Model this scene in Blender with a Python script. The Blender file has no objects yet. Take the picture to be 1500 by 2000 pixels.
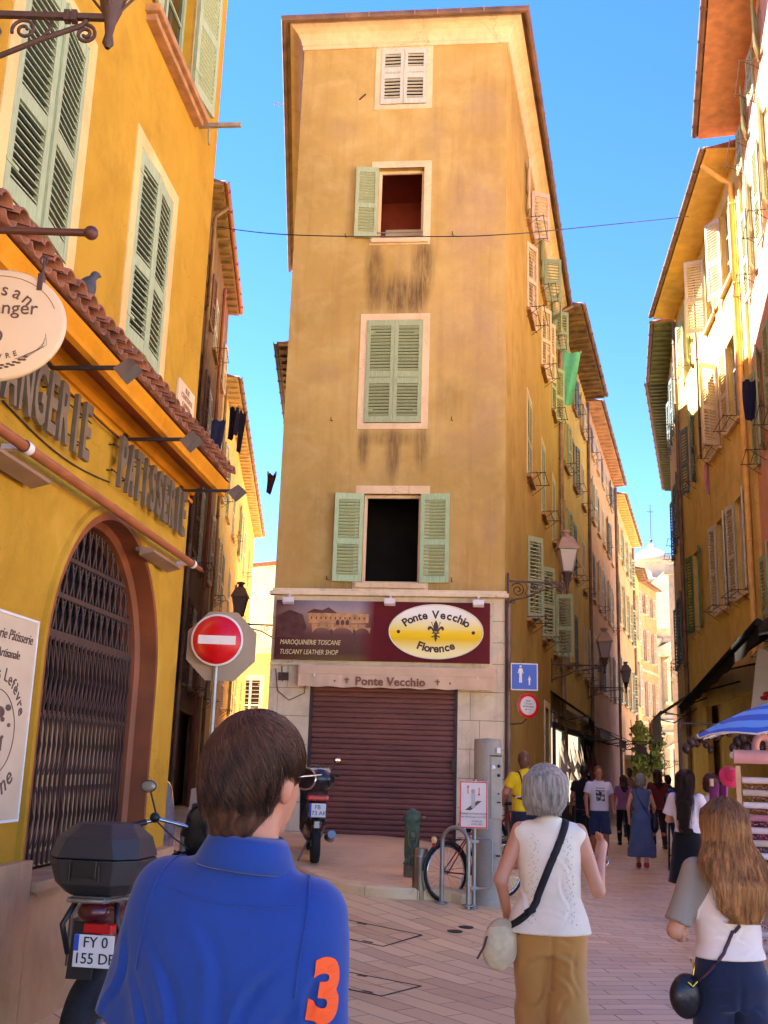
import bpy, bmesh, math, random
import numpy as np
from mathutils import Matrix, Vector, noise as mnoise
random.seed(7)
PI = math.pi
def R(d): return math.radians(d)
SC = bpy.context.scene
COL = SC.collection
# ---------------- camera
CF, CTH, CROLL, CH = 2030.0, R(13.57), .0315, 1.65
_F = Vector((0, math.cos(CTH), math.sin(CTH))); _R0 = Vector((1, 0, 0)); _U0 = Vector((0, -math.sin(CTH), math.cos(CTH)))
_X = _R0*math.cos(CROLL) + _U0*math.sin(CROLL); _Y = -_R0*math.sin(CROLL) + _U0*math.cos(CROLL)
CAM = Vector((0, 0, CH))
cd = bpy.data.cameras.new('camera'); cam = bpy.data.objects.new('camera', cd); COL.objects.link(cam)
cd.sensor_fit = 'VERTICAL'; cd.sensor_height = 24; cd.lens = CF/2000*24
cd.clip_start = .05; cd.clip_end = 2000
cam.matrix_world = Matrix(((_X.x, _Y.x, -_F.x, 0), (_X.y, _Y.y, -_F.y, 0), (_X.z, _Y.z, -_F.z, CH), (0, 0, 0, 1)))
SC.camera = cam
SC.render.resolution_x = 768; SC.render.resolution_y = 1024
# ---------------- sky and sun
SUN = Vector((-.62, .31, .86)).normalized()
w = bpy.data.worlds.new('World'); SC.world = w; w.use_nodes = True
nt = w.node_tree; bg = nt.nodes['Background']
sk = nt.nodes.new('ShaderNodeTexSky'); sk.sky_type = 'NISHITA'; sk.sun_disc = False
sk.sun_elevation = math.asin(SUN.z); sk.sun_rotation = math.atan2(SUN.x, SUN.y)
sk.air_density = .8; sk.dust_density = .0; sk.ozone_density = 1.6; sk.altitude = 900
hs = nt.nodes.new('ShaderNodeHueSaturation'); hs.inputs['Hue'].default_value = .515; hs.inputs['Saturation'].default_value = 1.3
nt.links.new(sk.outputs[0], hs.inputs['Color']); nt.links.new(hs.outputs[0], bg.inputs[0]); bg.inputs[1].default_value = .056
sd = bpy.data.lights.new('sun', 'SUN'); sd.energy = 5.0; sd.angle = R(.6); sd.color = (1, .94, .84)
so = bpy.data.objects.new('sun', sd); COL.objects.link(so)
so.rotation_euler = (-SUN).to_track_quat('-Z', 'Y').to_euler(); so.location = (0, 0, 60)
vs = SC.view_settings; vs.view_transform = 'Standard'; vs.look = 'None'; vs.exposure = 3.45; vs.gamma = 1
SC.cycles.max_bounces = 10; SC.cycles.diffuse_bounces = 6
# ---------------- pixel / plan helpers (photo pixels, 1500 x 2000)
def ray(px, py): return _X*(px-750) - _Y*(py-1000) + _F*CF
def aty(px, py, y):
    d = ray(px, py); return CAM + d*(y/d.y)
def sst(t): t = max(0, min(1, t)); return t*t*(3-2*t)
def ground_z(x, y): return .42*sst((y-8.5)/7)*sst((3.6-x)/3.6)*(1 - .0*x)
def gpt(px, py, up=0):
    d = ray(px, py); z = 0
    for _ in range(12):
        p = CAM + d*((z-CH)/d.z); z = ground_z(p.x, p.y) + up
    return Vector((p.x, p.y, z))
class Fr:
    "vertical wall frame: local x along the wall (to the right seen from outside), local y into the wall, z up"
    def __init__(s, P, Q=None, ang=None, z=0):
        s.P = Vector((P[0], P[1], z))
        if Q is not None:
            u = Vector((Q[0]-P[0], Q[1]-P[1], 0)); s.L = u.length; s.u = u.normalized()
        else:
            a = R(ang); s.u = Vector((math.sin(a), math.cos(a), 0)); s.L = 0
        s.n = Vector((s.u.y, -s.u.x, 0)); s.rz = math.atan2(s.u.y, s.u.x)
        s.M = Matrix.Translation(s.P) @ Matrix.Rotation(s.rz, 4, 'Z')
    def px(s, px, py, off=0):
        d = ray(px, py); t = ((s.P + s.n*off - CAM).dot(s.n))/d.dot(s.n); q = CAM + d*t
        return (q-s.P).dot(s.u), q.z
    def at(s, x, z, off=0): return s.P + s.u*x + s.n*off + Vector((0, 0, z))
# ---------------- scene-graph helpers
WM = {}
def tag(o, label=None, cat=None, group=None, kind=None):
    if label: o['label'] = label
    if cat: o['category'] = cat
    if group: o['group'] = group
    if kind: o['kind'] = kind
    return o
def thing(name, label, cat, M=None, group=None):
    o = bpy.data.objects.new(name, None); COL.objects.link(o); o.empty_display_size = .2
    M = M if M is not None else Matrix(); o.matrix_world = M; WM[o.name] = M.copy()
    return tag(o, label, cat, group)
def loc(x, y, z=0, rz=0, s=1): return Matrix.Translation((x, y, z)) @ Matrix.Rotation(rz, 4, 'Z') @ Matrix.Scale(s, 4)
def link_mesh(name, me, parent=None, M=None):
    o = bpy.data.objects.new(name, me); COL.objects.link(o)
    PM = WM[parent.name] if parent else Matrix()
    M = M if M is not None else PM
    o.parent = parent
    o.matrix_basis = PM.inverted() @ M
    WM[o.name] = M.copy(); return o
def kids(o): return [c for c in bpy.data.objects if c.parent == o]
def copy_tree(o, M, label=None, group=None):
    W0 = WM[o.name]
    def rec(s, par):
        c = s.copy(); COL.objects.link(c)
        if par is not None: c.parent = par
        WM[c.name] = M @ W0.inverted() @ WM[s.name]
        if par is None: c.matrix_world = M
        for k in kids(s): rec(k, c)
        return c
    c = rec(o, None)
    if label: c['label'] = label
    if group: c['group'] = group
    return c
ISLANDS = {'gutter_strap', 'mirror_glass', 'ridge_tile', 'eye', 'pupil', 'awning_clip', 'column', 'urn', 'church_window', 'stacked_goods', 'masonry_joint_'}
class MB:
    "collects geometry for ONE mesh object"
    def __init__(s): s.v = []; s.f = []; s.mi = []; s.sm = []; s.M = Matrix(); s.m = 0; s.smooth = False
    def add(s, vs, fs, smooth=None):
        b = len(s.v); s.v += [tuple(s.M @ Vector(v)) for v in vs]
        sm = s.smooth if smooth is None else smooth
        for f in fs: s.f.append([b+i for i in f]); s.mi.append(s.m); s.sm.append(sm)
        return s
    def box(s, x0, x1, y0, y1, z0, z1, bev=0, M=None):
        if bev:
            b = min(bev, abs(x1-x0)*.45, abs(y1-y0)*.45, abs(z1-z0)*.45)
            bm = bmesh.new(); bmesh.ops.create_cube(bm, size=1)
            for v in bm.verts: v.co = Vector(((x0+x1)/2+v.co.x*(x1-x0), (y0+y1)/2+v.co.y*(y1-y0), (z0+z1)/2+v.co.z*(z1-z0)))
            bmesh.ops.bevel(bm, geom=bm.edges[:], offset=b, segments=2, affect='EDGES', profile=.6)
            vs = [v.co.copy() for v in bm.verts]; bm.verts.index_update(); fs = [[v.index for v in f.verts] for f in bm.faces]; bm.free()
        else:
            vs = [(x, y, z) for x in (x0, x1) for y in (y0, y1) for z in (z0, z1)]
            fs = [(0, 1, 3, 2), (4, 6, 7, 5), (0, 4, 5, 1), (2, 3, 7, 6), (0, 2, 6, 4), (1, 5, 7, 3)]
        if M is not None: vs = [M @ Vector(v) for v in vs]
        return s.add(vs, fs)
    def quad(s, a, b, c, d): return s.add([a, b, c, d], [(0, 1, 2, 3)])
    def bar(s, a, b, wx, wz=None, up=(0, 0, 1)):
        "rectangular bar from a to b"
        a = Vector(a); b = Vector(b); wz = wz or wx; t = (b-a)
        if t.length < 1e-6: return s
        L = t.length; t.normalize(); u = Vector(up)
        if abs(t.dot(u)) > .98: u = Vector((0, 1, 0))
        x = t.cross(u).normalized(); y = x.cross(t).normalized()
        vs = []
        for p in (a, b):
            for i, j in ((-1, -1), (1, -1), (1, 1), (-1, 1)): vs.append(p + x*(i*wx/2) + y*(j*wz/2))
        return s.add(vs, [(0, 1, 2, 3), (7, 6, 5, 4), (0, 4, 5, 1), (1, 5, 6, 2), (2, 6, 7, 3), (3, 7, 4, 0)])
    def tube(s, pts, r, n=8, cap=True, smooth=True, closed=False, flat=1.0):
        pts = [Vector(p) for p in pts]; rs = r if isinstance(r, (list, tuple)) else [r]*len(pts)
        vs = []; N = len(pts); prev = None
        for i, p in enumerate(pts):
            if closed: t = pts[(i+1) % N] - pts[i-1]
            else: t = pts[min(i+1, N-1)] - pts[max(i-1, 0)]
            t = t.normalized() if t.length > 1e-9 else Vector((0, 0, 1))
            if prev is None:
                u = Vector((0, 0, 1)) if abs(t.z) < .9 else Vector((1, 0, 0)); x = t.cross(u).normalized()
            else:
                x = prev - t*prev.dot(t); x = x.normalized() if x.length > 1e-6 else t.orthogonal().normalized()
            prev = x; y = t.cross(x)
            for k in range(n):
                a = 2*PI*k/n; vs.append(p + x*(math.cos(a)*rs[i]) + y*(math.sin(a)*rs[i]*flat))
        fs = []
        for i in range(N if closed else N-1):
            j = (i+1) % N
            for k in range(n): fs.append((i*n+k, i*n+(k+1) % n, j*n+(k+1) % n, j*n+k))
        s.add(vs, fs, smooth)
        if cap and not closed: s.add(vs[:n][::-1], [tuple(range(n))], False); s.add(vs[-n:], [tuple(range(n))], False)
        return s
    def lathe(s, prof, n=24, c=(0, 0, 0), smooth=True, axis='Z', a0=0, a1=2*PI):
        vs = []; full = abs(a1-a0-2*PI) < 1e-6; m = n if full else n+1
        for (r, z) in prof:
            for k in range(m):
                a = a0 + (a1-a0)*k/n; p = (r*math.cos(a), r*math.sin(a), z)
                if axis == 'X': p = (p[2], p[0], p[1])
                if axis == 'Y': p = (p[0], p[2], p[1])
                vs.append((p[0]+c[0], p[1]+c[1], p[2]+c[2]))
        fs = []
        for i in range(len(prof)-1):
            for k in range(n):
                j = (k+1) % m; fs.append((i*m+k, i*m+j, (i+1)*m+j, (i+1)*m+k))
        return s.add(vs, fs, smooth)
    def prism(s, pts, y0, y1, holes=None):
        "outline in the x-z plane extruded along y"
        n = len(pts); vs = [(p[0], y0, p[1]) for p in pts] + [(p[0], y1, p[1]) for p in pts]
        fs = [tuple(range(n)), tuple(range(2*n-1, n-1, -1))] + [(i, i+n, (i+1) % n + n, (i+1) % n) for i in range(n)]
        return s.add(vs, fs, False)
    def extr_x(s, prof, x0, x1, caps=True):
        "profile (y, z) extruded along x"
        n = len(prof); vs = [(x0, p[0], p[1]) for p in prof] + [(x1, p[0], p[1]) for p in prof]
        fs = [(i, i+n, (i+1) % n + n, (i+1) % n) for i in range(n)]
        if caps: fs += [tuple(range(n)), tuple(range(2*n-1, n-1, -1))]
        return s.add(vs, fs, False)
    def ball(s, c, r, n=12, sc=(1, 1, 1)):
        vs = []; fs = []; m = max(6, n//2)
        for i in range(m+1):
            t = PI*i/m
            for k in range(n):
                a = 2*PI*k/n; vs.append((c[0]+r*sc[0]*math.sin(t)*math.cos(a), c[1]+r*sc[1]*math.sin(t)*math.sin(a), c[2]+r*sc[2]*math.cos(t)))
        for i in range(m):
            for k in range(n): fs.append((i*n+k, (i+1)*n+k, (i+1)*n+(k+1) % n, i*n+(k+1) % n))
        return s.add(vs, fs, True)
    def mesh(s, name, mats, fix=True):
        me = bpy.data.meshes.new(name); me.from_pydata(s.v, [], s.f)
        mats = mats if isinstance(mats, (list, tuple)) else [mats]
        for m in mats: me.materials.append(m)
        me.polygons.foreach_set('material_index', [min(i, len(mats)-1) for i in s.mi]); me.polygons.foreach_set('use_smooth', s.sm)
        me.update()
        if fix:
            bm = bmesh.new(); bm.from_mesh(me); bmesh.ops.recalc_face_normals(bm, faces=bm.faces[:]); bm.to_mesh(me); bm.free()
        return me
    def islands(s):
        p = list(range(len(s.v)))
        def find(i):
            while p[i] != i: p[i] = p[p[i]]; i = p[i]
            return i
        for f in s.f:
            r = find(f[0])
            for i in f[1:]: p[find(i)] = r
        g = {}
        for k, f in enumerate(s.f): g.setdefault(find(f[0]), []).append(k)
        out = []
        for ks in g.values():
            ids = sorted({i for k in ks for i in s.f[k]}); mp = {i: n for n, i in enumerate(ids)}; q = MB()
            q.v = [s.v[i] for i in ids]; q.f = [[mp[i] for i in s.f[k]] for k in ks]; q.mi = [s.mi[k] for k in ks]; q.sm = [s.sm[k] for k in ks]; out.append(q)
        return out
    def build(s, name, mats, parent=None, M=None, fix=True):
        if name in ISLANDS and parent is not None:
            o = None
            for q in s.islands(): o = link_mesh(name, q.mesh(name, mats, fix), parent, M)
            return o
        return link_mesh(name, s.mesh(name, mats, fix), parent, M)
    def mark(s): s.marks = getattr(s, 'marks', []) + [(len(s.v), len(s.f))]; return s
    def buildsep(s, name, mats, parent=None, M=None):
        "one object for each marked piece"
        s.mark(); a, b = 0, 0; out = []
        for v, f in s.marks:
            if f > b:
                p = MB(); p.v = s.v[a:v]; p.f = [[i-a for i in q] for q in s.f[b:f]]; p.mi = s.mi[b:f]; p.sm = s.sm[b:f]; out.append(p.build(name, mats, parent, M))
            a, b = v, f
        return out
# ---------------- materials
def lin(r, g, b):
    f = lambda c: (c/255/12.92 if c/255 <= .04045 else ((c/255+.055)/1.055)**2.4)
    return (f(r), f(g), f(b), 1)
class NT:
    def __init__(s, name):
        s.m = bpy.data.materials.new(name); s.m.use_nodes = True; s.t = s.m.node_tree; s.b = s.t.nodes['Principled BSDF']; s.tc = None
    def n(s, ty, **k):
        o = s.t.nodes.new('ShaderNode'+ty)
        for a, v in k.items():
            if a in o.bl_rna.properties: setattr(o, a, v)
            else: o.inputs[a.replace('_', ' ')].default_value = v
        return o
    def l(s, a, b): s.t.links.new(a, b)
    def co(s, scale=(1, 1, 1), rot=(0, 0, 0), world=False):
        if world: g = s.n('NewGeometry').outputs['Position']
        else:
            if not s.tc: s.tc = s.n('TexCoord')
            g = s.tc.outputs['Object']
        mp = s.n('Mapping'); mp.inputs['Scale'].default_value = scale; mp.inputs['Rotation'].default_value = rot; s.l(g, mp.inputs[0]); return mp.outputs[0]
    def noise(s, sc, det=4, rough=.55, co=None, dist=0):
        o = s.n('TexNoise'); o.inputs['Scale'].default_value = sc; o.inputs['Detail'].default_value = det; o.inputs['Roughness'].default_value = rough; o.inputs['Distortion'].default_value = dist
        s.l(co if co is not None else s.co(), o.inputs['Vector']); return o.outputs['Fac']
    def ramp(s, f, stops):
        o = s.n('ValToRGB'); e = o.color_ramp.elements
        while len(e) < len(stops): e.new(.5)
        for i, (p, c) in enumerate(stops): e[i].position = p; e[i].color = c if isinstance(c, tuple) else (c, c, c, 1)
        s.l(f, o.inputs[0]); return o.outputs[0]
    def mix(s, f, a, b, mode='MIX'):
        o = s.n('MixRGB'); o.blend_type = mode
        for i, v in ((0, f), (1, a), (2, b)):
            if hasattr(v, 'is_output') or isinstance(v, bpy.types.NodeSocket): s.l(v, o.inputs[i])
            else: o.inputs[i].default_value = v if (i == 0 or len(v) == 4) else (*v, 1)
        return o.outputs[0]
    def math(s, op, a, b=None, c=None, clamp=False):
        o = s.n('Math'); o.operation = op; o.use_clamp = clamp
        for i, v in ((0, a), (1, b), (2, c)):
            if v is None: continue
            if isinstance(v, bpy.types.NodeSocket): s.l(v, o.inputs[i])
            else: o.inputs[i].default_value = v
        return o.outputs[0]
    def bump(s, h, st=.3, d=.02):
        o = s.n('Bump'); o.inputs['Strength'].default_value = st; o.inputs['Distance'].default_value = d; s.l(h, o.inputs['Height'])
        s.l(o.outputs[0], s.b.inputs['Normal']); return o
    def out(s, col=None, rough=None, metal=None, **k):
        for nm, v in (('Base Color', col), ('Roughness', rough), ('Metallic', metal)):
            if v is None: continue
            if isinstance(v, bpy.types.NodeSocket): s.l(v, s.b.inputs[nm])
            else: s.b.inputs[nm].default_value = v
        for a, v in k.items(): s.b.inputs[a.replace('_', ' ')].default_value = v
        return s.m
_mc = {}
def mat(name, rgb, rough=.6, var=.12, sc=6, bump=0, metal=0, bs=40, spec=None, tint=None, fine=0, coat=0):
    "plain worn surface: base colour, soft blotches, optional bump"
    if name in _mc: return _mc[name]
    t = NT(name); c = lin(*rgb); v = t.noise(sc, 5)
    dk = tuple(x*(1-var*1.6) for x in c[:3])+(1,); lt = tuple(min(1, x*(1+var)) for x in c[:3])+(1,)
    if tint: dk = lin(*tint)
    col = t.ramp(v, [(.3, dk), (.7, lt)])
    if fine: col = t.mix(fine, col, t.ramp(t.noise(sc*14, 3), [(.35, (.35, .35, .35, 1)), (.65, (1, 1, 1, 1))]), 'MULTIPLY')
    if bump: t.bump(t.noise(bs, 4), bump, .01)
    rr = t.ramp(t.noise(sc*2, 3), [(.3, max(0, rough-.08)), (.7, min(1, rough+.08))])
    m = t.out(col, rr, metal)
    if spec is not None: t.b.inputs['Specular IOR Level'].default_value = spec
    if coat: t.b.inputs['Coat Weight'].default_value = coat
    _mc[name] = m; return m
def plaster(name, rgb, rgb2, dirt=(110, 85, 60), dirt_amt=.35, streak=.35, patch=None, rough=.9):
    "weathered lime wash: large cloudy tone, vertical rain streaks, patches, fine grain"
    t = NT(name); c1, c2 = lin(*rgb), lin(*rgb2)
    W = t.co(world=True)
    big = t.noise(.35, 5, .6, W, .3); col = t.mix(t.ramp(big, [(.35, 0.0), (.65, 1.0)]), c1, c2)
    med = t.noise(1.7, 6, .65, W, .4); col = t.mix(t.math('MULTIPLY', t.ramp(med, [(.45, 0.0), (.68, 1.0)]), .6), col, tuple(x*.72 for x in c2[:3])+(1,))
    lt = t.noise(2.6, 5, .6, t.co((1, 1, .8), world=True)); col = t.mix(t.math('MULTIPLY', t.ramp(lt, [(.55, 0.0), (.8, 1.0)]), .35), col, tuple(min(1, x*1.35+.03) for x in c1[:3])+(1,))
    st = t.noise(2.2, 6, .6, t.co((3.2, 3.2, .16), world=True), .2)
    col = t.mix(t.math('MULTIPLY', t.ramp(st, [(.52, 0.0), (.78, 1.0)]), streak), col, lin(*dirt))
    sp = t.noise(9, 6, .7, W, 1); col = t.mix(t.math('MULTIPLY', t.ramp(sp, [(.6, 0.0), (.78, 1.0)]), dirt_amt), col, lin(*dirt))
    if patch:
        pn = t.noise(.8, 6, .62, t.co((1.1, 1.1, .7), world=True), .8)
        col = t.mix(t.math('MULTIPLY', t.ramp(pn, [(.56, 0.0), (.66, 1.0)]), .55), col, lin(*patch))
    v = t.n('TexVoronoi'); v.feature = 'DISTANCE_TO_EDGE'; v.inputs['Scale'].default_value = .9; wv = t.n('VectorMath'); wv.operation = 'MULTIPLY_ADD'; nn = t.n('TexNoise'); nn.inputs['Scale'].default_value = 2.5; nn.inputs['Detail'].default_value = 5; t.l(W, nn.inputs['Vector']); t.l(nn.outputs['Color'], wv.inputs[0]); wv.inputs[1].default_value = (.9, .9, .9); t.l(W, wv.inputs[2]); t.l(wv.outputs[0], v.inputs['Vector'])
    ck = t.math('MULTIPLY', t.math('LESS_THAN', v.outputs['Distance'], .006), t.ramp(t.noise(.7, 3, .5, W), [(.5, 0.0), (.6, 1.0)])); col = t.mix(t.math('MULTIPLY', ck, .45), col, lin(*dirt))
    g = t.noise(130, 3, .6, W); col = t.mix(.14, col, t.ramp(g, [(.3, (.2, .2, .2, 1)), (.7, (1, 1, 1, 1))]), 'MULTIPLY')
    h = t.math('ADD', t.math('MULTIPLY', t.noise(60, 5, .7, W), .35), t.math('MULTIPLY', t.noise(4, 5, .6, W), .9))
    t.bump(h, .35, .02)
    m = t.out(col, rough); t.b.inputs['Specular IOR Level'].default_value = .15; _mc[name] = m; return m
def wood(name, rgb, rough=.7, wear=None):
    t = NT(name); c = lin(*rgb)
    g = t.noise(6, 5, .6, t.co((14, 14, 1.2), world=True)); col = t.ramp(g, [(.3, tuple(x*.72 for x in c[:3])+(1,)), (.7, tuple(min(1, x*1.12) for x in c[:3])+(1,))])
    wn = t.noise(5, 6, .7, t.co(world=True)); col = t.mix(t.math('MULTIPLY', t.ramp(wn, [(.58, 0.0), (.72, 1.0)]), .5), col, lin(*(wear or tuple(int(x*.6) for x in rgb))))
    t.bump(g, .25, .005); m = t.out(col, rough); t.b.inputs['Specular IOR Level'].default_value = .25; _mc[name] = m; return m
def glass(name, rgb=(20, 22, 25), rough=.08):
    if name in _mc: return _mc[name]
    t = NT(name); n = t.noise(1.5, 3); t.bump(t.noise(3, 2), .03, .02)
    m = t.out(t.ramp(n, [(.3, tuple(x*.6 for x in lin(*rgb)[:3])+(1,)), (.7, lin(*rgb))]), rough, 0); t.b.inputs['Specular IOR Level'].default_value = .6; _mc[name] = m; return m

P_orange = plaster('orange_plaster', (196, 152, 50), (184, 138, 40), (152, 108, 40), .12, .12)
P_ochre = plaster('ochre_plaster', (222, 176, 106), (206, 158, 92), (120, 95, 78), .25, .30, patch=(168, 138, 118))
P_orange2 = plaster('warm_orange_plaster', (182, 158, 84), (170, 140, 68), (150, 100, 60), .22, .3)
P_yellow = plaster('yellow_plaster', (220, 192, 116), (208, 178, 98), (140, 105, 60), .25, .35)
P_pink = plaster('pink_plaster', (214, 178, 150), (202, 164, 136), (130, 100, 80), .25, .3)
P_salmon = plaster('salmon_plaster', (222, 168, 138), (212, 158, 128), (140, 90, 65), .2, .2)
P_cream = plaster('cream_plaster', (228, 205, 165), (214, 190, 150), (150, 125, 95), .25, .3)
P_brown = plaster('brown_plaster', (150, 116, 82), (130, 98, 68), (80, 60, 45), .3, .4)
P_umber = plaster('peach_plaster', (222, 172, 120), (212, 158, 104), (130, 90, 60), .2, .3)
P_trim = plaster('trim_plaster', (232, 206, 168), (220, 190, 150), (140, 110, 85), .25, .25)
P_paletrim = plaster('pale_trim_plaster', (236, 196, 134), (228, 184, 118), (180, 140, 90), .1, .1)
P_stone = plaster('pale_stone', (242, 222, 184), (226, 204, 166), (150, 122, 92), .4, .35)
P_white = plaster('white_stone', (176, 166, 148), (162, 150, 130), (120, 108, 92), .2, .25)
G_green = wood('sage_green_paint', (160, 172, 134), .6, (180, 186, 150))
G_mint = wood('mint_green_paint', (170, 194, 150), .6, (192, 200, 170))
G_dkgreen = wood('dark_green_paint', (95, 125, 80), .6)
G_grey = wood('pale_grey_paint', (196, 194, 178), .6, (170, 160, 140))
G_beige = wood('beige_paint', (206, 186, 160), .6, (160, 140, 120))
G_bluegrey = wood('blue_grey_paint', (105, 120, 125), .6)
G_brown = wood('brown_paint', (120, 80, 60), .6)
M_iron = mat('wrought_iron', (74, 50, 40), .65, .2, 12, .3)
M_dkiron = mat('dark_iron', (42, 36, 34), .6, .2, 12, .3)
M_zinc = mat('weathered_zinc', (150, 120, 96), .55, .25, 4, .1, .2)
M_gutter = mat('dark_gutter_metal', (120, 88, 66), .6, .3, 3, .15, .1)
M_glass = glass('dark_window_glass')
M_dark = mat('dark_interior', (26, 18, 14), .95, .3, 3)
M_tile = mat('clay_roof_tile', (150, 92, 62), .85, .35, 5, .4, fine=.4)
M_white = mat('white_paint', (225, 220, 212), .5, .05)
M_black = mat('black_plastic', (22, 22, 24), .4, .2, 10)
M_rubber = mat('tyre_rubber', (24, 23, 23), .8, .2, 20, .2)
M_chrome = mat('bright_metal', (190, 188, 184), .22, .08, 8, 0, 1)
M_alu = mat('dull_aluminium', (150, 148, 142), .42, .12, 8, .05, .8)
M_red = mat('red_paint', (190, 20, 20), .4, .08)
# ---------------- ground
def paving():
    t = NT('street_paving')
    pos = t.n('NewGeometry').outputs['Position']
    sx = t.n('SeparateXYZ'); t.l(pos, sx.inputs[0])
    def brick(ang, bw, rh, mortar, c1, c2, cm):
        mp = t.n('Mapping'); mp.inputs['Rotation'].default_value = (0, 0, ang); t.l(pos, mp.inputs[0])
        wn = t.n('TexNoise'); wn.inputs['Scale'].default_value = 3; t.l(pos, wn.inputs['Vector'])
        add = t.n('VectorMath'); add.operation = 'MULTIPLY_ADD'; t.l(wn.outputs['Color'], add.inputs[0]); add.inputs[1].default_value = (.02, .02, 0); t.l(mp.outputs[0], add.inputs[2])
        b = t.n('TexBrick'); b.inputs['Scale'].default_value = 1; b.inputs['Brick Width'].default_value = bw; b.inputs['Row Height'].default_value = rh
        b.inputs['Mortar Size'].default_value = mortar; b.inputs['Mortar Smooth'].default_value = .3; b.inputs['Bias'].default_value = .0; b.offset = .42
        b.inputs['Color1'].default_value = lin(*c1); b.inputs['Color2'].default_value = lin(*c2); b.inputs['Mortar'].default_value = lin(*cm)
        t.l(add.outputs[0], b.inputs['Vector']); return b
    b1 = brick(R(53), .72, .2, .006, (250, 216, 156), (224, 186, 134), (150, 114, 82))
    b2 = brick(R(-8), .5, .16, .006, (244, 212, 166), (220, 186, 146), (156, 124, 98))
    # the two laying patterns meet along a line running up the right street
    side = t.math('ADD', t.math('SUBTRACT', sx.outputs[0], t.math('MULTIPLY', sx.outputs[1], .19)), .0)
    sel = t.math('GREATER_THAN', side, .05)
    col = t.mix(sel, b1.outputs[0], b2.outputs[0]); fac = t.mix(sel, b1.outputs['Fac'], b2.outputs['Fac'])
    big = t.noise(.5, 6, .6, pos, .5); col = t.mix(.4, col, t.ramp(big, [(.3, (.66, .62, .60, 1)), (.7, (1, 1, 1, 1))]), 'MULTIPLY')
    spt = t.noise(7, 6, .7, pos, 1); col = t.mix(t.math('MULTIPLY', t.ramp(spt, [(.58, 0.0), (.72, 1.0)]), .4), col, lin(160, 130, 108))
    gr = t.noise(160, 3, .6, pos); col = t.mix(.2, col, t.ramp(gr, [(.3, (.5, .5, .5, 1)), (.7, (1, 1, 1, 1))]), 'MULTIPLY')
    vor = t.n('TexVoronoi'); vor.inputs['Scale'].default_value = 2.2; vor.feature = 'F1'; t.l(pos, vor.inputs['Vector'])
    gum = t.math('LESS_THAN', vor.outputs['Distance'], .045); col = t.mix(t.math('MULTIPLY', gum, .5), col, lin(80, 62, 56))
    h = t.math('SUBTRACT', t.math('MULTIPLY', t.noise(40, 5, .7, pos), .25), fac)
    t.bump(h, .5, .006)
    rg = t.ramp(t.noise(1.3, 5, .6, pos), [(.3, .34), (.7, .6)])
    m = t.out(col, rg); t.b.inputs['Specular IOR Level'].default_value = .5; return m
M_pave = paving()
def flag(name, rgb, sc, dark):
    t = NT(name); pos = t.co(world=True)
    col = t.ramp(t.noise(1.1, 6, .6, pos, .4), [(.3, lin(*dark)), (.7, lin(*rgb))])
    sp = t.noise(5, 6, .7, pos, .8); col = t.mix(t.math('MULTIPLY', t.ramp(sp, [(.55, 0.0), (.7, 1.0)]), .45), col, tuple(x*.55 for x in lin(*dark)[:3])+(1,))
    gr = t.noise(200, 3, .6, pos); col = t.mix(.35, col, t.ramp(gr, [(.3, (.45, .45, .45, 1)), (.7, (1, 1, 1, 1))]), 'MULTIPLY')
    t.bump(t.noise(90, 4, .7, pos), .4, .006)
    return t.out(col, .75)
M_side = flag('sidewalk_asphalt', (240, 206, 156), 2, (218, 182, 134))
M_kerb = flag('kerb_limestone', (248, 216, 162), 2, (226, 190, 140))

def _axis(lo, hi, st, far):
    a = list(np.arange(lo, hi+1e-6, st)); return [-far, -far*.4, lo-30, lo-8] + a + [hi+8, hi+30, far*.4, far]
xs = _axis(-9, 16, .3, 900); ys = _axis(-4, 34, .3, 900)
mb = MB(); nx = len(xs)
mb.add([(x, y, ground_z(x, y)) for y in ys for x in xs], [(j*nx+i, j*nx+i+1, (j+1)*nx+i+1, (j+1)*nx+i) for j in range(len(ys)-1) for i in range(nx-1)], True)
tag(mb.build('ground', M_pave), kind='structure')

FACE = Fr((-1.8, 17.3), (2.03, 16.9))
CR = Fr((2.03, 16.9), ang=13.9)
kerb_px = [(548, 1686), (590, 1713), (640, 1733), (700, 1745), (760, 1752), (815, 1756), (870, 1759), (925, 1766)]
kp = [Vector((-2.05, 24, 0)), Vector((-2.15, 18.8, 0))] + [gpt(*p) for p in kerb_px] + [Vector((1.66, 13.75, 0)), Vector((1.95, 14.1, 0)), Vector((2.12, 14.9, 0)), Vector((2.2, 16.2, 0)), Vector((2.3, 17.2, 0)), Vector((2.55, 18.2, 0))]
def resample(pts, st):
    out = [pts[0]]
    for a, b in zip(pts[:-1], pts[1:]):
        n = max(1, int((b-a).length/st))
        out += [a + (b-a)*(i/n) for i in range(1, n+1)]
    return out
def catmull(pts, n=6):
    P = [pts[0]] + list(pts) + [pts[-1]]; out = []
    for i in range(1, len(P)-2):
        for k in range(n):
            t = k/n; p0, p1, p2, p3 = P[i-1], P[i], P[i+1], P[i+2]
            out.append(.5*((2*p1) + (p2-p0)*t + (2*p0-5*p1+4*p2-p3)*t*t + (3*p1-p0-3*p2+p3)*t**3))
    out.append(P[-2]); return out
kc = catmull([Vector((p.x, p.y, 0)) for p in kp], 5)
UP = .11
def inner(p): # matching point under the building
    q = FACE.P + FACE.u*max(.3, min(3.5, (p-FACE.P).dot(FACE.u))) - FACE.n*1.2
    return Vector((q.x + (p.x*.25 if p.y > 17 else 0), max(q.y, p.y), 0))
mb = MB(); rows = []
def off2(i, d):
    t = (kc[min(i+1, len(kc)-1)] - kc[max(i-1, 0)]).normalized(); return kc[i] + Vector((-t.y, t.x, 0))*d
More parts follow.
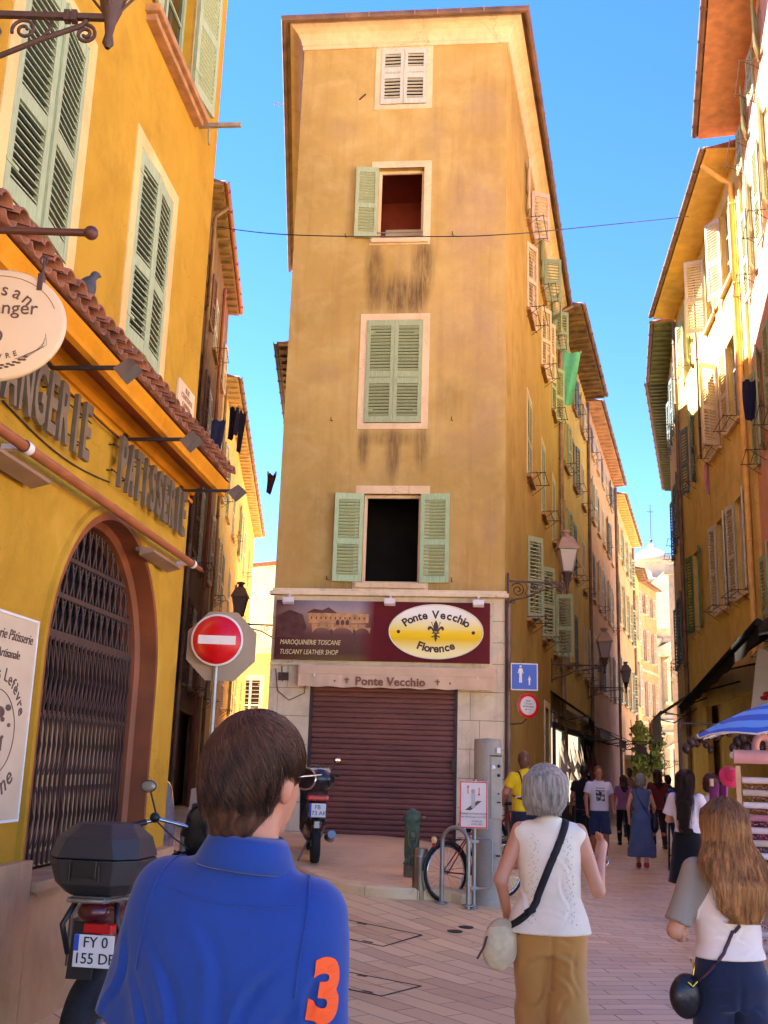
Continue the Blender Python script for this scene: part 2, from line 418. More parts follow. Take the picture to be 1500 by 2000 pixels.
for i, p in enumerate(kc):
    a = off2(i, .15); b = inner(p); rows.append([a.lerp(b, k/14) for k in range(15)])
mb.add([(q.x, q.y, ground_z(q.x, q.y)+UP) for r in rows for q in r], [(i*15+k, i*15+k+1, (i+1)*15+k+1, (i+1)*15+k) for i in range(len(rows)-1) for k in range(14)], True)
tag(mb.build('sidewalk', M_side, fix=False), kind='structure')
mb = MB(); kk = resample(kc, .12); L = 0; seg = []
def kerb_seg(pts):
    vs = []; fs = []
    for i, p in enumerate(pts):
        t = (pts[min(i+1, len(pts)-1)]-pts[max(i-1, 0)]).normalized(); nn = Vector((-t.y, t.x, 0))
        for d, z in ((.0, -.15), (.0, UP-.02), (.02, UP+.003), (.155, UP+.004), (.155, -.05)):
            q = p + nn*d; vs.append((q.x, q.y, ground_z(q.x, q.y)+z))
    n = len(pts)
    for i in range(n-1):
        for k in range(4): fs.append((i*5+k, i*5+k+1, (i+1)*5+k+1, (i+1)*5+k))
    fs += [(0, 1, 2, 3, 4), tuple((n-1)*5+k for k in (4, 3, 2, 1, 0))]
    mb.add(vs, fs, False)
i = 0
while i < len(kk)-1:
    j = min(i+9, len(kk)-1); pts = [p.copy() for p in kk[i:j+1]]
    if len(pts) > 1: pts[-1] = pts[-1].lerp(pts[-2], .06); pts[0] = pts[0].lerp(pts[1], .06); kerb_seg(pts)
    i = j
tag(mb.build('kerb', M_kerb), kind='structure')

# manhole frames and covers
def manhole(cx, cy, ang, w, d, label, gm):
    z = ground_z(cx, cy)
    gx, gy = (ground_z(cx+.3, cy)-ground_z(cx-.3, cy))/.6, (ground_z(cx, cy+.3)-ground_z(cx, cy-.3))/.6
    t = thing('manhole_cover', label, 'manhole cover', Matrix.Translation((cx, cy, z)) @ Vector((-gx, -gy, 1)).to_track_quat('Z', 'Y').to_matrix().to_4x4() @ Matrix.Rotation(ang, 4, 'Z'), gm)
    m = MB(); e = .014
    for a in ((-w/2, w/2, -d/2, -d/2+e), (-w/2, w/2, d/2-e, d/2), (-w/2, -w/2+e, -d/2, d/2), (w/2-e, w/2, -d/2, d/2)): m.box(a[0], a[1], a[2], a[3], -.01, .006)
    m.build('frame', M_dkiron, t)
    m = MB(); g = .006
    m.box(-w/2+e+g, w/2-e-g, -d/2+e+g, -g, -.012, .0048); m.box(-w/2+e+g, w/2-e-g, g, d/2-e-g, -.012, .0044)
    m.build('lid', M_pave, t); m = MB()
    m.box(w*.2, w*.33, -d/2+.03, -d/2+.06, .004, .0065); m.box(-w*.33, -w*.2, d/2-.06, d/2-.03, .004, .0065); m.build('lifting_slot', M_dkiron, t)
for px, py, lb in ((910, 1811, 'small dark valve cover in the paving, the farther of two by the bag'), (888, 1819, 'small dark valve cover in the paving, the nearer of two by the bag')):
    p = gpt(px, py); vc = thing('valve_cover', lb, 'valve cover', loc(p.x, p.y, p.z, R(20)), 'small valve covers in the paving'); m = MB(); m.lathe([(.075, -.01), (.075, .006), (.065, .006), (0, .004)], 20); m.build('lid', M_dkiron, vc); m = MB(); m.box(-.02, .02, -.008, .008, .004, .0085); m.build('lifting_slot', M_iron, vc)
for px, py, w, d, lb in ((712, 1822, .9, .62, 'paved manhole cover set in the street, the farther one beside the man in blue'), (712, 1922, .72, .5, 'paved manhole cover set in the street, the nearer one beside the orange number 3')):
    p = gpt(px, py); manhole(p.x, p.y, R(-38), w, d, lb, 'paved manhole covers')
# ---------------- building kit
def wall_geo(mb, s0, s1, z0, z1, holes=(), depth=.2, y0=0):
    ss = sorted({s0, s1, *[v for h in holes for v in h[:2]]}); zs = sorted({z0, z1, *[v for h in holes for v in h[2:4]]})
    ss = [v for v in ss if s0 <= v <= s1]; zs = [v for v in zs if z0 <= v <= z1]
    inside = lambda s, z: any(h[0] < s < h[1] and h[2] < z < h[3] for h in holes)
    for a, b in zip(ss[:-1], ss[1:]):
        for c, d in zip(zs[:-1], zs[1:]):
            if not inside((a+b)/2, (c+d)/2): mb.quad((a, y0, c), (b, y0, c), (b, y0, d), (a, y0, d))
    for h in holes:
        a, b, c, d = h[:4]
        if len(h) > 4: continue
        mb.quad((a, y0, c), (b, y0, c), (b, y0+depth, c), (a, y0+depth, c)); mb.quad((a, y0, d), (b, y0, d), (b, y0+depth, d), (a, y0+depth, d))
        mb.quad((a, y0, c), (a, y0, d), (a, y0+depth, d), (a, y0+depth, c)); mb.quad((b, y0, c), (b, y0, d), (b, y0+depth, d), (b, y0+depth, c))
_leaf = {}
def leaf_mesh(w, h, mt, pitch=.055, tilt=38, solid=.0, rails=(.0, .45, 1.0), thick=.035):
    key = (round(w, 2), round(h, 2), mt.name, pitch, tilt, rails)
    if key in _leaf: return _leaf[key]
    m = MB(); st = min(.065, w*.16); t = thick
    m.box(0, st, 0, t, 0, h); m.box(w-st, w, 0, t, 0, h)
    rz = []
    for i, r in enumerate(rails):
        rh = .11 if r in (0., 1.) else .1
        z = 0 if r == 0 else (h-rh if r == 1. else r*h-rh/2); m.box(st, w-st, .002, t-.002, z, z+rh); rz.append((z, z+rh))
    c = math.cos(R(tilt)); s_ = math.sin(R(tilt)); bw = t*.75/max(.3, c)
    for (a, b) in zip(rz[:-1], rz[1:]):
        n = max(2, int((b[0]-a[1])/pitch)); p = (b[0]-a[1])/n
        for k in range(n):
            zc = a[1]+p*(k+.5)
            # blade rises towards the room
            y0, z0_ = .003, zc-bw*s_/2; y1, z1_ = t-.004, zc+bw*s_/2; q = .005
            m.add([(st, y0, z0_-q), (w-st, y0, z0_-q), (w-st, y1, z1_-q), (st, y1, z1_-q), (st, y0, z0_+q), (w-st, y0, z0_+q), (w-st, y1, z1_+q), (st, y1, z1_+q)],
                  [(0, 1, 2, 3), (7, 6, 5, 4), (0, 4, 5, 1), (2, 6, 7, 3), (0, 3, 7, 4), (1, 5, 6, 2)])
    for z in (h*.12, h*.88): m.box(-.006, w*.3, -.006, 0, z-.012, z+.012)
    me = m.mesh('shutter', mt); _leaf[key] = me; return me
def shutter(par, F, hx, z0, w, h, ang, mt, right=False, y=-.012, **k):
    phi = (180+ang) if right else -ang
    M = F.M @ Matrix.Translation((hx, y, z0)) @ Matrix.Rotation(R(phi), 4, 'Z')
    if right: M = M @ Matrix.Translation((0, -.035, 0)); k['tilt'] = -k.get('tilt', 38)
    return link_mesh('shutter', leaf_mesh(w, h, mt, **k), par, M)
def window(b, F, s0, s1, z0, z1, sh=(0, 0), mt=None, surround=None, depth=.16, fm=None, trim=.1, sill=None, rod=False, room=False, muntin=True, railing=False, **k):
    "returns the window part; sh = opening angle of left and right leaf (None = no leaf)"
    w = s1-s0; h = z1-z0; m = MB(); fm = fm or G_beige; e = .05
    m.box(s0, s0+e, depth-.04, depth, z0, z1); m.box(s1-e, s1, depth-.04, depth, z0, z1); m.box(s0+e, s1-e, depth-.04, depth, z0, z0+e); m.box(s0+e, s1-e, depth-.04, depth, z1-e, z1)
    if muntin:
        c = (s0+s1)/2; m.box(c-.025, c+.025, depth-.035, depth-.002, z0+e, z1-e)
        for q in (.36, .68): m.box(s0+e, s1-e, depth-.03, depth-.004, z0+h*q-.012, z0+h*q+.012)
    wo = m.build('window', fm, b, F.M)
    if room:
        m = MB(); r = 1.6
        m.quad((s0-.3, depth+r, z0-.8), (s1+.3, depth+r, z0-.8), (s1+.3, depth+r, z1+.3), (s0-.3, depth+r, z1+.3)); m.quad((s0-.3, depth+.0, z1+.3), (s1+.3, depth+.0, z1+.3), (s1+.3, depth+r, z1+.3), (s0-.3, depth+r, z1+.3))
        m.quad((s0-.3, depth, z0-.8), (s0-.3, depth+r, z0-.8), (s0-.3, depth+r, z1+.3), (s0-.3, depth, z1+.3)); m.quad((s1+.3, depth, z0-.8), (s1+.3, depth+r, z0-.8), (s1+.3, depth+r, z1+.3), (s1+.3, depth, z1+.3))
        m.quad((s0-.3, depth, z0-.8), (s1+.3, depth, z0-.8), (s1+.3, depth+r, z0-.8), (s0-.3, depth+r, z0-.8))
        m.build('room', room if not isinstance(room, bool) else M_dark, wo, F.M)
    else:
        m = MB(); m.box(s0+e*.5, s1-e*.5, depth-.015, depth+.02, z0+e*.5, z1-e*.5); m.build('pane', M_dark if (mt and sh[0] is not None and sh[0] < 20) else M_glass, wo, F.M)  # behind closed shutters the pane is coloured dark, standing for shade between slats
    if surround:
        m = MB(); d = -.012
        m.box(s0-trim, s0, d, .02, z0-trim*.9, z1+trim); m.box(s1, s1+trim, d, .02, z0-trim*.9, z1+trim); m.box(s0, s1, d, .02, z1, z1+trim); m.box(s0, s1, d, .02, z0-trim*.9, z0-.002)
        m.build('surround', surround, wo, F.M)
    if sill:
        m = MB(); m.box(s0-.12, s1+.12, -.09, .04, z0-.07, z0-.001, .012); m.build('sill', sill, wo, F.M)
    if mt:
        lw = w/2-.004
        if sh[0] is not None: shutter(wo, F, s0+.002, z0+.01, lw, h-.02, sh[0], mt, **k)
        if sh[1] is not None: shutter(wo, F, s1-.002, z0+.01, lw, h-.02, sh[1], mt, right=True, **k)
    if rod:
        m = MB(); zz = z0+.02
        for a in (s0-.05, s1+.05): m.tube([(a, 0, zz), (a, -.38, zz)], .009, 5)
        for y in (-.2, -.36): m.tube([(s0-.12, y, zz), (s1+.12, y, zz)], .008, 5)
        for a in (s0-.05, s1+.05): m.tube([(a, 0, zz-.22), (a, -.3, zz)], .007, 5)
        m.build('drying_rail', M_iron, wo, F.M)
    if railing:
        m = MB(); m.tube([(s0, .02, z0+.14), (s1, .02, z0+.14)], .012, 6); m.tube([(s0, .02, z0+.06), (s1, .02, z0+.06)], .008, 6); m.build('railing', M_alu, wo, F.M)
    return wo
def downpipe(b, F, s, z0, z1, mt=None, r=.045, y=-.08, top=None):
    m = MB(); pts = [(s, y, z0), (s, y, z1)]
    if top: pts += [(s+top[0]*.4, y+top[1]*.3, z1+.12), (s+top[0], y+top[1], z1+top[2])]
    m.tube(pts, r, 10)
    z = z0+.8
    while z < z1: m.lathe([(r+.002, -.02), (r+.012, -.015), (r+.012, .015), (r+.002, .02)], 10, (s, y, z)); m.bar((s, y, z), (s, 0, z), .015); z += 1.9
    return m.build('downpipe', mt or M_zinc, b, F.M)
def box_body(b, F, s0, s1, z0, z1, dep, mt, y=.3): 
    m = MB(); m.box(s0, s1, y, dep, z0, z1); return m.build('rear_wall', mt, b, F.M)
def eave_geo(F, b, s0, s1, z, over, soffit_m, gutter_m=None, joists=0, tile=True, th=.06, rise=.0, cap0=0, cap1=0):
    "roof edge: soffit board, fascia, half-round gutter, tile ends"
    m = MB(); m.extr_x([(.35, z), (-over, z+rise), (-over, z+rise+th), (.35, z+th)], s0, s1)
    if joists:
        n = int((s1-s0)/joists)
        for i in range(n+1):
            s = s0+(s1-s0)*(i+.5)/(n+1); m.add([(s-.035, .1, z-.09), (s+.035, .1, z-.09), (s+.035, -over+.03, z+rise-.05), (s-.035, -over+.03, z+rise-.05), (s-.035, .1, z-.002), (s+.035, .1, z-.002), (s+.035, -over+.03, z+rise-.002), (s-.035, -over+.03, z+rise-.002)], [(0, 1, 2, 3), (4, 5, 6, 7), (0, 1, 5, 4), (1, 2, 6, 5), (2, 3, 7, 6), (3, 0, 4, 7)])
    ro = m.build('roof', soffit_m, b, F.M)
    m = MB(); m.add([(s0, -over, z+rise+th+.02), (s1, -over, z+rise+th+.02), (s1, 3.5, z+rise+th+1.1), (s0, 3.5, z+rise+th+1.1), (s0, -over, z+rise+th), (s1, -over, z+rise+th), (s1, 3.5, z+rise+th), (s0, 3.5, z+rise+th)], [(0, 1, 2, 3), (4, 5, 6, 7), (0, 4, 5, 1), (3, 2, 6, 7), (0, 3, 7, 4), (1, 2, 6, 5)])
    if tile:
        n = int((s1-s0)/.2)
        for i in range(n):
            s = s0+(s1-s0)*(i+.5)/n; m.lathe([(.09, 0), (.09, .4), (.075, .4), (.075, 0), (.09, 0)], 6, (s, -over-.04, z+rise+th+.0), a0=0, a1=PI, axis='Y')
    m.build('roof_tiles', M_tile, ro, F.M)
    m = MB(); gr = .07; pr = [(gr*math.cos(a), gr*math.sin(a)) for a in [PI+PI*i/8 for i in range(9)]] + [(.8*gr*math.cos(a), .8*gr*math.sin(a)) for a in [2*PI-PI*i/8 for i in range(9)]]
    m.extr_x([(-over-.07+p[0], z+rise+th+.04+p[1]) for p in pr], s0-cap0, s1+cap1)
    s = s0+.4
    while s < s1: m.box(s, s+.03, -over-.145, -over+.01, z+rise+th-.035, z+rise+th+.05); s += .95
    m.build('gutter', gutter_m or M_gutter, ro, F.M)
    return ro
def offset_poly(pts, d):
    out = []
    for i, p in enumerate(pts):
        ns = []
        if i > 0: t = (pts[i]-pts[i-1]).normalized(); ns.append(Vector((t.y, -t.x, 0)))
        if i < len(pts)-1: t = (pts[i+1]-pts[i]).normalized(); ns.append(Vector((t.y, -t.x, 0)))
        n = sum(ns, Vector())
        n = n.normalized(); k = 1/max(.3, n.dot(ns[0])); out.append(p + n*(d*k))
    return out
def sweep_profile(mb, pts, prof):
    rows = [offset_poly(pts, d) for d, z in prof]; n = len(pts)
    vs = [(rows[i][k].x, rows[i][k].y, prof[i][1]) for i in range(len(prof)) for k in range(n)]
    mb.add(vs, [(i*n+k, i*n+k+1, (i+1)*n+k+1, (i+1)*n+k) for i in range(len(prof)-1) for k in range(n-1)], False)
# ---------------- text
def text_mesh(s, size=1, ext=.002, offset=0, align='CENTER', shear=0, space=1, sx=1, res=3):
    cu = bpy.data.curves.new('lettering', 'FONT'); cu.body = s; cu.size = size; cu.extrude = ext; cu.offset = offset; cu.align_x = align; cu.align_y = 'CENTER'; cu.shear = shear; cu.space_character = space; cu.resolution_u = res
    o = bpy.data.objects.new('lettering', cu); COL.objects.link(o); bpy.context.view_layer.update()
    me = bpy.data.meshes.new_from_object(o.evaluated_get(bpy.context.evaluated_depsgraph_get()))
    bpy.data.objects.remove(o); bpy.data.curves.remove(cu)
    me.transform(Matrix.Rotation(PI/2, 4, 'X') @ Matrix.Diagonal((sx, 1, 1, 1))); return me
def add_text(mb, s, x, y, z, size, ext=.002, M=None, **k):
    "text standing in the local x-z plane"
    me = text_mesh(s, size, ext, **k); T = (M or Matrix()) @ Matrix.Translation((x, y, z)) if M is None else M
    mb.add([T @ v.co for v in me.vertices], [tuple(p.vertices) for p in me.polygons], False); bpy.data.meshes.remove(me)
def arc_text(mb, s, cx, cz, rx, rz, a0, a1, y, size, ext=.002, upside=False, **k):
    "characters spread along an ellipse arc from angle a0 to a1 (degrees, 90 = top)"
    wd = {'i': .45, 'l': .45, 'r': .65, 't': .6, ' ': .5, 'f': .55, 'm': 1.35, 'P': 1.1, 'V': 1.2, 'F': 1.05}
    ws = [wd.get(c, .95) for c in s]; tot = sum(ws); acc = 0
    for c, wv in zip(s, ws):
        a = R(a0 + (a1-a0)*((acc+wv/2)/tot)); acc += wv
        if c == ' ': continue
        x = cx+rx*math.cos(a); z = cz+rz*math.sin(a)
        tx, tz = -rx*math.sin(a), rz*math.cos(a); th = math.atan2(tz, tx)
        if not upside: th += PI
        T = Matrix.Translation((x, y, z)) @ Matrix.Rotation(-th, 4, 'Y')
        add_text(mb, c, 0, 0, 0, size, ext, M=T, **k)
# ---------------- near left: orange bakery building
LBF = Fr((-2.1335, 7.0666), ang=5.6)
bak = thing('bakery_building', 'bright orange bakery building with brown arched window and green shutters at the left edge', 'building', LBF.M)
AC, AR, AZ = .85, 1.15, 2.25     # arch centre, radius, spring
mb = MB(); S0, S1 = -9.0, 2.65
wA = (-1.62, -.66, 4.83, 6.5); wB = (.53, 1.42, 4.83, 6.5); wC = (.62, 1.62, 7.82, 9.6); wD = (-1.7, -.7, 7.82, 9.6)
ex = [(-4.4, -3.4, 4.83, 6.5), (-4.4, -3.4, 7.82, 9.6)]
wall_geo(mb, S0, S1, .86, 19, [wA, wB, wC, wD, *ex, (AC-AR, AC+AR, .86, AZ+AR, 0)], .14)
N = 40; arc = [(AC+AR*math.cos(PI*i/N), AZ+AR*math.sin(PI*i/N)) for i in range(N+1)]
for a, b in zip(arc[:-1], arc[1:]):
    mb.quad((a[0], 0, a[1]), (b[0], 0, b[1]), (b[0], 0, AZ+AR), (a[0], 0, AZ+AR))
mb.build('wall', P_orange, bak)
# return wall and rear
m = MB(); m.box(S0, S1-.001, .62, 7, -.5, 19); m.box(S1-.02, S1, .002, .62, -.5, 19); m.build('rear_wall', P_orange, bak)
# brown arch band and reveal
P_brownarch = mat('chestnut_paint', (132, 70, 36), .55, .2, 3, .15)
m = MB(); m.smooth = True
def arch_path(r, n=36, z0=.86): return [(AC+r, z0)] + [(AC+r*math.cos(PI*i/n), AZ+r*math.sin(PI*i/n)) for i in range(n+1)] + [(AC-r, z0)]
def arch_strip(mb, r0, y0, r1, y1):
    p, q = arch_path(r0), arch_path(r1); n = len(p)
    mb.add([(a[0], y0, a[1]) for a in p] + [(a[0], y1, a[1]) for a in q], [(i, i+1, n+i+1, n+i) for i in range(n-1)], False)
arch_strip(m, AR+.0, -.012, AR-.0, .13); arch_strip(m, AR-.0, .13, AR-.05, .16); arch_strip(m, AR-.05, .16, AR-.05, .32)
arch_strip(m, AR+.05, -.012, AR, -.012); ar = m.build('arch_reveal', P_brownarch, bak)
m = MB(); arch_strip(m, AR+.13, .0, AR+.115, -.03); arch_strip(m, AR+.115, -.03, AR+.07, -.03); arch_strip(m, AR+.07, -.03, AR+.05, -.012); arch_strip(m, AR+.05, -.012, AR+.05, .0)
m.build('arch_moulding', P_orange, bak)
# glazing behind the grille
m = MB(); r = AR-.05
def inarch(x, z): return z <= AZ + math.sqrt(max(0, r*r-(x-AC)**2))
m.prism([(AC-r, .9)] + [(AC+r, .9)] + [(AC+r*math.cos(PI*i/30), AZ+r*math.sin(PI*i/30)) for i in range(31)], .29, .31); win = m.build('arched_window', M_glass, bak)
t = NT('lace_curtain'); c = t.ramp(t.noise(3, 4, .6, t.co((9, 9, .6), world=True)), [(.35, lin(150, 118, 80)), (.65, lin(226, 190, 140))]); M_curt = t.out(c, .85)
m = MB(); m.box(AC-r+.03, AC+r-.03, .272, .28, .97, 1.9); m.build('curtain', M_curt, win)
m = MB(); m.box(AC-r+.02, AC+r-.02, .235, .285, .9, .97); m.box(AC-r+.02, AC+r-.02, .235, .285, 1.9, 1.94)
m.box(AC-.04, AC+.0, .235, .285, .9, 2.45); m.build('window_frame', G_brown, win)
# expanding grille
m = MB(); yg = .2
for z, hh in ((3.03, .03), (2.75, .035), (2.46, .07), (1.9, .03)):
    hw = math.sqrt(max(0, r*r-max(0, z-AZ)**2)); m.box(AC-hw, AC+hw, yg-.012, yg+.012, z-hh/2, z+hh/2)
k = 0; x = AC-r+.02
while x < AC+r:
    zt = AZ + math.sqrt(max(0, r*r-(x-AC)**2)); m.box(x-.009, x+.009, yg-.02, yg-.004, .9, min(zt, 2.44))
    m.box(x+.032, x+.044, yg+.004, yg+.014, .9, min(zt-.02, 2.44))
    # scissor lattice
    for zz in (1.02, 1.5, 1.98):
        if x+.085 < AC+r:
            m.bar((x, yg-.024, zz), (x+.085, yg-.024, zz+.2), .006, .012); m.bar((x, yg-.024, zz+.4), (x+.085, yg-.024, zz+.2), .006, .012)
    x += .085
m.build('folding_grille', M_iron, win)
m = MB(); x = AC-r+.09; k = 0
while x < AC+r-.05:
    zt = AZ + math.sqrt(max(0, r*r-(x-AC)**2))-.02
    for z0, z1 in ((2.5, 2.74), (2.77, 3.01), (3.05, 3.32)):
        if z0 < zt:
            za = min(z1, zt); m.tube([(x, yg, z0), (x+.035, yg, z0+(za-z0)*.5), (x, yg, za)], .008, 5); m.tube([(x+.07, yg, z0), (x+.035, yg, z0+(za-z0)*.5), (x+.07, yg, za)], .008, 5)
            m.tube([(x+.035+.022*math.cos(a), yg-.004, za-.05+.022*math.sin(a)) for a in [2*PI*i/8 for i in range(9)]], .005, 4)
    x += .13
m.build('scroll_grille', M_iron, win)
# windows of the upper floors
for wq, kw in ((wA, dict(sh=(3, 5))), (wB, dict(sh=(4, 3))), (ex[0], dict(sh=(0, 0)))):
    window(bak, LBF, *wq, mt=G_green, surround=P_paletrim, trim=.13, depth=.14, muntin=False, pitch=.052, tilt=16, rails=(0., .42, 1.), **kw)
for wq in (wC, wD, ex[1]):
    window(bak, LBF, *wq, sh=(176, 172), mt=G_green, surround=P_paletrim, trim=.13, depth=.14, fm=G_green, pitch=.05)
t_sill = mat('worn_sill_stone', (176, 128, 84), .85, .25, 8, .4, fine=.3)
m = MB(); m.box(wC[0]-.3, wC[1]+.28, -.13, .02, wC[2]-.19, wC[2]-.12, .01); m.box(wC[0]-.26, wC[1]+.24, -.09, .02, wC[2]-.25, wC[2]-.19, .01); m.build('sill', t_sill, bak)
m = MB(); m.box(1.98, 2.02, -.42, .18, 7.66, 7.70); m.tube([(2.0, -.1, 7.7), (2.05, -.1, 7.5)], .012, 5); m.build('clothes_arm', mat('grey_wood', (150, 135, 110), .8, .2, 9), bak)
# small shop roof with clay tiles
m = MB(); z0 = 4.25
m.extr_x([(0, 4.24), (-.29, 4.12), (-.29, 4.15), (0, 4.27)], S0, S1+.05); m.build('soffit', mat('oxblood_paint', (134, 62, 36), .6, .15, 4, .1), bak)
m = MB(); m.extr_x([(-.29, 4.09), (-.33, 4.10), (-.33, 4.14), (-.36, 4.2), (-.36, 4.23), (-.29, 4.23)], S0, S1+.06)
m.extr_x([(0, 4.1), (-.03, 4.1), (-.05, 4.14), (-.05, 4.17), (-.09, 4.19), (-.09, 4.21), (0, 4.235)], S0, S1+.03); m.extr_x([(0, 4.02), (-.03, 4.02), (-.03, 4.05), (0, 4.06)], S0, S1+.01)
m.build('cornice', plaster('mustard_paint', (226, 150, 30), (208, 134, 24), (150, 95, 30), .15, .1), bak)
m = MB(); s = S1-.02; k = 0
while s > -5.2:
    j = random.uniform(-.012, .012); dz = random.uniform(-.01, .01)
    a = R(16)
    for rr, oy, oz, a0, a1 in ((.075, 0, 4.33, 0, PI), (.07, .03, 4.30, PI, 2*PI)):
        cx = s if a0 == 0 else s-.085
        vs = []
        for yy in (-.42+oy+j, .0):
            for q in range(9):
                th = a0+(a1-a0)*q/8
                for rad in (rr, rr-.016): vs.append((cx+rad*math.cos(th), yy, oz+dz+rad*math.sin(th)*.85 + (yy+.42)*math.tan(a)))
        fs = []
        for q in range(8):
            fs += [(q*2, q*2+2, 18+q*2+2, 18+q*2), (q*2+1, 18+q*2+1, 18+q*2+3, q*2+3), (q*2, q*2+1, q*2+3, q*2+2)]
        m.add(vs, fs, True)
    s -= .17; k += 1
m.add([(S0, -.38, 4.235), (S1+.03, -.38, 4.235), (S1+.03, 0, 4.35), (S0, 0, 4.35)], [(0, 1, 2, 3)]); 
m.build('roof_tile', M_tile, bak)
# plinth, sill, niche
P_plinth = plaster('sandstone_cladding', (206, 166, 122), (188, 148, 106), (130, 98, 72), .3, .3)
m = MB(); nic = (.47, 1.12, .3, .6)
wall_geo(m, -.26, S1+.03, -.4, .80, [nic], .25, y0=-.05); m.quad((S1+.03, -.05, -.4), (S1+.03, .3, -.4), (S1+.03, .3, .86), (S1+.03, -.05, .86))
m.box(S0, -.28, -.06, .3, -.4, 1.0, .01); m.box(-.26, S1+.03, -.1, .24, .80, .87, .015); m.box(-.2, S1+.03, -.075, .05, .775, .80)
m.build('plinth', P_plinth, bak)
m = MB(); m.box(*nic[:2], .2, .22, *nic[2:]); nb = m.build('niche', M_dark, bak)
m = MB(); a = nic; e = .035
for q in ((a[0]-e, a[0], a[2]-e, a[3]+e), (a[1], a[1]+e, a[2]-e, a[3]+e), (a[0], a[1], a[2]-e, a[2]), (a[0], a[1], a[3], a[3]+e)): m.box(q[0], q[1], -.062, -.03, q[2], q[3])
m.build('niche_frame', mat('brown_metal', (104, 86, 66), .5, .15, 8), nb, bak and WM[bak.name])
m = MB(); m.box(a[0]+.08, a[0]+.28, .0, .12, a[3]-.07, a[3]-.015, .012); m.build('electric_box', M_alu, nb, WM[bak.name])
m = MB(); m.box(.85-r, .85+r, .30, .5, .87, .9); m.build('inner_sill', P_trim, bak)
# name letters on pins: one part per word
M_letter = mat('brushed_grey_letters', (118, 104, 86), .45, .12, 10, 0, .3)
def sign_word(word, s0, s1):
    m = MB(); n = len(word); w_ = (s1-s0)/n
    for i, ch in enumerate(word):
        me = text_mesh(ch, .54, .016, .012, sx=.40 if ch != 'I' else .55)
        xs_ = [v.co.x for v in me.vertices]; zs_ = [v.co.z for v in me.vertices]; hx = (max(xs_)+min(xs_))/2; hz = (max(zs_)+min(zs_))/2; kz = .4/(max(zs_)-min(zs_)); kx = min(1.3, (w_*.86)/(max(xs_)-min(xs_))) if ch != 'I' else 1
        m.add([((v.co.x-hx)*kx+s0+w_*(i+.5), v.co.y-.075, (v.co.z-hz)*kz+3.81) for v in me.vertices], [tuple(p.vertices) for p in me.polygons], False)
    o = m.build('lettering', M_letter, bak); o['label'] = 'grey metal letters reading %s' % word
    m = MB()
    for z in (3.92, 3.72): m.tube([(s0-.06, -.05, z), (s1+.04, -.05, z)], .006, 5)
    s = s0-.03
    while s < s1+.03: 
        for z in (3.92, 3.72): m.tube([(s, -.05, z), (s, 0, z)], .006, 4)
        s += .3
    m.build('letter_rail', M_dkiron, bak)
sign_word('BOULANGERIE', -2.25, -.09); sign_word('PATISSERIE', .48, 2.32)
# awning roller tube with clips, lamps under it
M_copper = mat('copper_brown_paint', (160, 90, 52), .45, .15, 5, .05)
m = MB(); m.tube([(S0, -.14, 3.385), (2.42, -.14, 3.385)], .032, 14); m.tube([(2.42, -.14, 3.385), (2.72, -.14, 3.385)], .021, 12); tb = m.build('awning_tube', M_copper, bak)
m = MB()
for s in (-1.2, 2.42): m.box(s-.03, s+.03, -.16, 0, 3.37, 3.4); m.lathe([(.04, -.035), (.04, .035)], 14, (s, -.14, 3.385), axis='X'); m.mark()
m.buildsep('tube_clip', M_white, tb, WM[bak.name])
for s0_, s1_ in ((-1.7, -.88), (1.2, 1.98)):
    m = MB(); m.extr_x([(-.05, 3.30), (-.17, 3.27), (-.17, 3.25), (-.05, 3.22)], s0_, s1_); m.box(s0_+.05, s0_+.12, -.08, 0, 3.27, 3.3); m.box(s1_-.12, s1_-.05, -.08, 0, 3.27, 3.3); m.build('strip_light', M_zinc, bak)
# loose cable
m = MB(); pts = [(-1.3+1.8*i/14, -.012, 3.64-.07*math.sin(PI*i/14)) for i in range(15)]; m.tube(pts, .006, 5); m.mark(); pts = [(-4+6.6*i/30, -.04, 4.0-.01*math.sin(i*1.7)) for i in range(31)]; m.tube(pts, .006, 5); m.buildsep('cable', M_dkiron, bak)
# floodlight arms: one thing each
for s, lb in ((-.75, 'first dark floodlight arm, reaching out beside the oval bread sign'), (.76, 'dark floodlight arm on the bakery wall above the first letters of PATISSERIE'), (2.33, 'farthest dark floodlight arm at the corner of the bakery, above the last letters')):
    f = thing('floodlight', lb, 'light', LBF.M @ Matrix.Translation((s, 0, 4.06)), 'floodlights over the bakery letters')
    m = MB(); m.box(-.012, .012, -.5, -.02, -.012, .012); m.box(-.03, .03, -.02, 0, -.07, .05); m.build('arm', M_dkiron, f)
    m = MB(); m.add([(-.05, -.46, -.02), (.05, -.46, -.02), (.05, -.56, .05), (-.05, -.56, .05), (-.07, -.52, -.09), (.07, -.52, -.09), (.07, -.62, -.0), (-.07, -.62, -.0)], [(0, 1, 2, 3), (4, 5, 6, 7), (0, 1, 5, 4), (1, 2, 6, 5), (2, 3, 7, 6), (3, 0, 4, 7)]); m.build('lamp_head', M_alu, f)
# street name plaque
pl = thing('street_plaque', 'cream stone street name plaque above the tiled shop roof of the bakery', 'plaque', LBF.M @ Matrix.Translation((2.22, 0, 4.88)))
m = MB(); m.box(-.26, .26, -.03, -.001, -.16, .16, .006); m.build('panel', P_trim, pl)
m = MB(); add_text(m, 'RUE', 0, -.032, .1, .075); m.mark(); add_text(m, 'CENTRALE', 0, -.032, .03, .075); m.mark(); add_text(m, 'CARRIERA', 0, -.032, -.045, .06); m.mark(); add_text(m, 'CENTRALA', 0, -.032, -.11, .06); m.buildsep('lettering', mat('faded_engraving', (150, 110, 78), .8, .1), pl)
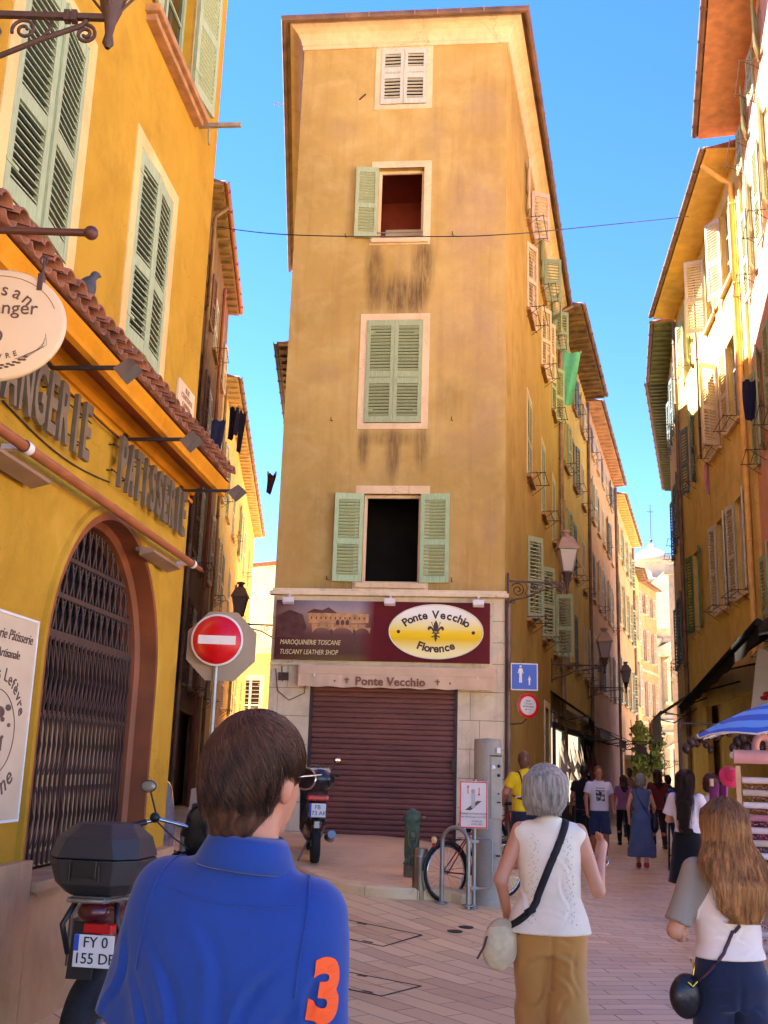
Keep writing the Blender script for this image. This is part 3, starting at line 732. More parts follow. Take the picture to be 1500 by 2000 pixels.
# poster board
po = thing('shop_board', 'tall pale board with bakery lettering and a round portrait mark on the orange wall', 'sign', LBF.M @ Matrix.Translation((-.97, 0, 1.85)))
m = MB(); m.box(-.46, .46, -.03, -.002, -.61, .6, .004); bd = m.build('panel', mat('aged_board', (206, 182, 148), .6, .08, 3), po)
m = MB()
for q in ((-.46, .46, -.61, -.595), (-.46, .46, .585, .6), (-.46, -.445, -.595, .585), (.445, .46, -.595, .585)): m.box(q[0], q[1], -.036, -.028, q[2], q[3])
m.build('frame', M_white, po)
m = MB(); ink = mat('dark_ink', (98, 70, 58), .7, .05)
add_text(m, 'Boulangerie Pâtisserie', 0, -.032, .47, .088, shear=.3); m.mark(); add_text(m, 'Artisanale', .08, -.032, .36, .075, shear=.3); m.mark()
arc_text(m, 'Francis Lefèvre', 0, -.09, .36, .33, 150, 18, -.032, .11); m.mark(); arc_text(m, 'Madeline', 0, -.08, .40, .36, 235, 318, -.032, .16, upside=True); m.mark()
m.tube([(.27*math.cos(a), -.032, -.1+.25*math.sin(a)) for a in [2*PI*i/40 for i in range(40)]], .003, 4, closed=True)
for q in ((.05, .02, .07), (.1, -.02, .03), (.16, .05, .04), (.0, .0, .04), (.19, -.05, .025), (.12, -.12, .02)): m.ball((q[0], -.031, q[1]), q[2], 8, (1, .05, .5))
m.box(-.05, .12, -.034, -.03, -.2, -.12); m.buildsep('lettering', ink, po)

# oval hanging sign on bar with a ball
y0 = 4.2; c = aty(-6, 635, y0); wallx = LBF.P.x - .098*(LBF.P.y-y0)
ov = thing('hanging_sign', 'oval cream bakery sign hanging from a dark bar, cut off by the left edge', 'sign', loc(c.x, c.y, c.z))
M_sign = mat('warm_cream_enamel', (222, 190, 146), .45, .05, 2)
m = MB(); m.M = Matrix.Diagonal((1.0, 1, .86, 1)); m.lathe([(0, -.014), (.285, -.014), (.3, -.008), (.3, .008), (.285, .014), (0, .014)], 64, axis='Y'); m.build('board', M_sign, ov)
m = MB()
m.tube([(.262*math.cos(a), -.016, .225*math.sin(a)) for a in [R(20)+R(240)*i/50 for i in range(51)]], .0012, 4)
arc_text(m, 'Artisan', 0, -.03, .2, .19, 138, 42, -.016, .085); m.mark(); add_text(m, 'Boulanger', -.005, -.016, .075, .088); m.mark()
arc_text(m, 'LEFEVRE', 0, .07, .24, .225, 242, 298, -.016, .034, upside=True); m.mark(); add_text(m, 'FD', -.02, -.016, -.06, .1); m.mark()
for i in range(9):
    a = R(256+i*6.2)
    x, z = .245*math.cos(a), .045+.245*math.sin(a)
    for sg in (-1, 1): m.ball((x+.003*sg, -.016, z+.007*sg), .011, 6, (1, .15, .45))
for i in range(4): m.tube([(.1+.012*i, -.016, -.16), (.17+.02*i, -.016, -.125+.012*i), (.22, -.016, -.10+.02*i)], .0012, 3)
m.buildsep('lettering', ink, ov)
m = MB()
for sx_ in (-.2, .17):
    zt = .86*math.sqrt(.3**2-sx_**2)
    m.box(sx_-.012, sx_+.012, -.02, .02, zt-.05, zt+.03, .004); m.tube([(sx_, 0, zt+.02), (sx_+.005, 0, zt+.12)], .006, 6); m.tube([(sx_+.015*math.cos(a), 0, zt+.1+.02*math.sin(a)) for a in [2*PI*i/10 for i in range(10)]], .004, 5, closed=True); m.mark()
m.buildsep('hook', M_iron, ov)
bp = aty(178, 455, y0)
br = thing('sign_bracket', 'dark iron bar with a ball end holding the oval bakery sign', 'bracket', loc(wallx, y0, bp.z))
m = MB(); L = bp.x-wallx; m.tube([(0, 0, -.0), (L-.02, 0, 0)], .017, 10); m.ball((L, 0, 0), .032, 16); m.tube([(0, 0, .3), (L*.45, 0, .02)], .012, 8); m.box(-.01, .01, -.04, .04, -.15, .4); m.build('bar', mat('brown_iron', (84, 44, 34), .5, .15, 9, .1), br)
# ---------------- central flat-iron building
cen = thing('corner_building', 'tall ochre wedge building with peeling plaster and a closed leather shop at its foot', 'building', FACE.M)
FL = FACE.L
w4 = (1.50, 2.36, 13.62, 14.82); w3 = (1.52, 2.36, 10.86, 12.3); w2 = (1.41, 2.40, 7.36, 9.28); w1 = (1.46, 2.44, 4.56, 6.1)
dr = (.68, 3.1, -.2, 2.86)
mb = MB(); wall_geo(mb, 0, FL, 4.34, 15.0, [w4, w3, w2, w1], .16)
def stains(t, base):
    "soot streaks and grey bare patches, where the photograph has them (frame coordinates of the wall mesh)"
    tc = t.n('TexCoord').outputs['Object']; sx = t.n('SeparateXYZ'); t.l(tc, sx.inputs[0]); X, Z = sx.outputs[0], sx.outputs[2]
    nz = t.noise(2.6, 9, .8, t.co((7, 7, .7)), .5); n2 = t.noise(1.6, 6, .7); col = base
    def blob(cx, cz, rx, rz, amt, rgb, soft=.5, src=nz, thr=.42):
        a = t.math('DIVIDE', t.math('SUBTRACT', X, cx), rx); b = t.math('DIVIDE', t.math('SUBTRACT', Z, cz), rz)
        d = t.math('SQRT', t.math('ADD', t.math('POWER', t.math('ABSOLUTE', a), 2.), t.math('POWER', t.math('ABSOLUTE', b), 2.)))
        f = t.math('SUBTRACT', 1.0, d, clamp=True); f = t.math('MULTIPLY', t.math('MULTIPLY', f, 1.7, clamp=True), t.ramp(src, [(thr-.12, .1), (thr+.16, 1.0)]), clamp=True)
        return t.mix(t.math('MULTIPLY', f, amt), col, lin(*rgb))
    D = (92, 70, 52)
    for a in ((1.50, 10.2, .22, .75, .7), (2.38, 10.3, .25, .8, .8), (1.96, 9.75, .5, .5, .85), (2.3, 9.7, .22, .5, .7), (1.5, 9.7, .18, .5, .5),
              (1.42, 6.95, .14, .5, .75), (2.42, 6.95, .16, .55, .6), (1.93, 6.8, .16, .6, .75), (1.9, 7.1, .6, .2, .5), (3.0, 11.8, .14, .5, .3), (2.9, 7.8, .3, .5, .3)):
        col = blob(*a[:4], a[4], D)
    for a in ((3.3, 11.2, .7, 1.6, .75), (3.4, 13.4, .5, .7, .6), (3.1, 9.2, .8, 1.1, .5), (2.5, 12.9, .3, .6, .45), (3.5, 8.0, .4, 2.0, .6), (.8, 13.1, .5, .3, .4), (.6, 8.3, .6, .25, .4), (3.1, 6.9, .5, .5, .5), (3.6, 5.6, .2, .6, .5)):
        col = blob(*a[:4], a[4]*.75, (158, 130, 110), src=n2, thr=.44)
    col = blob(1.9, 4.4, 2.4, .26, .55, (120, 95, 66)); col = blob(.2, 5.1, .5, .9, .3, (176, 112, 40)); col = blob(3.4, 5.1, .6, 1.0, .3, (170, 112, 50))
    return col
t = NT('ochre_plaster_stained'); Wc = t.co(world=True); c1, c2 = lin(194, 163, 98), lin(172, 142, 80)
col = t.mix(t.ramp(t.noise(.45, 5, .6, Wc, .3), [(.35, 0.0), (.65, 1.0)]), c1, c2)
col = t.mix(t.math('MULTIPLY', t.ramp(t.noise(1.8, 6, .65, Wc, .4), [(.45, 0.0), (.75, 1.0)]), .4), col, lin(216, 192, 134))
col = t.mix(t.math('MULTIPLY', t.ramp(t.noise(2.2, 6, .6, t.co((3.2, 3.2, .2), world=True), .2), [(.5, 0.0), (.78, 1.0)]), .35), col, lin(142, 104, 72))
col = stains(t, col); col = t.mix(.16, col, t.ramp(t.noise(120, 3, .6, Wc), [(.3, (.2, .2, .2, 1)), (.7, (1, 1, 1, 1))]), 'MULTIPLY')
t.bump(t.math('ADD', t.math('MULTIPLY', t.noise(55, 5, .7, Wc), .35), t.math('MULTIPLY', t.noise(3, 5, .6, Wc), .9)), .4, .02)
P_stained = t.out(col, .92); t.b.inputs['Specular IOR Level'].default_value = .12
mb.build('wall', P_stained, cen)
# right-hand facade
CL = 12.55
cw = []; rows_ = [(4.52, 6.2), (7.45, 9.25), (11.1, 12.7), (13.2, 14.4)]
cols_ = [(3.6, 4.5), (6.9, 7.8), (10.1, 11.0)]
for zi, (a, b) in enumerate(rows_):
    for ci, (c, d) in enumerate(cols_): cw.append((c, d, a, b, zi, ci))
door1 = (7.3, 8.5, -.2, 3.0); door2 = (9.6, 10.8, -.2, 2.9)
mb = MB(); wall_geo(mb, 0, CL, -.5, 15.0, [q[:4] for q in cw] + [door1, door2], .16); mb.build('wall', P_orange2, cen, CR.M).__setitem__('label', 'side wall along the right-hand street')
m = MB(); plan = [Vector((-1.8-.07*4, 17.3+4, 0)), Vector((-1.8, 17.3, 0)), Vector((2.03, 16.9, 0)), CR.at(CL, 0)]
plan_b = [Vector((-1.8-.07*10, 27.3, 0)), Vector((-1.8, 17.3, 0)), Vector((2.03, 16.9, 0)), CR.at(CL, 0)]
# left and rear walls
m = MB(); a, b, c_, d_ = plan_b; ins = .36
m.add([(a.x, a.y, -.5), (b.x, b.y, -.5), (b.x, b.y, 15), (a.x, a.y, 15)], [(0, 1, 2, 3)])
bi = [Vector((a.x+.3, a.y+2, 0)), Vector((b.x+.4, b.y+2.3, 0)), Vector((c_.x-.0, c_.y+2.3, 0)), CR.at(CL-.1, 0, -.4)]
m.add([(p.x, p.y, z) for z in (4.5, 15.1) for p in bi], [(0, 1, 5, 4), (1, 2, 6, 5), (2, 3, 7, 6), (3, 0, 4, 7), (4, 5, 6, 7)])
e0, e1 = CR.at(CL, 0), CR.at(CL, 0, -6); m.add([(e0.x, e0.y, -.5), (e1.x, e1.y, -.5), (e1.x, e1.y, 15), (e0.x, e0.y, 15)], [(0, 1, 2, 3)])
m.build('rear_wall', P_orange2, cen, Matrix())
# cove cornice, eaves, gutter swept round the corners
m = MB(); sweep_profile(m, plan_b, [(0, 14.86), (.03, 14.86), (.03, 14.93), (.05, 14.95), (.07, 15.03), (.13, 15.13), (.22, 15.20), (.29, 15.23), (.29, 15.27), (-.6, 15.27)]); m.build('cornice', P_trim, cen, Matrix())
m = MB(); sweep_profile(m, plan_b, [(.29, 15.27), (.36, 15.27), (.36, 15.24), (.375, 15.2), (.41, 15.185), (.445, 15.2), (.46, 15.24), (.46, 15.30), (.445, 15.30), (.445, 15.25), (.36, 15.25), (.30, 15.34), (-3., 16.2)])
m.build('gutter', M_gutter, cen, Matrix())
m = MB()
for i in range(1, 9):
    p = plan[1].lerp(plan[2], i/9); n_ = FACE.n; q = p+n_*.36; m.bar((q.x, q.y, 15.31), (q.x+n_.x*.115, q.y+n_.y*.115, 15.31), .025, .02); q2 = p+n_*.465; m.bar((q2.x, q2.y, 15.19), (q2.x, q2.y, 15.31), .02, .012)
for i in range(1, 13):
    q = CR.at(CL*i/13, 0, .465); m.bar((q.x, q.y, 15.19), (q.x, q.y, 15.31), .02, .012)
m.build('gutter_strap', M_zinc, cen, Matrix())
m = MB(); 
for p, d in ((plan[1]+Vector((-.3, -.3, 0)), 1), (plan[2]+Vector((.3, -.3, 0)), -1)): m.lathe([(.1, 0), (.1, .3), (.08, .3), (.08, 0)], 8, (p.x, p.y+.05, 15.33), a0=0, a1=PI, axis='Y')
m.build('ridge_tile', M_tile, cen, Matrix())
# front windows
t = NT('room_interior'); sx = t.n('SeparateXYZ'); t.l(t.co(), sx.inputs[0]); M_room = t.out(t.ramp(t.math('DIVIDE', sx.outputs[2], 15), [(.745, lin(60, 30, 20)), (.77, lin(190, 90, 50))]), .9)
M_room = mat('terracotta_room', (150, 62, 40), .9, .1)
w_ = window(cen, FACE, *w4, sh=(1, 2), mt=G_grey, surround=P_trim, trim=.11, depth=.12, muntin=False, rails=(0., .5, .62, 1.), pitch=.07, tilt=-22, y=-.03)
w_ = window(cen, FACE, *w3, sh=(171, None), mt=G_green, surround=P_trim, trim=.13, room=M_room, muntin=False, fm=P_trim, railing=True, pitch=.055, tilt=44)
w_ = window(cen, FACE, *w2, sh=(1, 1), mt=G_green, surround=P_trim, trim=.12, depth=.12, muntin=False, pitch=.058, tilt=-44, rails=(0., .4, .47, 1.), y=-.03)
w_ = window(cen, FACE, *w1, sh=(172, 174), mt=G_mint, surround=P_trim, trim=.14, room=M_dark, muntin=False, fm=P_trim, pitch=.055, tilt=44)
m = MB(); m.box(w3[0]+.06, w3[1]-.06, .9, .93, w3[2]+.55, w3[2]+.68); m.build('shelf', P_trim, w_, FACE.M)
for wq in (w3, w1):
    m = MB(); m.box(wq[0]-.1, wq[1]+.1, -.07, .1, wq[2]-.09, wq[2]-.004, .015); m.build('sill', P_trim, cen)
m = MB()
for wq in (w3, w2, w1):
    for s in (wq[0]-.55, wq[1]+.55): m.tube([(s, 0, wq[2]+.05), (s-.02, -.05, wq[2]+.04), (s-.02, -.06, wq[2]+.1)], .008, 5)
m.bar((1.1, -.01, 13.75), (1.22, -.03, 13.85), .02); m.build('shutter_hook', M_iron, cen)
# side windows: open leaves stand out over the street
sty = {(0, 0): (38, 24, G_green), (0, 1): (34, 28, G_green), (0, 2): (4, 100, G_green), (1, 0): (0, 0, G_green), (1, 1): (0, 0, G_green), (1, 2): (0, 0, G_green),
       (2, 0): (25, 172, G_beige), (2, 1): (30, 150, G_beige), (2, 2): (12, 150, G_green), (3, 0): (170, 120, G_beige), (3, 1): (170, 110, G_green), (3, 2): (140, 120, G_green)}
for (a, b, c, d, zi, ci) in cw:
    l, r_, mt_ = sty[(zi, ci)]
    if zi == 0: d0 = dict(pitch=.075, tilt=42)
    else: d0 = dict(pitch=.075)
    window(cen, CR, a, b, c, d, sh=(l, r_), mt=mt_, surround=P_trim if zi in (1,) else None, trim=.07, rod=True, sill=t_sill, **d0)
# ledge over the shop, shop front in pale stone
m = MB(); wall_geo(m, 0, FL, -.3, 4.34, [dr], .22); m.build('shop_wall', P_stone, cen)
t = NT('stone_joint'); M_joint = t.out(lin(140, 112, 88), .95)
m = MB()
for i, z in enumerate([.55, 1.0, 1.45, 1.9, 2.35, 2.8]):
    m.box(.0, dr[0]-.02, -.003, 0, z, z+.008); m.box(dr[1]+.02, FL, -.003, 0, z, z+.008)
    xx = .3 if i % 2 else .15; m.box(xx, xx+.006, -.003, 0, z, z+.45); xx = dr[1]+(.35 if i % 2 else .2); m.box(xx, xx+.006, -.003, 0, z, z+.45)
for i, z in enumerate([3.25, 3.6, 3.95]): m.box(0, .07, -.003, 0, z, z+.008); m.box(3.65, FL, -.003, 0, z, z+.008)
m.build('masonry_joint', M_joint, cen)
m = MB(); m.box(-.06, FL+.06, -.12, .05, 4.33, 4.40, .012); m.box(-.02, FL+.03, -.05, .05, 4.40, 4.45, .01); m.build('ledge', P_stone, cen)
m = MB(); m.box(.0, FL*.2, -.06, .03, 3.17, 3.21, .008); m.build('lower_ledge', P_stone, cen)
# roller shutter
t = NT('roller_shutter_paint'); sxx = t.n('SeparateXYZ'); t.l(t.co(), sxx.inputs[0])
c = t.ramp(t.noise(1.2, 6, .65, t.co((.6, 1, 2.2)), .6), [(.3, lin(108, 62, 50)), (.7, lin(136, 80, 64))])
c = t.mix(t.math('MULTIPLY', t.ramp(sxx.outputs[2], [(.0, 1.0), (.02, .0)]), 0), c, c)
c = t.mix(t.math('MULTIPLY', t.ramp(t.noise(14, 5, .7), [(.62, 0.0), (.75, 1.0)]), .3), c, lin(60, 30, 26))
M_roll = t.out(c, .5)
m = MB(); z = .36; pr = []
while z < 2.86:
    h = .083; pr += [(.12, z), (.098, z+.01), (.092, z+h*.5), (.1, z+h*.86), (.122, z+h*.94)]; z += h
m.extr_x(pr + [(.16, z), (.16, .36)], dr[0]+.03, dr[1]-.03); sh_ = m.build('roller_shutter', M_roll, cen)
m = MB(); m.box(dr[0]+.03, dr[1]-.03, .09, .15, -.1, .18, .004); m.box(dr[0]+.03, dr[1]-.03, .085, .15, .19, .36, .004); m.build('bottom_panel', M_roll, sh_, FACE.M)
m = MB(); m.box(dr[0], dr[0]+.05, .05, .2, -.1, 2.86); m.mark(); m.box(dr[1]-.05, dr[1], .05, .2, -.1, 2.86); m.box(dr[1]-.09, dr[1]-.02, .02, .08, 1.55, 1.75, .005); m.buildsep('guide_rail', mat('dark_brown_metal', (60, 34, 30), .5, .1), sh_, FACE.M)
m = MB(); m.box(dr[0]+.05, dr[1]-.05, .3, .32, -.1, 2.86); m.build('back_panel', M_dark, sh_, FACE.M)
# beige awning cassette and valance
M_awn = mat('beige_awning_cloth', (214, 182, 146), .8, .06, 4, .1, bs=300)
aw = m = MB(); m.box(.5, 3.72, -.2, -.0, 3.0, 3.17, .03); awo = m.build('awning_cassette', M_awn, cen)
m = MB(); n = 60; vs = []
for i in range(n+1):
    s = .52+3.2*i/n; y = -.215+.012*math.sin(i*.55)+.006*math.sin(i*1.9); vs += [(s, -.21, 3.02), (s, y, 2.93), (s, y+.006*math.sin(i), 2.82+.008*math.sin(i*.8))]
m.add(vs, [(i*3+k, i*3+k+1, (i+1)*3+k+1, (i+1)*3+k) for i in range(n) for k in range(2)], True); va = m.build('valance', M_awn, awo, FACE.M)
brown_ink = mat('brown_print', (130, 78, 58), .7, .05)
def fleur(m, cx, cz, s, y):
    P = lambda pts: m.prism([(cx+s*a, cz+s*b) for a, b in pts], y-.002, y)
    P([(0, 1), (.16, .7), (.2, .4), (.07, .05), (-.07, .05), (-.2, .4), (-.16, .7)])
    for q in (-1, 1):
        P([(q*.08, .0), (q*.2, .3), (q*.42, .5), (q*.62, .45), (q*.68, .25), (q*.55, .1), (q*.5, .25), (q*.38, .28), (q*.26, .1), (q*.16, -.08)])
        P([(q*.06, -.15), (q*.2, -.3), (q*.38, -.35), (q*.3, -.45), (q*.1, -.35)]); m.ball((cx+q*s*.34, y, cz+s*.78), s*.06, 6, (1, .1, 1)); m.tube([(cx+q*s*.1, y, cz+s*.1), (cx+q*s*.3, y, cz+s*.7)], s*.02, 4)
    P([(-.3, -.02), (.3, -.02), (.3, -.12), (-.3, -.12)]); P([(-.07, -.12), (.07, -.12), (.12, -.5), (0, -.8), (-.12, -.5)])
m = MB(); yv = -.236; add_text(m, 'Ponte Vecchio', 2.02, yv, 2.915, .185, space=1.04, offset=.005)
for s in (1.32, 2.78): fleur(m, s, 2.92, .06, yv)
for s in (1.12, 2.98): m.prism([(s-.02, 2.915), (s, 2.935), (s+.02, 2.915), (s, 2.895)], yv-.002, yv)
m.build('lettering', brown_ink, va, FACE.M)
m = MB()
for s in (.78, 3.42): m.box(s-.01, s+.01, -.23, -.19, 2.98, 3.03)
m.build('awning_clip', M_white, awo, FACE.M)
# shop sign panel with bridge picture (plain generic bridge) and oval plate
SG = (.07, 3.61, 3.26, 4.24)
m = MB(); m.box(SG[0], SG[1], -.09, -.02, SG[2], SG[3], .006)
t = NT('sign_print'); sxx = t.n('SeparateXYZ'); t.l(t.co(), sxx.inputs[0]); X, Z = sxx.outputs[0], sxx.outputs[2]
sky = t.ramp(t.math('DIVIDE', t.math('SUBTRACT', Z, 3.26), .98), [(.0, lin(120, 96, 52)), (.12, lin(96, 66, 52)), (.42, lin(112, 74, 66)), (.62, lin(170, 128, 104)), (.8, lin(186, 160, 150)), (.97, lin(150, 140, 150))])
sky = t.mix(t.math('MULTIPLY', t.noise(5, 5, .7), .35), sky, lin(70, 30, 30))
mar = t.ramp(t.noise(1.5, 3), [(.3, lin(84, 14, 20)), (.7, lin(104, 22, 26))])
M_print = t.out(t.mix(t.ramp(t.math('DIVIDE', X, 4), [(.365, 0.0), (.43, 1.0)]), t.mix(t.ramp(t.math('DIVIDE', X, 4), [(.02, .75), (.2, .0)]), sky, lin(84, 24, 26)), mar), .6)
t.b.inputs['Specular IOR Level'].default_value = .2
sg = m.build('shop_sign', M_print, cen)
Mt = lambda *a: mat(*a)
br_c = Mt('printed_ochre', (196, 142, 86), .4, .25, 9); br_d = Mt('printed_umber', (92, 52, 44), .4, .25, 9)
m = MB(); y = -.092
m.prism([(.62, 3.86), (1.62, 3.88), (1.62, 4.02), (.62, 4.04)], y-.002, y)
for i in range(7):
    a = .68+i*.13; h_ = random.uniform(.04, .09); m.prism([(a, 3.80-.0), (a+.11, 3.80), (a+.11, 3.80+h_), (a, 3.80+h_)], y-.0025, y)
for a, b in ((.7, 1.0), (1.02, 1.36), (1.4, 1.64)):
    pts = [(a, 3.70)] + [(a+(b-a)*(1-math.cos(PI*i/10))/2, 3.70+.09*math.sin(PI*i/10)) for i in range(1, 10)] + [(b, 3.70), (b+.02, 3.80), (a-.02, 3.80)]
    m.prism(pts, y-.003, y)
m.build('bridge_print', br_c, sg, FACE.M)
m = MB()
for a in (1.0, 1.38): m.prism([(a-.03, 3.5), (a+.05, 3.5), (a+.03, 3.76), (a-.01, 3.76)], y-.0035, y)
for i in range(12): a = .66+i*.08; m.prism([(a, 3.93), (a+.02, 3.93), (a+.02, 3.97), (a, 3.97)], y-.0042, y)
for i in range(3): a = 1.08+i*.08; m.prism([(a, 3.84), (a+.06, 3.84), (a+.06, 3.9), (a+.03, 3.93), (a, 3.9)], y-.0042, y)
m.prism([(.1, 3.62), (.5, 3.62), (.6, 3.78), (.52, 4.0), (.3, 4.08), (.1, 3.98)], y-.002, y); m.prism([(.58, 4.03), (.7, 4.1), (.85, 4.08), (.95, 4.13), (1.1, 4.03)], y-.0021, y)
m.build('bridge_shade_print', br_d, sg, FACE.M)
m = MB(); add_text(m, 'MAROQUINERIE TOSCANE', .16, -.095, 3.54, .112, align='LEFT', shear=.2, space=1.0, sx=.74); m.mark(); add_text(m, 'TUSCANY LEATHER SHOP', .16, -.095, 3.38, .112, align='LEFT', shear=.2, sx=.74); m.buildsep('lettering', mat('pale_yellow_print', (240, 222, 150), .5, .03), sg, FACE.M)
t = NT('oval_plate'); sxx = t.n('SeparateXYZ'); t.l(t.co(), sxx.inputs[0])
M_oval = t.out(t.ramp(t.math('DIVIDE', t.math('SUBTRACT', sxx.outputs[2], 3.3), .9), [(.15, lin(250, 240, 170)), (.36, lin(240, 200, 20)), (.47, lin(252, 210, 20)), (.56, lin(246, 226, 120)), (.8, lin(246, 242, 226))]), .5)
t.b.inputs['Specular IOR Level'].default_value = .2
oc = (2.73, 3.755); m = MB(); m.prism([(oc[0]+.77*math.cos(2*PI*i/64), oc[1]+.445*math.sin(2*PI*i/64)) for i in range(64)], -.104, -.09); op = m.build('oval_plate', M_oval, sg, FACE.M)
m = MB(); m.tube([(oc[0]+.765*math.cos(2*PI*i/64), -.1, oc[1]+.44*math.sin(2*PI*i/64)) for i in range(64)], .012, 6, closed=True); m.build('oval_rim', mat('cream_rim', (235, 226, 190), .4, .03), op, FACE.M)
m = MB(); arc_text(m, 'Ponte Vecchio', oc[0], oc[1]-.02, .60, .29, 152, 28, -.106, .18, offset=.006); m.mark(); arc_text(m, 'Florence', oc[0], oc[1]+.1, .55, .38, 237, 303, -.106, .18, upside=True, offset=.006); m.mark(); fleur(m, oc[0], oc[1]-.01, .2, -.105); m.mark()
for s in (-.61, .61): m.ball((oc[0]+s, -.105, oc[1]-.01), .03, 10, (1, .1, 1))
m.buildsep('lettering', mat('dark_brown_print', (66, 34, 26), .5, .05), op, FACE.M)
for s in (.3, 1.98, 3.42):
    m = MB(); m.bar((s, -.08, 4.34), (s, -.24, 4.28), .03); m.box(-.09, .09, -.04, .04, -.05, .05, .01, M=Matrix.Translation((s, -.28, 4.2)) @ Matrix.Rotation(R(-25), 4, 'X')); m.build('spotlight', M_white, cen)
# cables and downpipes
m = MB(); m.tube([(FL+.02, -.03, 4.3), (FL+.03, -.03, 3.0), (FL+.02, -.03, 1.5), (FL+.05, -.03, .2)], .02, 6); m.mark(); m.tube([(.1, -.01, 3.1), (.15, -.02, 2.75), (.35, -.02, 2.6), (.6, -.02, 2.72), (.62, -.02, 3.1)], .007, 5)
m.tube([(.2, -.01, 3.15), (.22, -.01, 2.9)], .008, 5); m.box(.15, .32, -.03, 0, 2.92, 3.05); m.buildsep('cable', M_iron, cen)
downpipe(cen, CR, CL-.15, .1, 14.9, M_zinc, .05, top=(.0, -.4, .25)); downpipe(cen, CR, .12, -.1, 4.3, M_zinc, .035, y=-.05)
# side doorways
for dq, mt_ in ((door1, G_dkgreen), (door2, G_brown)):
    m = MB(); m.box(dq[0], dq[1], .1, .15, -.1, dq[3]); 
    for q in (.15, .5): m.box(dq[0]+.1, dq[1]-.1, .09, .1, dq[3]*q, dq[3]*(q+.28))
    m.build('door', M_dkiron, cen, CR.M)
    m = MB(); m.box(dq[0]-.15, dq[0], -.03, .1, -.1, dq[3]+.15); m.box(dq[1], dq[1]+.15, -.03, .1, -.1, dq[3]+.15); m.box(dq[0], dq[1], -.03, .1, dq[3], dq[3]+.15); m.build('door_surround', P_stone, cen, CR.M)
# ---------------- other buildings
def row_building(name, label, F, s0, s1, ztop, pl, grid, body=6, eave=None, sof=None, zb=-.5, shop=None, deep=.14, y0=.3):
    b = thing(name, label, 'building', F.M); m = MB()
    holes = [g['r'] for g in grid]
    wall_geo(m, s0, s1, zb, ztop, holes + ([shop] if shop else []), deep); m.build('wall', pl, b)
    m = MB(); m.box(s0, s1, y0, body, zb, ztop+.02); m.box(s0, s0+.02, .001, y0, zb, ztop); m.box(s1-.02, s1, .001, y0, zb, ztop); m.build('rear_wall', pl, b)
    for g in grid:
        k = {a: v for a, v in g.items() if a != 'r'}; window(b, F, *g['r'], depth=deep, **k)
    if eave: eave_geo(F, b, s0, s1, ztop, eave[0], sof or M_zinc, joists=eave[1], gutter_m=eave[2] if len(eave) > 2 else None)
    return b
def G(cols, rows, **k):
    out = []
    for ri, (a, b) in enumerate(rows):
        for ci, (c, d) in enumerate(cols): out.append(dict(r=(c, d, a, b), **k))
    return out
rnd = random.Random(3)
def vary(g, styles):
    for q in g:
        q.update(rnd.choice(styles))
    return g
# --- right street, left-hand row (going away)
C2 = Fr((5.05, 29.1), ang=17)
g = vary(G([(1.2, 2.1), (3.6, 4.5), (6.2, 7.1)], [(4.6, 6.4), (7.6, 9.4), (10.6, 12.2), (13.3, 14.6)]), [dict(sh=(0, 0)), dict(sh=(0, 0)), dict(sh=(0, 172)), dict(sh=(172, 172))])
for i, q in enumerate(g): q.update(mt=[G_green, G_bluegrey, G_beige][i % 3], rod=True, pitch=.09, tilt=45, sill=t_sill)
b = row_building('house', 'pale yellow house under deep stained eaves, next to the wedge building in the right-hand street', C2, 0, 8.3, 15.2, P_yellow, g, eave=(.7, .45), sof=mat('stained_eave_boards', (128, 98, 62), .85, .4, 3, .3))
downpipe(b, C2, .1, 0, 15, M_zinc, .06); downpipe(b, C2, 8.1, 0, 15, M_gutter, .06)
C3 = Fr((7.55, 37.15), ang=17.1)
g = vary(G([(1.0, 1.9), (3.2, 4.1), (5.4, 6.3), (7.6, 8.5), (9.6, 10.5)], [(4.6, 6.5), (7.8, 9.6), (10.8, 12.4), (13.4, 14.6)]), [dict(sh=(0, 0)), dict(sh=(0, 0)), dict(sh=(172, 172))])
for i, q in enumerate(g): q.update(mt=[G_grey, G_bluegrey][i % 2], pitch=.1, tilt=45, sill=P_trim, rod=(i % 3 == 0))
b = row_building('house', 'tall pink house with grey shutters and an orange painted eave in the right-hand street', C3, 0, 12.4, 15.1, P_pink, g, eave=(.5, .5), sof=mat('orange_eave_boards', (206, 160, 124), .8, .2, 3))
downpipe(b, C3, 12.2, 0, 15, M_gutter, .07)
C4 = Fr((11.2, 49.1), ang=17.4)
g = G([(1.0, 2.2), (4.2, 5.4), (7.4, 8.6), (10.4, 11.6)], [(4.8, 7.0), (8.6, 10.8), (12.0, 13.8)], sh=(170, 170), mt=G_green, pitch=.2, sill=P_trim)
b = row_building('house', 'bright orange house with moulded yellow cornice and green shutters farther along the right-hand street', C4, 0, 12.6, 14.7, P_umber, g, eave=(.5, .6), sof=mat('cream_eave_boards', (232, 196, 130), .8, .1, 3))
downpipe(b, C4, 12.4, 0, 14.6, M_zinc, .08)
C5 = Fr((15.1, 61.3), ang=17.4)
g = G([(1.5, 2.8), (5.5, 6.8)], [(5.4, 8.0), (9.4, 12.0)], sh=(172, 172), mt=G_grey, pitch=.3)
row_building('house', 'narrow cream house between the bright orange house and the flat orange facade', C5, 0, 4.2, 13.4, P_yellow, g[:1]+g[2:3], eave=(.5, .7))
C6 = Fr((17.6, 72), (20.9, 78.3))
g = G([(.35, 1.35), (2.6, 3.6), (4.9, 5.9)], [(2.2, 4.6), (5.4, 7.9), (9.3, 11.6), (12.7, 14.2)], sh=(172, 172), mt=G_grey, pitch=.3, sill=P_trim)
b = row_building('house', 'flat fronted orange house with three columns of pale shutters closing the view', C6, -.6, 7.1, 14.9, P_umber, g, eave=(.35, 0), zb=-3)
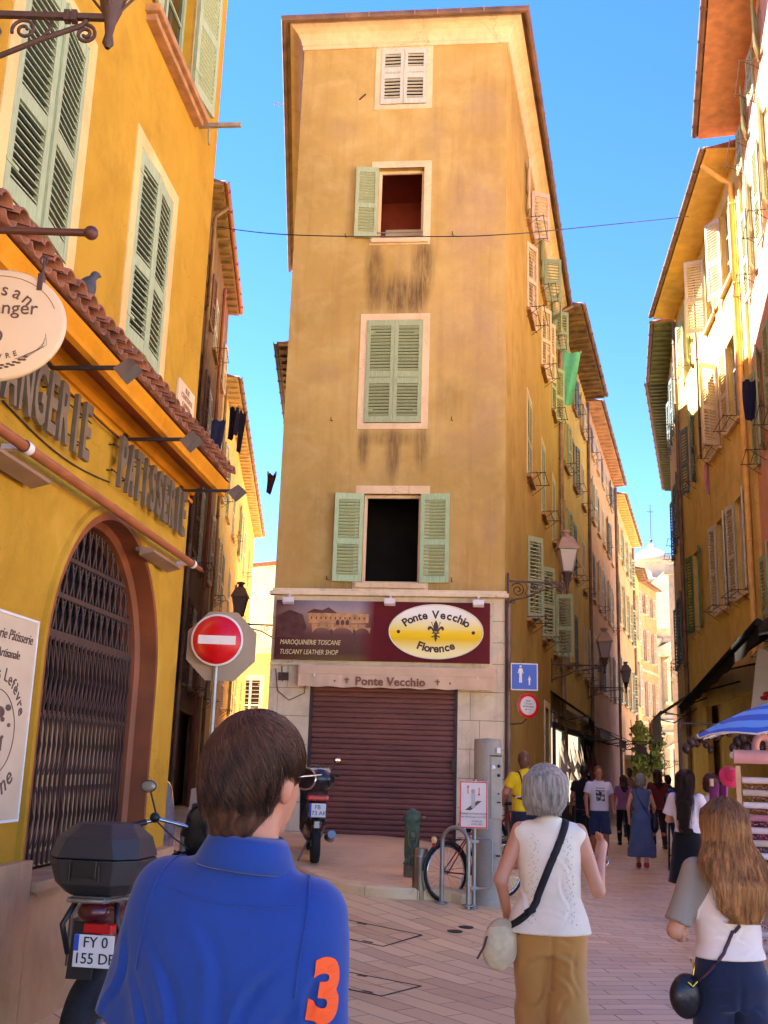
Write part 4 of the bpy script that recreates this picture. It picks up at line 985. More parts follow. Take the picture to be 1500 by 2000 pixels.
m = MB(); m.box(-.6, 7.1, -.08, .0, 8.5, 8.7); m.box(-.6, 7.1, -.08, .0, 4.9, 5.05); m.build('band', P_trim, b)
at = thing('attic_room', 'red and orange attic room standing on the roof of the flat orange house', 'attic', C6.M @ Matrix.Translation((3.6, 3, 14.9)))
m = MB(); m.box(-1.6, 2.4, 0, 3, 0, 3.4, .03); m.build('wall', P_umber, at); m = MB(); m.box(-1.9, -.2, -.1, 3.1, 1.2, 3.2); m.build('red_panel', M_red, at); m = MB(); m.box(.6, 1.4, -.05, 0, 1.0, 2.6); m.build('window', M_glass, at); m = MB(); m.box(-1.8, 2.6, -.2, 3.2, 3.4, 3.55); m.build('roof', M_tile, at)
# --- right-hand side of the street
R1 = Fr((7.62, 20.5), (5.7, 13.0))
g = G([(.9, 1.8), (3.4, 4.3)], [(3.8, 5.8), (7.6, 9.6), (11.2, 13.2), (14.2, 15.2)], sh=(172, 165), mt=G_green, pitch=.07, rod=True)
b = row_building('house', 'cream and salmon house with an orange boarded eave at the top right corner', R1, 0, 7.6, 15.5, P_salmon, g, eave=(.85, 0), sof=mat('orange_boarded_soffit', (190, 134, 90), .75, .2, 4, .2), shop=(1.2, 7.2, -.4, 3.2), deep=.16)
R2 = Fr((8.35, 27.0), (7.5, 20.3))
g = []
def add(r, **k): g.append(dict(r=r, **k))
for c in ((2.6, 3.6), (4.75, 5.75)):
    for i, (a, d) in enumerate(((5.35, 7.5), (9.15, 11.2), (12.5, 14.5))):
        l, rr = {(2.6, 0): (172, 168), (4.75, 0): (172, 165), (2.6, 1): (172, 120), (4.75, 1): (172, 170), (2.6, 2): (110, 174), (4.75, 2): (150, 172)}[(c[0], i)]
        add((c[0], c[1], a, d), sh=(l, rr), mt=G_beige if i else G_grey, pitch=.07, rod=(i < 2), sill=P_trim)
for i, (a, d) in enumerate(((5.3, 7.4), (9.2, 11.1), (12.5, 14.3))): add((-.75, .2, a, d), sh=(165, 160) if i else (168, 172), mt=[G_dkgreen, G_bluegrey, G_green][i], pitch=.08, rod=True)
b = row_building('house', 'yellow house with sunlit upper floors and grey and beige shutters on the right', R2, -2.2, 6.75, 15.0, P_yellow, g, eave=(.65, 0), sof=mat('mustard_soffit', (212, 166, 80), .75, .15, 3, .2), shop=(.3, 6.4, -.4, 3.3))
downpipe(b, R2, 6.35, 3.6, 14.4, mat('yellow_pipe_paint', (226, 178, 96), .5, .1, 5), .06, top=(.0, -.6, .5)); downpipe(b, R2, -2.0, 0, 14.8, M_gutter, .06)
downpipe(b, R2, 1.5, 9.5, 14.5, M_iron, .03)
R3 = Fr((9.75, 34.1), (8.62, 29.2))
g = G([(.8, 1.7), (3.0, 3.9)], [(4.8, 6.8), (8.4, 10.4), (12.0, 13.9)], sh=(172, 172), mt=G_bluegrey, pitch=.1, rod=True)
b = row_building('house', 'shaded narrow house with green jointed eaves beyond the sunny yellow house', R3, -.2, 5.0, 14.9, P_cream, g, eave=(.6, .42), sof=mat('green_stained_boards', (104, 106, 66), .8, .2, 3))
R4 = Fr((14.2, 48.5), (9.75, 34.2))
g = G([(2.0, 3.0), (6.0, 7.0), (10.0, 11.0), (13.0, 14.0)], [(5, 7), (8.6, 10.6), (12, 13.6)], sh=(0, 0), mt=G_bluegrey, pitch=.12, tilt=45)
b = row_building('house', 'dark house seen edge on, with a long row of rafter ends under its roof', R4, 0, 14.9, 14.9, P_cream, g, eave=(.65, .38), sof=mat('dark_green_boards', (84, 86, 66), .8, .2, 3))
# --- left alley
LS = Fr((-3.75, 14), ang=-4.5)
bh = [( -1.5, 4.4), (9.4, 15.0)]
g = G([(5.5, 6.3), (9.6, 10.5), (11.9, 12.8), (14.2, 15.1)], [(3.3, 5.3), (6.4, 8.4), (9.3, 11.1), (12.2, 13.7)])
for i, q in enumerate(g): q.update(sh=[(0, 0), (172, 172), (0, 0), (172, 172)][i % 4], mt=[G_bluegrey, G_brown, G_grey, G_beige][(i*5) % 4], pitch=.09, rod=(i % 2 == 0), sill=t_sill)
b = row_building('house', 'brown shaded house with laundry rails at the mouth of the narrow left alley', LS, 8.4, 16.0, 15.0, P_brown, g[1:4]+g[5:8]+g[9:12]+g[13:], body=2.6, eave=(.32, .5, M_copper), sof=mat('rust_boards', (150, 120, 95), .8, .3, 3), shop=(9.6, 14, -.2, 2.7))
downpipe(b, LS, 9.3, .3, 14.6, M_zinc, .05, top=(0, -.3, .3)); downpipe(b, LS, 13.3, .3, 14.6, M_copper, .05)
LS0 = Fr((-4.25, 11.5), (-4.45, 22.2))  # shading body: mostly hidden house added to keep the sun off the square
b = thing('house', 'mostly hidden set-back house, added behind the bakery corner to shade the square', 'building', LS0.M); m = MB(); m.box(0, LS0.L, 0, 4, -.5, 15.2); m.build('wall', P_brown, b); m = MB(); m.box(0, LS0.L, -.1, 4.1, 15.21, 15.4); m.build('roof', M_tile, b); m = MB(); m.box(1, 2, -.06, -.002, -.1, 2.3); m.build('door', G_brown, b)
LS2 = Fr((-5.05, 30.2), ang=-4.2)
g = G([(1.0, 2.0), (4.0, 5.0), (7.2, 8.2), (11, 12), (15, 16), (19, 20)], [(3.3, 5.3), (6.4, 8.4), (9.6, 11.6)])
for i, q in enumerate(g): q.update(sh=[(172, 172), (0, 0), (0, 0)][i % 3], mt=[G_grey, G_green][(i*5) % 2], pitch=.12, rod=(i % 2 == 0), sill=P_trim)
b = row_building('house', 'sunny yellow house with joisted eaves farther down the left alley', LS2, 0, 23.5, 13.0, P_yellow, g, body=3, eave=(.42, .5), sof=mat('pale_boards', (196, 170, 120), .8, .2, 3))
downpipe(b, LS2, .2, .3, 12.8, M_zinc, .05)
LSR = Fr((-3.1, 42), (-2.35, 25.2))
b = row_building('house', 'low grey house with a dark eave showing past the left edge of the wedge building', LSR, 0, 16.5, 12.2, P_cream, [], eave=(.55, .5), body=3)
# closing wall of the alley, in the sun
LE = Fr((-10.5, 62), (-4.4, 60.0))
g = G([(2.6, 3.9)], [(3.4, 6.2)], sh=None or (0, 0), mt=G_beige, pitch=.2, surround=P_trim, trim=.2) + G([(2.3, 3.8)], [(-.2, 2.4)], surround=P_trim, trim=.22)
b = row_building('house', 'bright yellow house with cream window surrounds closing the end of the left alley', LE, 0, 6.4, 7.6, P_yellow, g, body=3)
m = MB(); m.box(0, 6.4, -.25, .1, 7.6, 7.9); m.build('cornice', P_trim, b)
bt = thing('stone_gable', 'rough grey stone gable rising behind the yellow house at the end of the left alley', 'building', LE.M @ Matrix.Translation((0, 3.2, 0)))
m = MB(); m.prism([(1.5, 0), (7.5, 0), (7.5, 12.6), (5.0, 13.6), (1.5, 13.4)], 0, 4); m.build('wall', P_stone, bt); m = MB(); m.prism([(1.3, 13.4), (5.0, 13.62), (7.7, 12.6), (7.7, 12.8), (5.0, 13.85), (1.3, 13.6)], -.2, 4.2); m.build('roof', M_tile, bt)
# ---------------- baroque church
ch = thing('church', 'sunlit white baroque church front with cornices and columns at the end of the right-hand street', 'church', Matrix.Translation((31.5, 110, -4)) @ Matrix.Rotation(R(-32), 4, 'Z'))
m = MB(); m.box(-9, 9, 0, 12, 0, 21); m.prism([(-6, 21), (6, 21), (5.2, 23.5), (3.2, 25.2), (0, 27.8), (-3.2, 25.2), (-5.2, 23.5)], .2, 1.2); m.box(-3.3, 3.3, -.5, .2, 19, 21.5)
m.build('facade', P_white, ch)
m = MB()
for z, d, h in ((10.4, .9, .5), (11.0, .5, .4), (20.4, 1.1, .5), (21, .6, .4), (2.4, .5, .4), (9.4, .4, .3), (19.4, .5, .3)): m.box(-9.3, 9.3, -d, 0, z, z+h)
m.prism([(-4, 13.5+4), (4, 13.5+4), (0, 19.2)], -1.0, -.2)
m.build('cornice', P_white, ch)
m = MB()
for x in (-8, -6.4, -3.8, -2.2, 2.2, 3.8, 6.4, 8):
    for z0, z1 in ((2.8, 9.4), (11.4, 19.4)): m.lathe([(.75, z0), (.75, z0+.4), (.55, z0+.6), (.5, z1-1), (.6, z1-.8), (.85, z1-.1), (.85, z1)], 12, (x, -.45, 0))
m.build('column', P_white, ch)
m = MB()
for x in (-5.1, 0, 5.1):
    for z0, z1 in ((4, 8), (13, 17)): m.box(x-.8, x+.8, -.05, .02, z0, z1); 
m.build('church_window', M_glass, ch)
m = MB()
for x in (-5.1, 0, 5.1):
    for z0, z1 in ((4, 8), (13, 17)):
        m.box(x-1.1, x-.8, -.3, 0, z0-.2, z1); m.box(x+.8, x+1.1, -.3, 0, z0-.2, z1); m.prism([(x-1.4, z1), (x+1.4, z1), (x, z1+.9)], -.5, 0); m.box(x-1.3, x+1.3, -.4, 0, z0-.5, z0-.2)
m.build('window_surround', P_cream, ch)
m = MB(); 
for x in (-8, 8, -5): m.lathe([(.6, 21.4), (.6, 22), (.35, 22.3), (.7, 23), (.5, 24), (.2, 24.4), (.35, 24.8), (0, 25.4)], 12, (x, .4, 0))
m.build('urn', P_white, ch)
dm = thing('church_lantern', 'white domed lantern topped by a thin cross above the far rooftops', 'dome', Matrix.Translation(aty(1273, 1108, 120)))
m = MB(); m.lathe([(2.6, -6), (2.6, -2.2), (2.9, -2.1), (2.9, -1.8), (2.2, -1.6), (2.2, .3), (2.5, .5), (2.4, .8), (1.9, 1.5), (1.1, 2.0), (.5, 2.2), (.4, 2.7), (0, 2.9)], 16); m.build('lantern', P_white, dm)
m = MB(); m.lathe([(7.5, -8), (6.5, -5.5), (4.5, -3.4), (2.6, -2.2)], 20); m.build('dome_roof', M_alu, dm)
m = MB(); m.tube([(0, 0, 2.8), (0, 0, 7.6)], .05, 6); m.tube([(-.45, 0, 6.7), (.45, 0, 6.7)], .045, 6); m.ball((0, 0, 3.2), .2, 8); m.build('cross', M_dkiron, dm)
# white sunlit house side next to the church
WB = Fr((28.5, 90), (27.0, 75.0))
p0 = aty(1308, 1200, 80); WB = Fr((p0.x, 80), (p0.x+6.5, 77.5))
b = thing('house', 'dazzling white house with a dark louvred shutter, lit by the sun past the right-hand eaves', 'building', WB.M)
m = MB(); m.box(0, 9, .0, 8, -3, 17.2); m.build('wall', P_white, b); m = MB(); m.box(-.3, 9.2, -.4, .2, 16.6, 17.0); m.box(-.2, 9.1, -.25, .2, 17.01, 17.4); m.box(.15, .35, -.06, 0, -3, 16); m.box(-.1, 9, -.2, 0, 8.4, 8.7); m.build('cornice', P_white, b)
m = MB(); m.box(.3, 1.5, -.08, -.01, 3.8, 6.8); m.build('shutter', M_dkiron, b)
# far backdrop of town and low hill so the horizon is never empty
m = MB()
for i in range(26):
    a = R(-50+100*i/25); d = 190+30*math.sin(i*2.3); x, y = d*math.sin(a), d*math.cos(a); h_ = 7+2*math.sin(i*1.7)
    m.box(-7, 7, -6, 6, -2, h_, M=Matrix.Translation((x, y, 0)) @ Matrix.Rotation(-a, 4, 'Z'))
tag(m.build('far_town', P_cream), 'pale far off houses filling the horizon beyond the two streets', kind='stuff')
# ---------------- signed-distance figures meshed with surface nets: one continuous surface per body
def surf_net(f, lo, hi, h):
    lo = np.array(lo, float); hi = np.array(hi, float); n = np.ceil((hi-lo)/h).astype(int)+1
    gx, gy, gz = [lo[i]+h*np.arange(n[i]) for i in range(3)]
    D = np.empty(tuple(n)); YY, ZZ = np.meshgrid(gy, gz, indexing='ij')
    step = max(1, int(250000/(n[1]*n[2])))
    for i in range(0, n[0], step):
        j = min(n[0], i+step); k = j-i
        P = np.empty((k, n[1], n[2], 3)); P[..., 0] = gx[i:j, None, None]; P[..., 1] = YY; P[..., 2] = ZZ
        D[i:j] = f(P.reshape(-1, 3)).reshape(k, n[1], n[2])
    S = D < 0; c = np.zeros(tuple(n-1), int)
    for a in (0, 1):
        for b in (0, 1):
            for e in (0, 1): c += S[a:n[0]-1+a, b:n[1]-1+b, e:n[2]-1+e]
    act = (c > 0) & (c < 8); idx = -np.ones(act.shape, int); ijk = np.argwhere(act); idx[act] = np.arange(len(ijk))
    acc = np.zeros((len(ijk), 3)); cnt = np.zeros(len(ijk)); cor = [(a, b, e) for a in (0, 1) for b in (0, 1) for e in (0, 1)]
    I, J, K = ijk.T
    for p in cor:
        for ax in range(3):
            if p[ax]: continue
            q = list(p); q[ax] = 1
            d0 = D[I+p[0], J+p[1], K+p[2]]; d1 = D[I+q[0], J+q[1], K+q[2]]; m = (d0 < 0) != (d1 < 0)
            t = np.where(m, d0/np.where(m, d0-d1, 1), 0)
            pos = np.array(p, float)[None, :].repeat(len(I), 0); pos[:, ax] += t; acc[m] += pos[m]; cnt[m] += 1
    V = lo + h*(ijk + acc/np.maximum(cnt, 1)[:, None])
    F = []
    for ax in range(3):
        o = [0, 1, 2]; o.remove(ax); u, v = o
        s0 = [slice(None)]*3; s1 = [slice(None)]*3; s0[ax] = slice(0, -1); s1[ax] = slice(1, None)
        for o_ in (u, v): s0[o_] = slice(1, -1); s1[o_] = slice(1, -1)
        A, B = S[tuple(s0)], S[tuple(s1)]; e = np.argwhere(A != B)
        if not len(e): continue
        fl = A[tuple(e.T)]; b = e.copy(); b[:, u] += 1; b[:, v] += 1
        def cell(du, dv):
            q = b.copy(); q[:, u] -= du; q[:, v] -= dv; return idx[tuple(q.T)]
        Q = np.stack([cell(1, 1), cell(0, 1), cell(0, 0), cell(1, 0)], 1)
        if ax == 1: fl = ~fl
        Q[~fl] = Q[~fl][:, ::-1]; F.append(Q)
    return V, np.concatenate(F) if F else np.zeros((0, 4), int)
def np_mesh(name, V, F, mt, smooth=True):
    me = bpy.data.meshes.new(name); me.from_pydata(V.tolist(), [], F.tolist()); me.materials.append(mt)
    me.polygons.foreach_set('use_smooth', [smooth]*len(F)); me.update(); return me
def A_(v): return np.array(v, float)
def rc(a, b, ra, rb, fl=None):
    a, b = A_(a), A_(b); ab = b-a; L = max(ab@ab, 1e-9)
    def f(P):
        t = np.clip((P-a)@ab/L, 0, 1); q = P-(a+t[:, None]*ab)
        if fl is not None: q = q/fl; return (np.sqrt((q*q).sum(1))-(ra+(rb-ra)*t))*min(fl)
        return np.sqrt((q*q).sum(1))-(ra+(rb-ra)*t)
    return f
def el(c, r, rot=None):
    c, r = A_(c), A_(r); Rm = None if rot is None else np.array(rot)
    def f(P):
        q = P-c
        if Rm is not None: q = q@Rm
        k0 = np.sqrt(((q/r)**2).sum(1)); k1 = np.sqrt(((q/(r*r))**2).sum(1)); return k0*(k0-1)/np.maximum(k1, 1e-6)
    return f
def loft(rows, ex=2.3):
    "rows: z, cx, cy, rx, ry (ascending z), elliptical sections"
    Rw = np.array(rows, float)
    def f(P):
        z = P[:, 2]; g = lambda i: np.interp(z, Rw[:, 0], Rw[:, i]); cx, cy, rx, ry = g(1), g(2), g(3), g(4)
        k = (np.abs((P[:, 0]-cx)/rx)**ex+np.abs((P[:, 1]-cy)/ry)**ex)**(1/ex); d = (k-1)*np.minimum(rx, ry)
        dz = np.maximum(Rw[0, 0]-z, z-Rw[-1, 0]); return np.maximum(d, dz)
    return f
def su(k, *fs):
    def f(P):
        d = fs[0](P)
        for g in fs[1:]:
            e = g(P); h_ = np.clip(.5+.5*(e-d)/k, 0, 1); d = e*(1-h_)+d*h_-k*h_*(1-h_)
        return d
    return f
def cut(f, *pl):
    "keep the side where (p-o).n < 0"
    def g(P):
        d = f(P)
        for o, n in pl: n = A_(n); n = n/np.linalg.norm(n); d = np.maximum(d, (P-A_(o))@n)
        return d
    return g
def infl(f, r): return lambda P: f(P)-r
def warp(f, fn): return lambda P: f(P)+fn(P)
def rotz_f(f, ang, c=(0, 0, 0)):
    "the shape f turned by ang about the vertical through c"
    ca, sa = math.cos(-ang), math.sin(-ang); c = A_(c)
    def g(P):
        q = P-c; x = q[:, 0]*ca-q[:, 1]*sa; y = q[:, 0]*sa+q[:, 1]*ca; return f(np.stack([x, y, q[:, 2]], 1)+c)
    return g
def folds(amp, fx, fz, seed=0, mask=None):
    r = np.random.RandomState(seed); ph = r.rand(8)*6.28
    def fn(P):
        x, y, z = P.T
        w1 = np.sin(fx*x+fz*z+1.3*np.sin(3.1*z+ph[0])+ph[1]); w2 = np.sin(fx*.6*(x+y)-fz*1.4*z+1.1*np.sin(5*x+ph[2])+ph[3]); w3 = np.sin(fx*1.7*x+fz*.5*z+2*np.sin(4*z+ph[4])+ph[5])
        w = -np.abs(w1)*.5+w2*.35+w3*.25
        return amp*w*(mask(P) if mask else 1)
    return fn
def creases(lst, back=True):
    "pressed folds: (x0, z0, x1, z1, width, depth) seen from behind"
    def fn(P):
        d = 0*P[:, 0]; w = np.clip(.5-P[:, 1]*12, 0, 1) if back else 1
        for i, (x0, z0, x1, z1, wd, a) in enumerate(lst):
            ax, az = x1-x0, z1-z0; L = ax*ax+az*az; px = P[:, 0]-x0; pz = P[:, 2]-z0; t = np.clip((px*ax+pz*az)/L, 0, 1)
            bow = .15*math.sqrt(L)*np.sin(np.pi*t)*(1 if i % 2 else -1); s_ = ((px-t*ax)*az-(pz-t*az)*ax)/math.sqrt(L)-bow; q = np.sqrt((px-t*ax)**2+(pz-t*az)**2-((px-t*ax)*az-(pz-t*az)*ax)**2/L+1e-9); e = np.exp(-(q/.02)**2)*np.sin(np.pi*np.clip(t, .04, .96))
            d = d+a*e*(np.exp(-(s_/wd)**2)-.8*np.exp(-((s_-1.7*wd)/wd)**2))
        return d*w
    return fn
# skin, cloth and hair materials
def skin(name, rgb):
    t = NT(name); c = lin(*rgb); col = t.ramp(t.noise(14, 5, .6), [(.3, tuple(x*.86 for x in c[:3])+(1,)), (.7, c)])
    b = t.b; b.inputs['Subsurface Weight'].default_value = .12; b.inputs['Subsurface Radius'].default_value = (.02, .008, .004); t.bump(t.noise(220, 3), .15, .002); return t.out(col, .5)
def cloth(name, rgb, var=.08, weave=500, rough=.85, sc=5, bump=.25, rgb2=None):
    t = NT(name); c = lin(*rgb); c2 = lin(*rgb2) if rgb2 else tuple(x*(1-2*var) for x in c[:3])+(1,)
    col = t.ramp(t.noise(sc, 5, .6), [(.35, c2), (.65, c)]); col = t.mix(.2, col, t.ramp(t.noise(weave, 2), [(.3, (.4, .4, .4, 1)), (.7, (1, 1, 1, 1))]), 'MULTIPLY')
    t.bump(t.math('ADD', t.math('MULTIPLY', t.noise(weave, 2), .15), t.noise(14, 4, .6, None, 1)), bump, .004)
    t.b.inputs['Sheen Weight'].default_value = .2; t.b.inputs['Specular IOR Level'].default_value = .2; return t.out(col, rough)
def hairm(name, rgb, rgb2, sc=(90, 90, 6), rough=.42, zramp=None):
    t = NT(name); n = t.noise(1.0, 4, .6, t.co(sc)); col = t.ramp(n, [(.32, lin(*rgb2)), (.68, lin(*rgb))])
    if zramp:
        s = t.n('SeparateXYZ'); t.l(t.co(), s.inputs[0]); f = t.ramp(t.math('DIVIDE', s.outputs[2], 2), [(zramp[0]/2, 0.0), (zramp[1]/2, 1.0)]); col = t.mix(t.math('MULTIPLY', f, zramp[3] if len(zramp) > 3 else 1), col, lin(*zramp[2]))
    t.bump(n, .5, .004); t.b.inputs['Specular IOR Level'].default_value = .28; return t.out(col, rough)
def strands(f, roots, flow, steps, ds, off, rad, jit=.3, seed=1, grav=None, lift=None):
    "thin tapered strands that run along the surface f"
    r = np.random.RandomState(seed); P = roots.copy(); N = len(P); path = []
    o = off*(.3+r.rand(N)*1.0); J = r.randn(N, 3)*jit
    def grad(Q):
        e = 1e-3; d = f(Q); g = np.stack([f(Q+A_(v)*e)-d for v in np.eye(3)], 1)/e; return d, g/np.maximum(np.linalg.norm(g, axis=1)[:, None], 1e-6)
    L = np.array([steps*(.7+.3*q) for q in r.rand(N)])
    for s in range(steps):
        d, n = grad(P); P = P-n*(d-o)[:, None]; path.append(P.copy())
        t = flow(P)+J*.35; t = t-(t*n).sum(1)[:, None]*n; t /= np.maximum(np.linalg.norm(t, axis=1)[:, None], 1e-6)
        P = P+t*ds*(s < L)[:, None]
    C_ = np.stack(path, 1); T = np.gradient(C_, axis=1); T /= np.maximum(np.linalg.norm(T, axis=2)[..., None], 1e-9)
    X_ = np.cross(T, A_((.3, .2, .9))); X_ /= np.maximum(np.linalg.norm(X_, axis=2)[..., None], 1e-9); Y_ = np.cross(T, X_)
    tt = np.linspace(0, 1, steps); rr = rad*(1-.75*tt)[None, :, None]*(.6+.8*r.rand(N))[:, None, None]
    ring = [C_+X_*rr*math.cos(a)+Y_*rr*math.sin(a) for a in (0, 2.094, 4.189)]
    V = np.stack(ring, 2).reshape(-1, 3); base = np.arange(N)[:, None, None]*steps*3+np.arange(steps-1)[None, :, None]*3
    F = []
    for k in range(3):
        k2 = (k+1) % 3; F.append(np.stack([base+k, base+k2, base+3+k2, base+3+k], -1).reshape(-1, 4))
    return V, np.concatenate(F)
def merge(*vf):
    V, F, n = [], [], 0
    for v, f in vf: V.append(v); F.append(f+n); n += len(v)
    return np.concatenate(V), np.concatenate(F)
def person(label, M, s=1.0, arms=None, legs=None, fem=False, skinm=None, top=None, bottom=None, hair=None, shoes=None, h=.012, head_yaw=0, hand_h=False, sleeve='short', hem=.88, group='pedestrians in the street', zmin=0, fold=.004, bot='trousers', lean=0, shw=None, loose=0.0, rel=.026, ff=(18, 14), slv=None, cr=None, crb=None):
    """standing figure facing +y, feet at z = 0, 1.70 m before scaling.
    arms: ((elbow, wrist), (elbow, wrist)) left and right; legs: ((knee, ankle), (knee, ankle))"""
    T = thing('person', label, 'person', M @ Matrix.Scale(s, 4), group)
    sw = .155 if fem else .175; shz = 1.395
    sw = shw or sw
    arms = arms or (((-sw-.07, -.02, 1.12), (-sw-.08, .08, .88)), ((sw+.07, -.02, 1.12), (sw+.08, .08, .88)))
    legs = legs or (((-.095, .02, .48), (-.095, .0, .08)), ((.095, .02, .48), (.095, .0, .08)))
    HC = A_((0, .025, 1.6))
    # head with face
    hd = su(.02, el((0, .0, 1.615), (.076, .096, .095)), el((0, .045, 1.555), (.056, .058, .068)), el((0, .07, 1.585), (.05, .03, .05)))
    face = su(.008, hd, rc((0, .098, 1.618), (0, .122, 1.585), .008, .013), el((0, .098, 1.545), (.024, .012, .008)), el((0, .092, 1.508), (.022, .018, .016)), el((-.028, .09, 1.632), (.02, .012, .007)), el((.028, .09, 1.632), (.02, .012, .007)))
    for q in (-1, 1): face = su(.006, face, el((q*.08, -.008, 1.595), (.011, .022, .033)), el((q*.077, -.004, 1.575), (.009, .012, .014)))
    sk = lambda P: np.maximum(face(P), -np.minimum(el((-.03, .097, 1.61), (.014, .01, .008))(P), el((.03, .097, 1.61), (.014, .01, .008))(P)))
    head = rotz_f(sk, head_yaw, HC)
    neck = rc((0, -.015, 1.40), (0, .0, 1.54), .062 if not fem else .05, .052 if not fem else .044)
    if fem: tor = [(.80, 0, 0, .12, .10), (.88, 0, -.01, .165, .115), (.96, 0, 0, .150, .10), (1.06, 0, .01, .118, .085), (1.16, 0, .01, .128, .095), (1.27, 0, .015, .148, .11), (1.36, 0, 0, .15, .085), (1.41, 0, -.005, .115, .06), (1.445, 0, -.01, .05, .04)]
    else: tor = [(.80, 0, 0, .13, .10), (.88, 0, -.005, .16, .115), (.96, 0, 0, .152, .105), (1.06, 0, .005, .148, .105), (1.18, 0, .005, .162, .115), (1.28, 0, .005, .178, .12), (1.345, 0, -.005, .168, .10), (1.385, 0, -.01, .135, .078), (1.425, 0, -.01, .092, .062), (1.47, 0, -.01, .058, .05)]
    shz = 1.395 if fem else 1.365
    torso = loft(tor)
    ar = .046 if fem else .054
    armf = []; cuffs = []
    for side, (e, w_) in zip((-1, 1), arms):
        S_ = (side*sw, -.005, shz); armf.append((S_, e, w_))
    def arm_sdf(k, infl_=0, upto=1.0):
        S_, e, w_ = armf[k]; return su(.02, rc(S_, e, ar+infl_, ar*.78+infl_), rc(e, w_, ar*.76+infl_, ar*.5+infl_))
    def hand(k):
        S_, e, w_ = [A_(q) for q in armf[k]]; d = w_-e; d /= np.linalg.norm(d); side = -1 if k == 0 else 1
        up = A_((side*1.0, 0, 0)); up = up-up@d*d; up /= np.linalg.norm(up); lat = np.cross(d, up)
        pal = w_+d*.05; fs = [rc(w_, w_+d*.07, .024, .03, None), rc(w_+lat*.012+d*.02, w_+lat*.02+d*.075, .018, .015), rc(w_-lat*.012+d*.02, w_-lat*.024+d*.072, .018, .015)]
        ln = [.068, .078, .072, .058]
        for i in range(4):
            o = w_+d*.08+lat*(.027-.018*i); k1 = o+d*ln[i]*.5-up*.012; k2 = k1+d*ln[i]*.38-up*.028; fs += [rc(o, k1, .009, .0085), rc(k1, k2, .0085, .007)]
        o = w_+d*.025+lat*.03; k1 = o+lat*.022+d*.03-up*.008; fs += [rc(o, k1, .013, .011), rc(k1, k1+d*.03-up*.012, .011, .008)]
        return su(.006, *fs)
    leg = []
    for side, (kn, an) in zip((-1, 1), legs):
        hp = (side*.085, 0, .86); an = A_(an); kn = A_(kn)
        leg.append(su(.03, rc(hp, kn, .088 if not fem else .092, .056), rc(kn, kn*.6+an*.4-A_((0, .012, 0)), .054, .054), rc(kn*.6+an*.4-A_((0, .012, 0)), an, .052, .036)))
    feet = [rc(A_(an)+A_((0, -.02, -.045)), A_(an)+A_((0, .13, -.055)), .034, .026, A_((1.15, 1, .9))) for kn, an in legs]
    parts = [torso, neck, arm_sdf(0), arm_sdf(1), leg[0], leg[1]]
    bodyf = su(.035, *parts); hands = [hand(0), hand(1)]
    full = su(.012, bodyf, hands[0], hands[1], head, feet[0], feet[1])
    allp = np.array([A_(q) for a in armf for q in a]+[A_(q) for l_ in legs for q in l_]); lo = allp.min(0)-.22; hi = allp.max(0)+.22; lo[2] = max(zmin-.02, -.02); hi[2] = 1.74; lo[1] = min(lo[1], -.2); hi[1] = max(hi[1], .25)
    V, F = surf_net(full, lo, hi, h); link_mesh('body', np_mesh('body', V, F, skinm), T)
    ctx = dict(T=T, head=head, torso=torso, arms=armf, body=bodyf, legs=leg, HC=HC, s=s, ar=ar, sw=sw, tor=tor, arm_sdf=arm_sdf, yaw=head_yaw, full=full, h=h)
    # top garment
    if top:
        pieces = [infl(loft([(z_, a_, b_, c_+loose*(1.35-z_)*1.6*(z_ < 1.35), d_+loose*(1.35-z_)*1.2*(z_ < 1.35)) for z_, a_, b_, c_, d_ in tor]) if loose else torso, .014)]; pl = []
        pieces.append(infl(neck, .006))
        for k in (0, 1):
            S_, e, w_ = [A_(q) for q in armf[k]]
            if sleeve == 'none': pieces.append(rc(S_+A_((-.05 if k else .05, 0, .0)), S_+A_((-.012 if k else .012, 0, -.015)), ar+.008, ar+.012)); continue
            tt = slv or {'short': .62, 'elbow': .86, 'puff': .75}[sleeve]; en = S_+(e-S_)*tt; r1 = {'short': rel, 'elbow': .02, 'puff': .05}[sleeve]
            pieces.append(cut(rc(S_, S_+(e-S_)*(tt+.12), ar+.018, ar*.85+r1), (en, e-S_)))
        g = su(.03, *pieces)
        drop = .03 if fem else .02
        sh_ = warp(g, folds(fold, ff[0], ff[1], int(s*1000) % 97, lambda P: np.clip((1.42-P[:, 2])*3, .2, 1)))
        if cr: sh_ = warp(sh_, creases(cr))
        tf = cut(sh_, ((0, 0, hem), (0, 0, -1)), ((0, .02, 1.455), (0, .35, 1)))
        tlo = lo.copy(); thi = hi.copy(); tlo[2] = max(hem-.03, lo[2]); thi[2] = 1.5
        V, F = surf_net(tf, tlo, thi, h); link_mesh('top', np_mesh('top', V, F, top), T); ctx['topf'] = tf
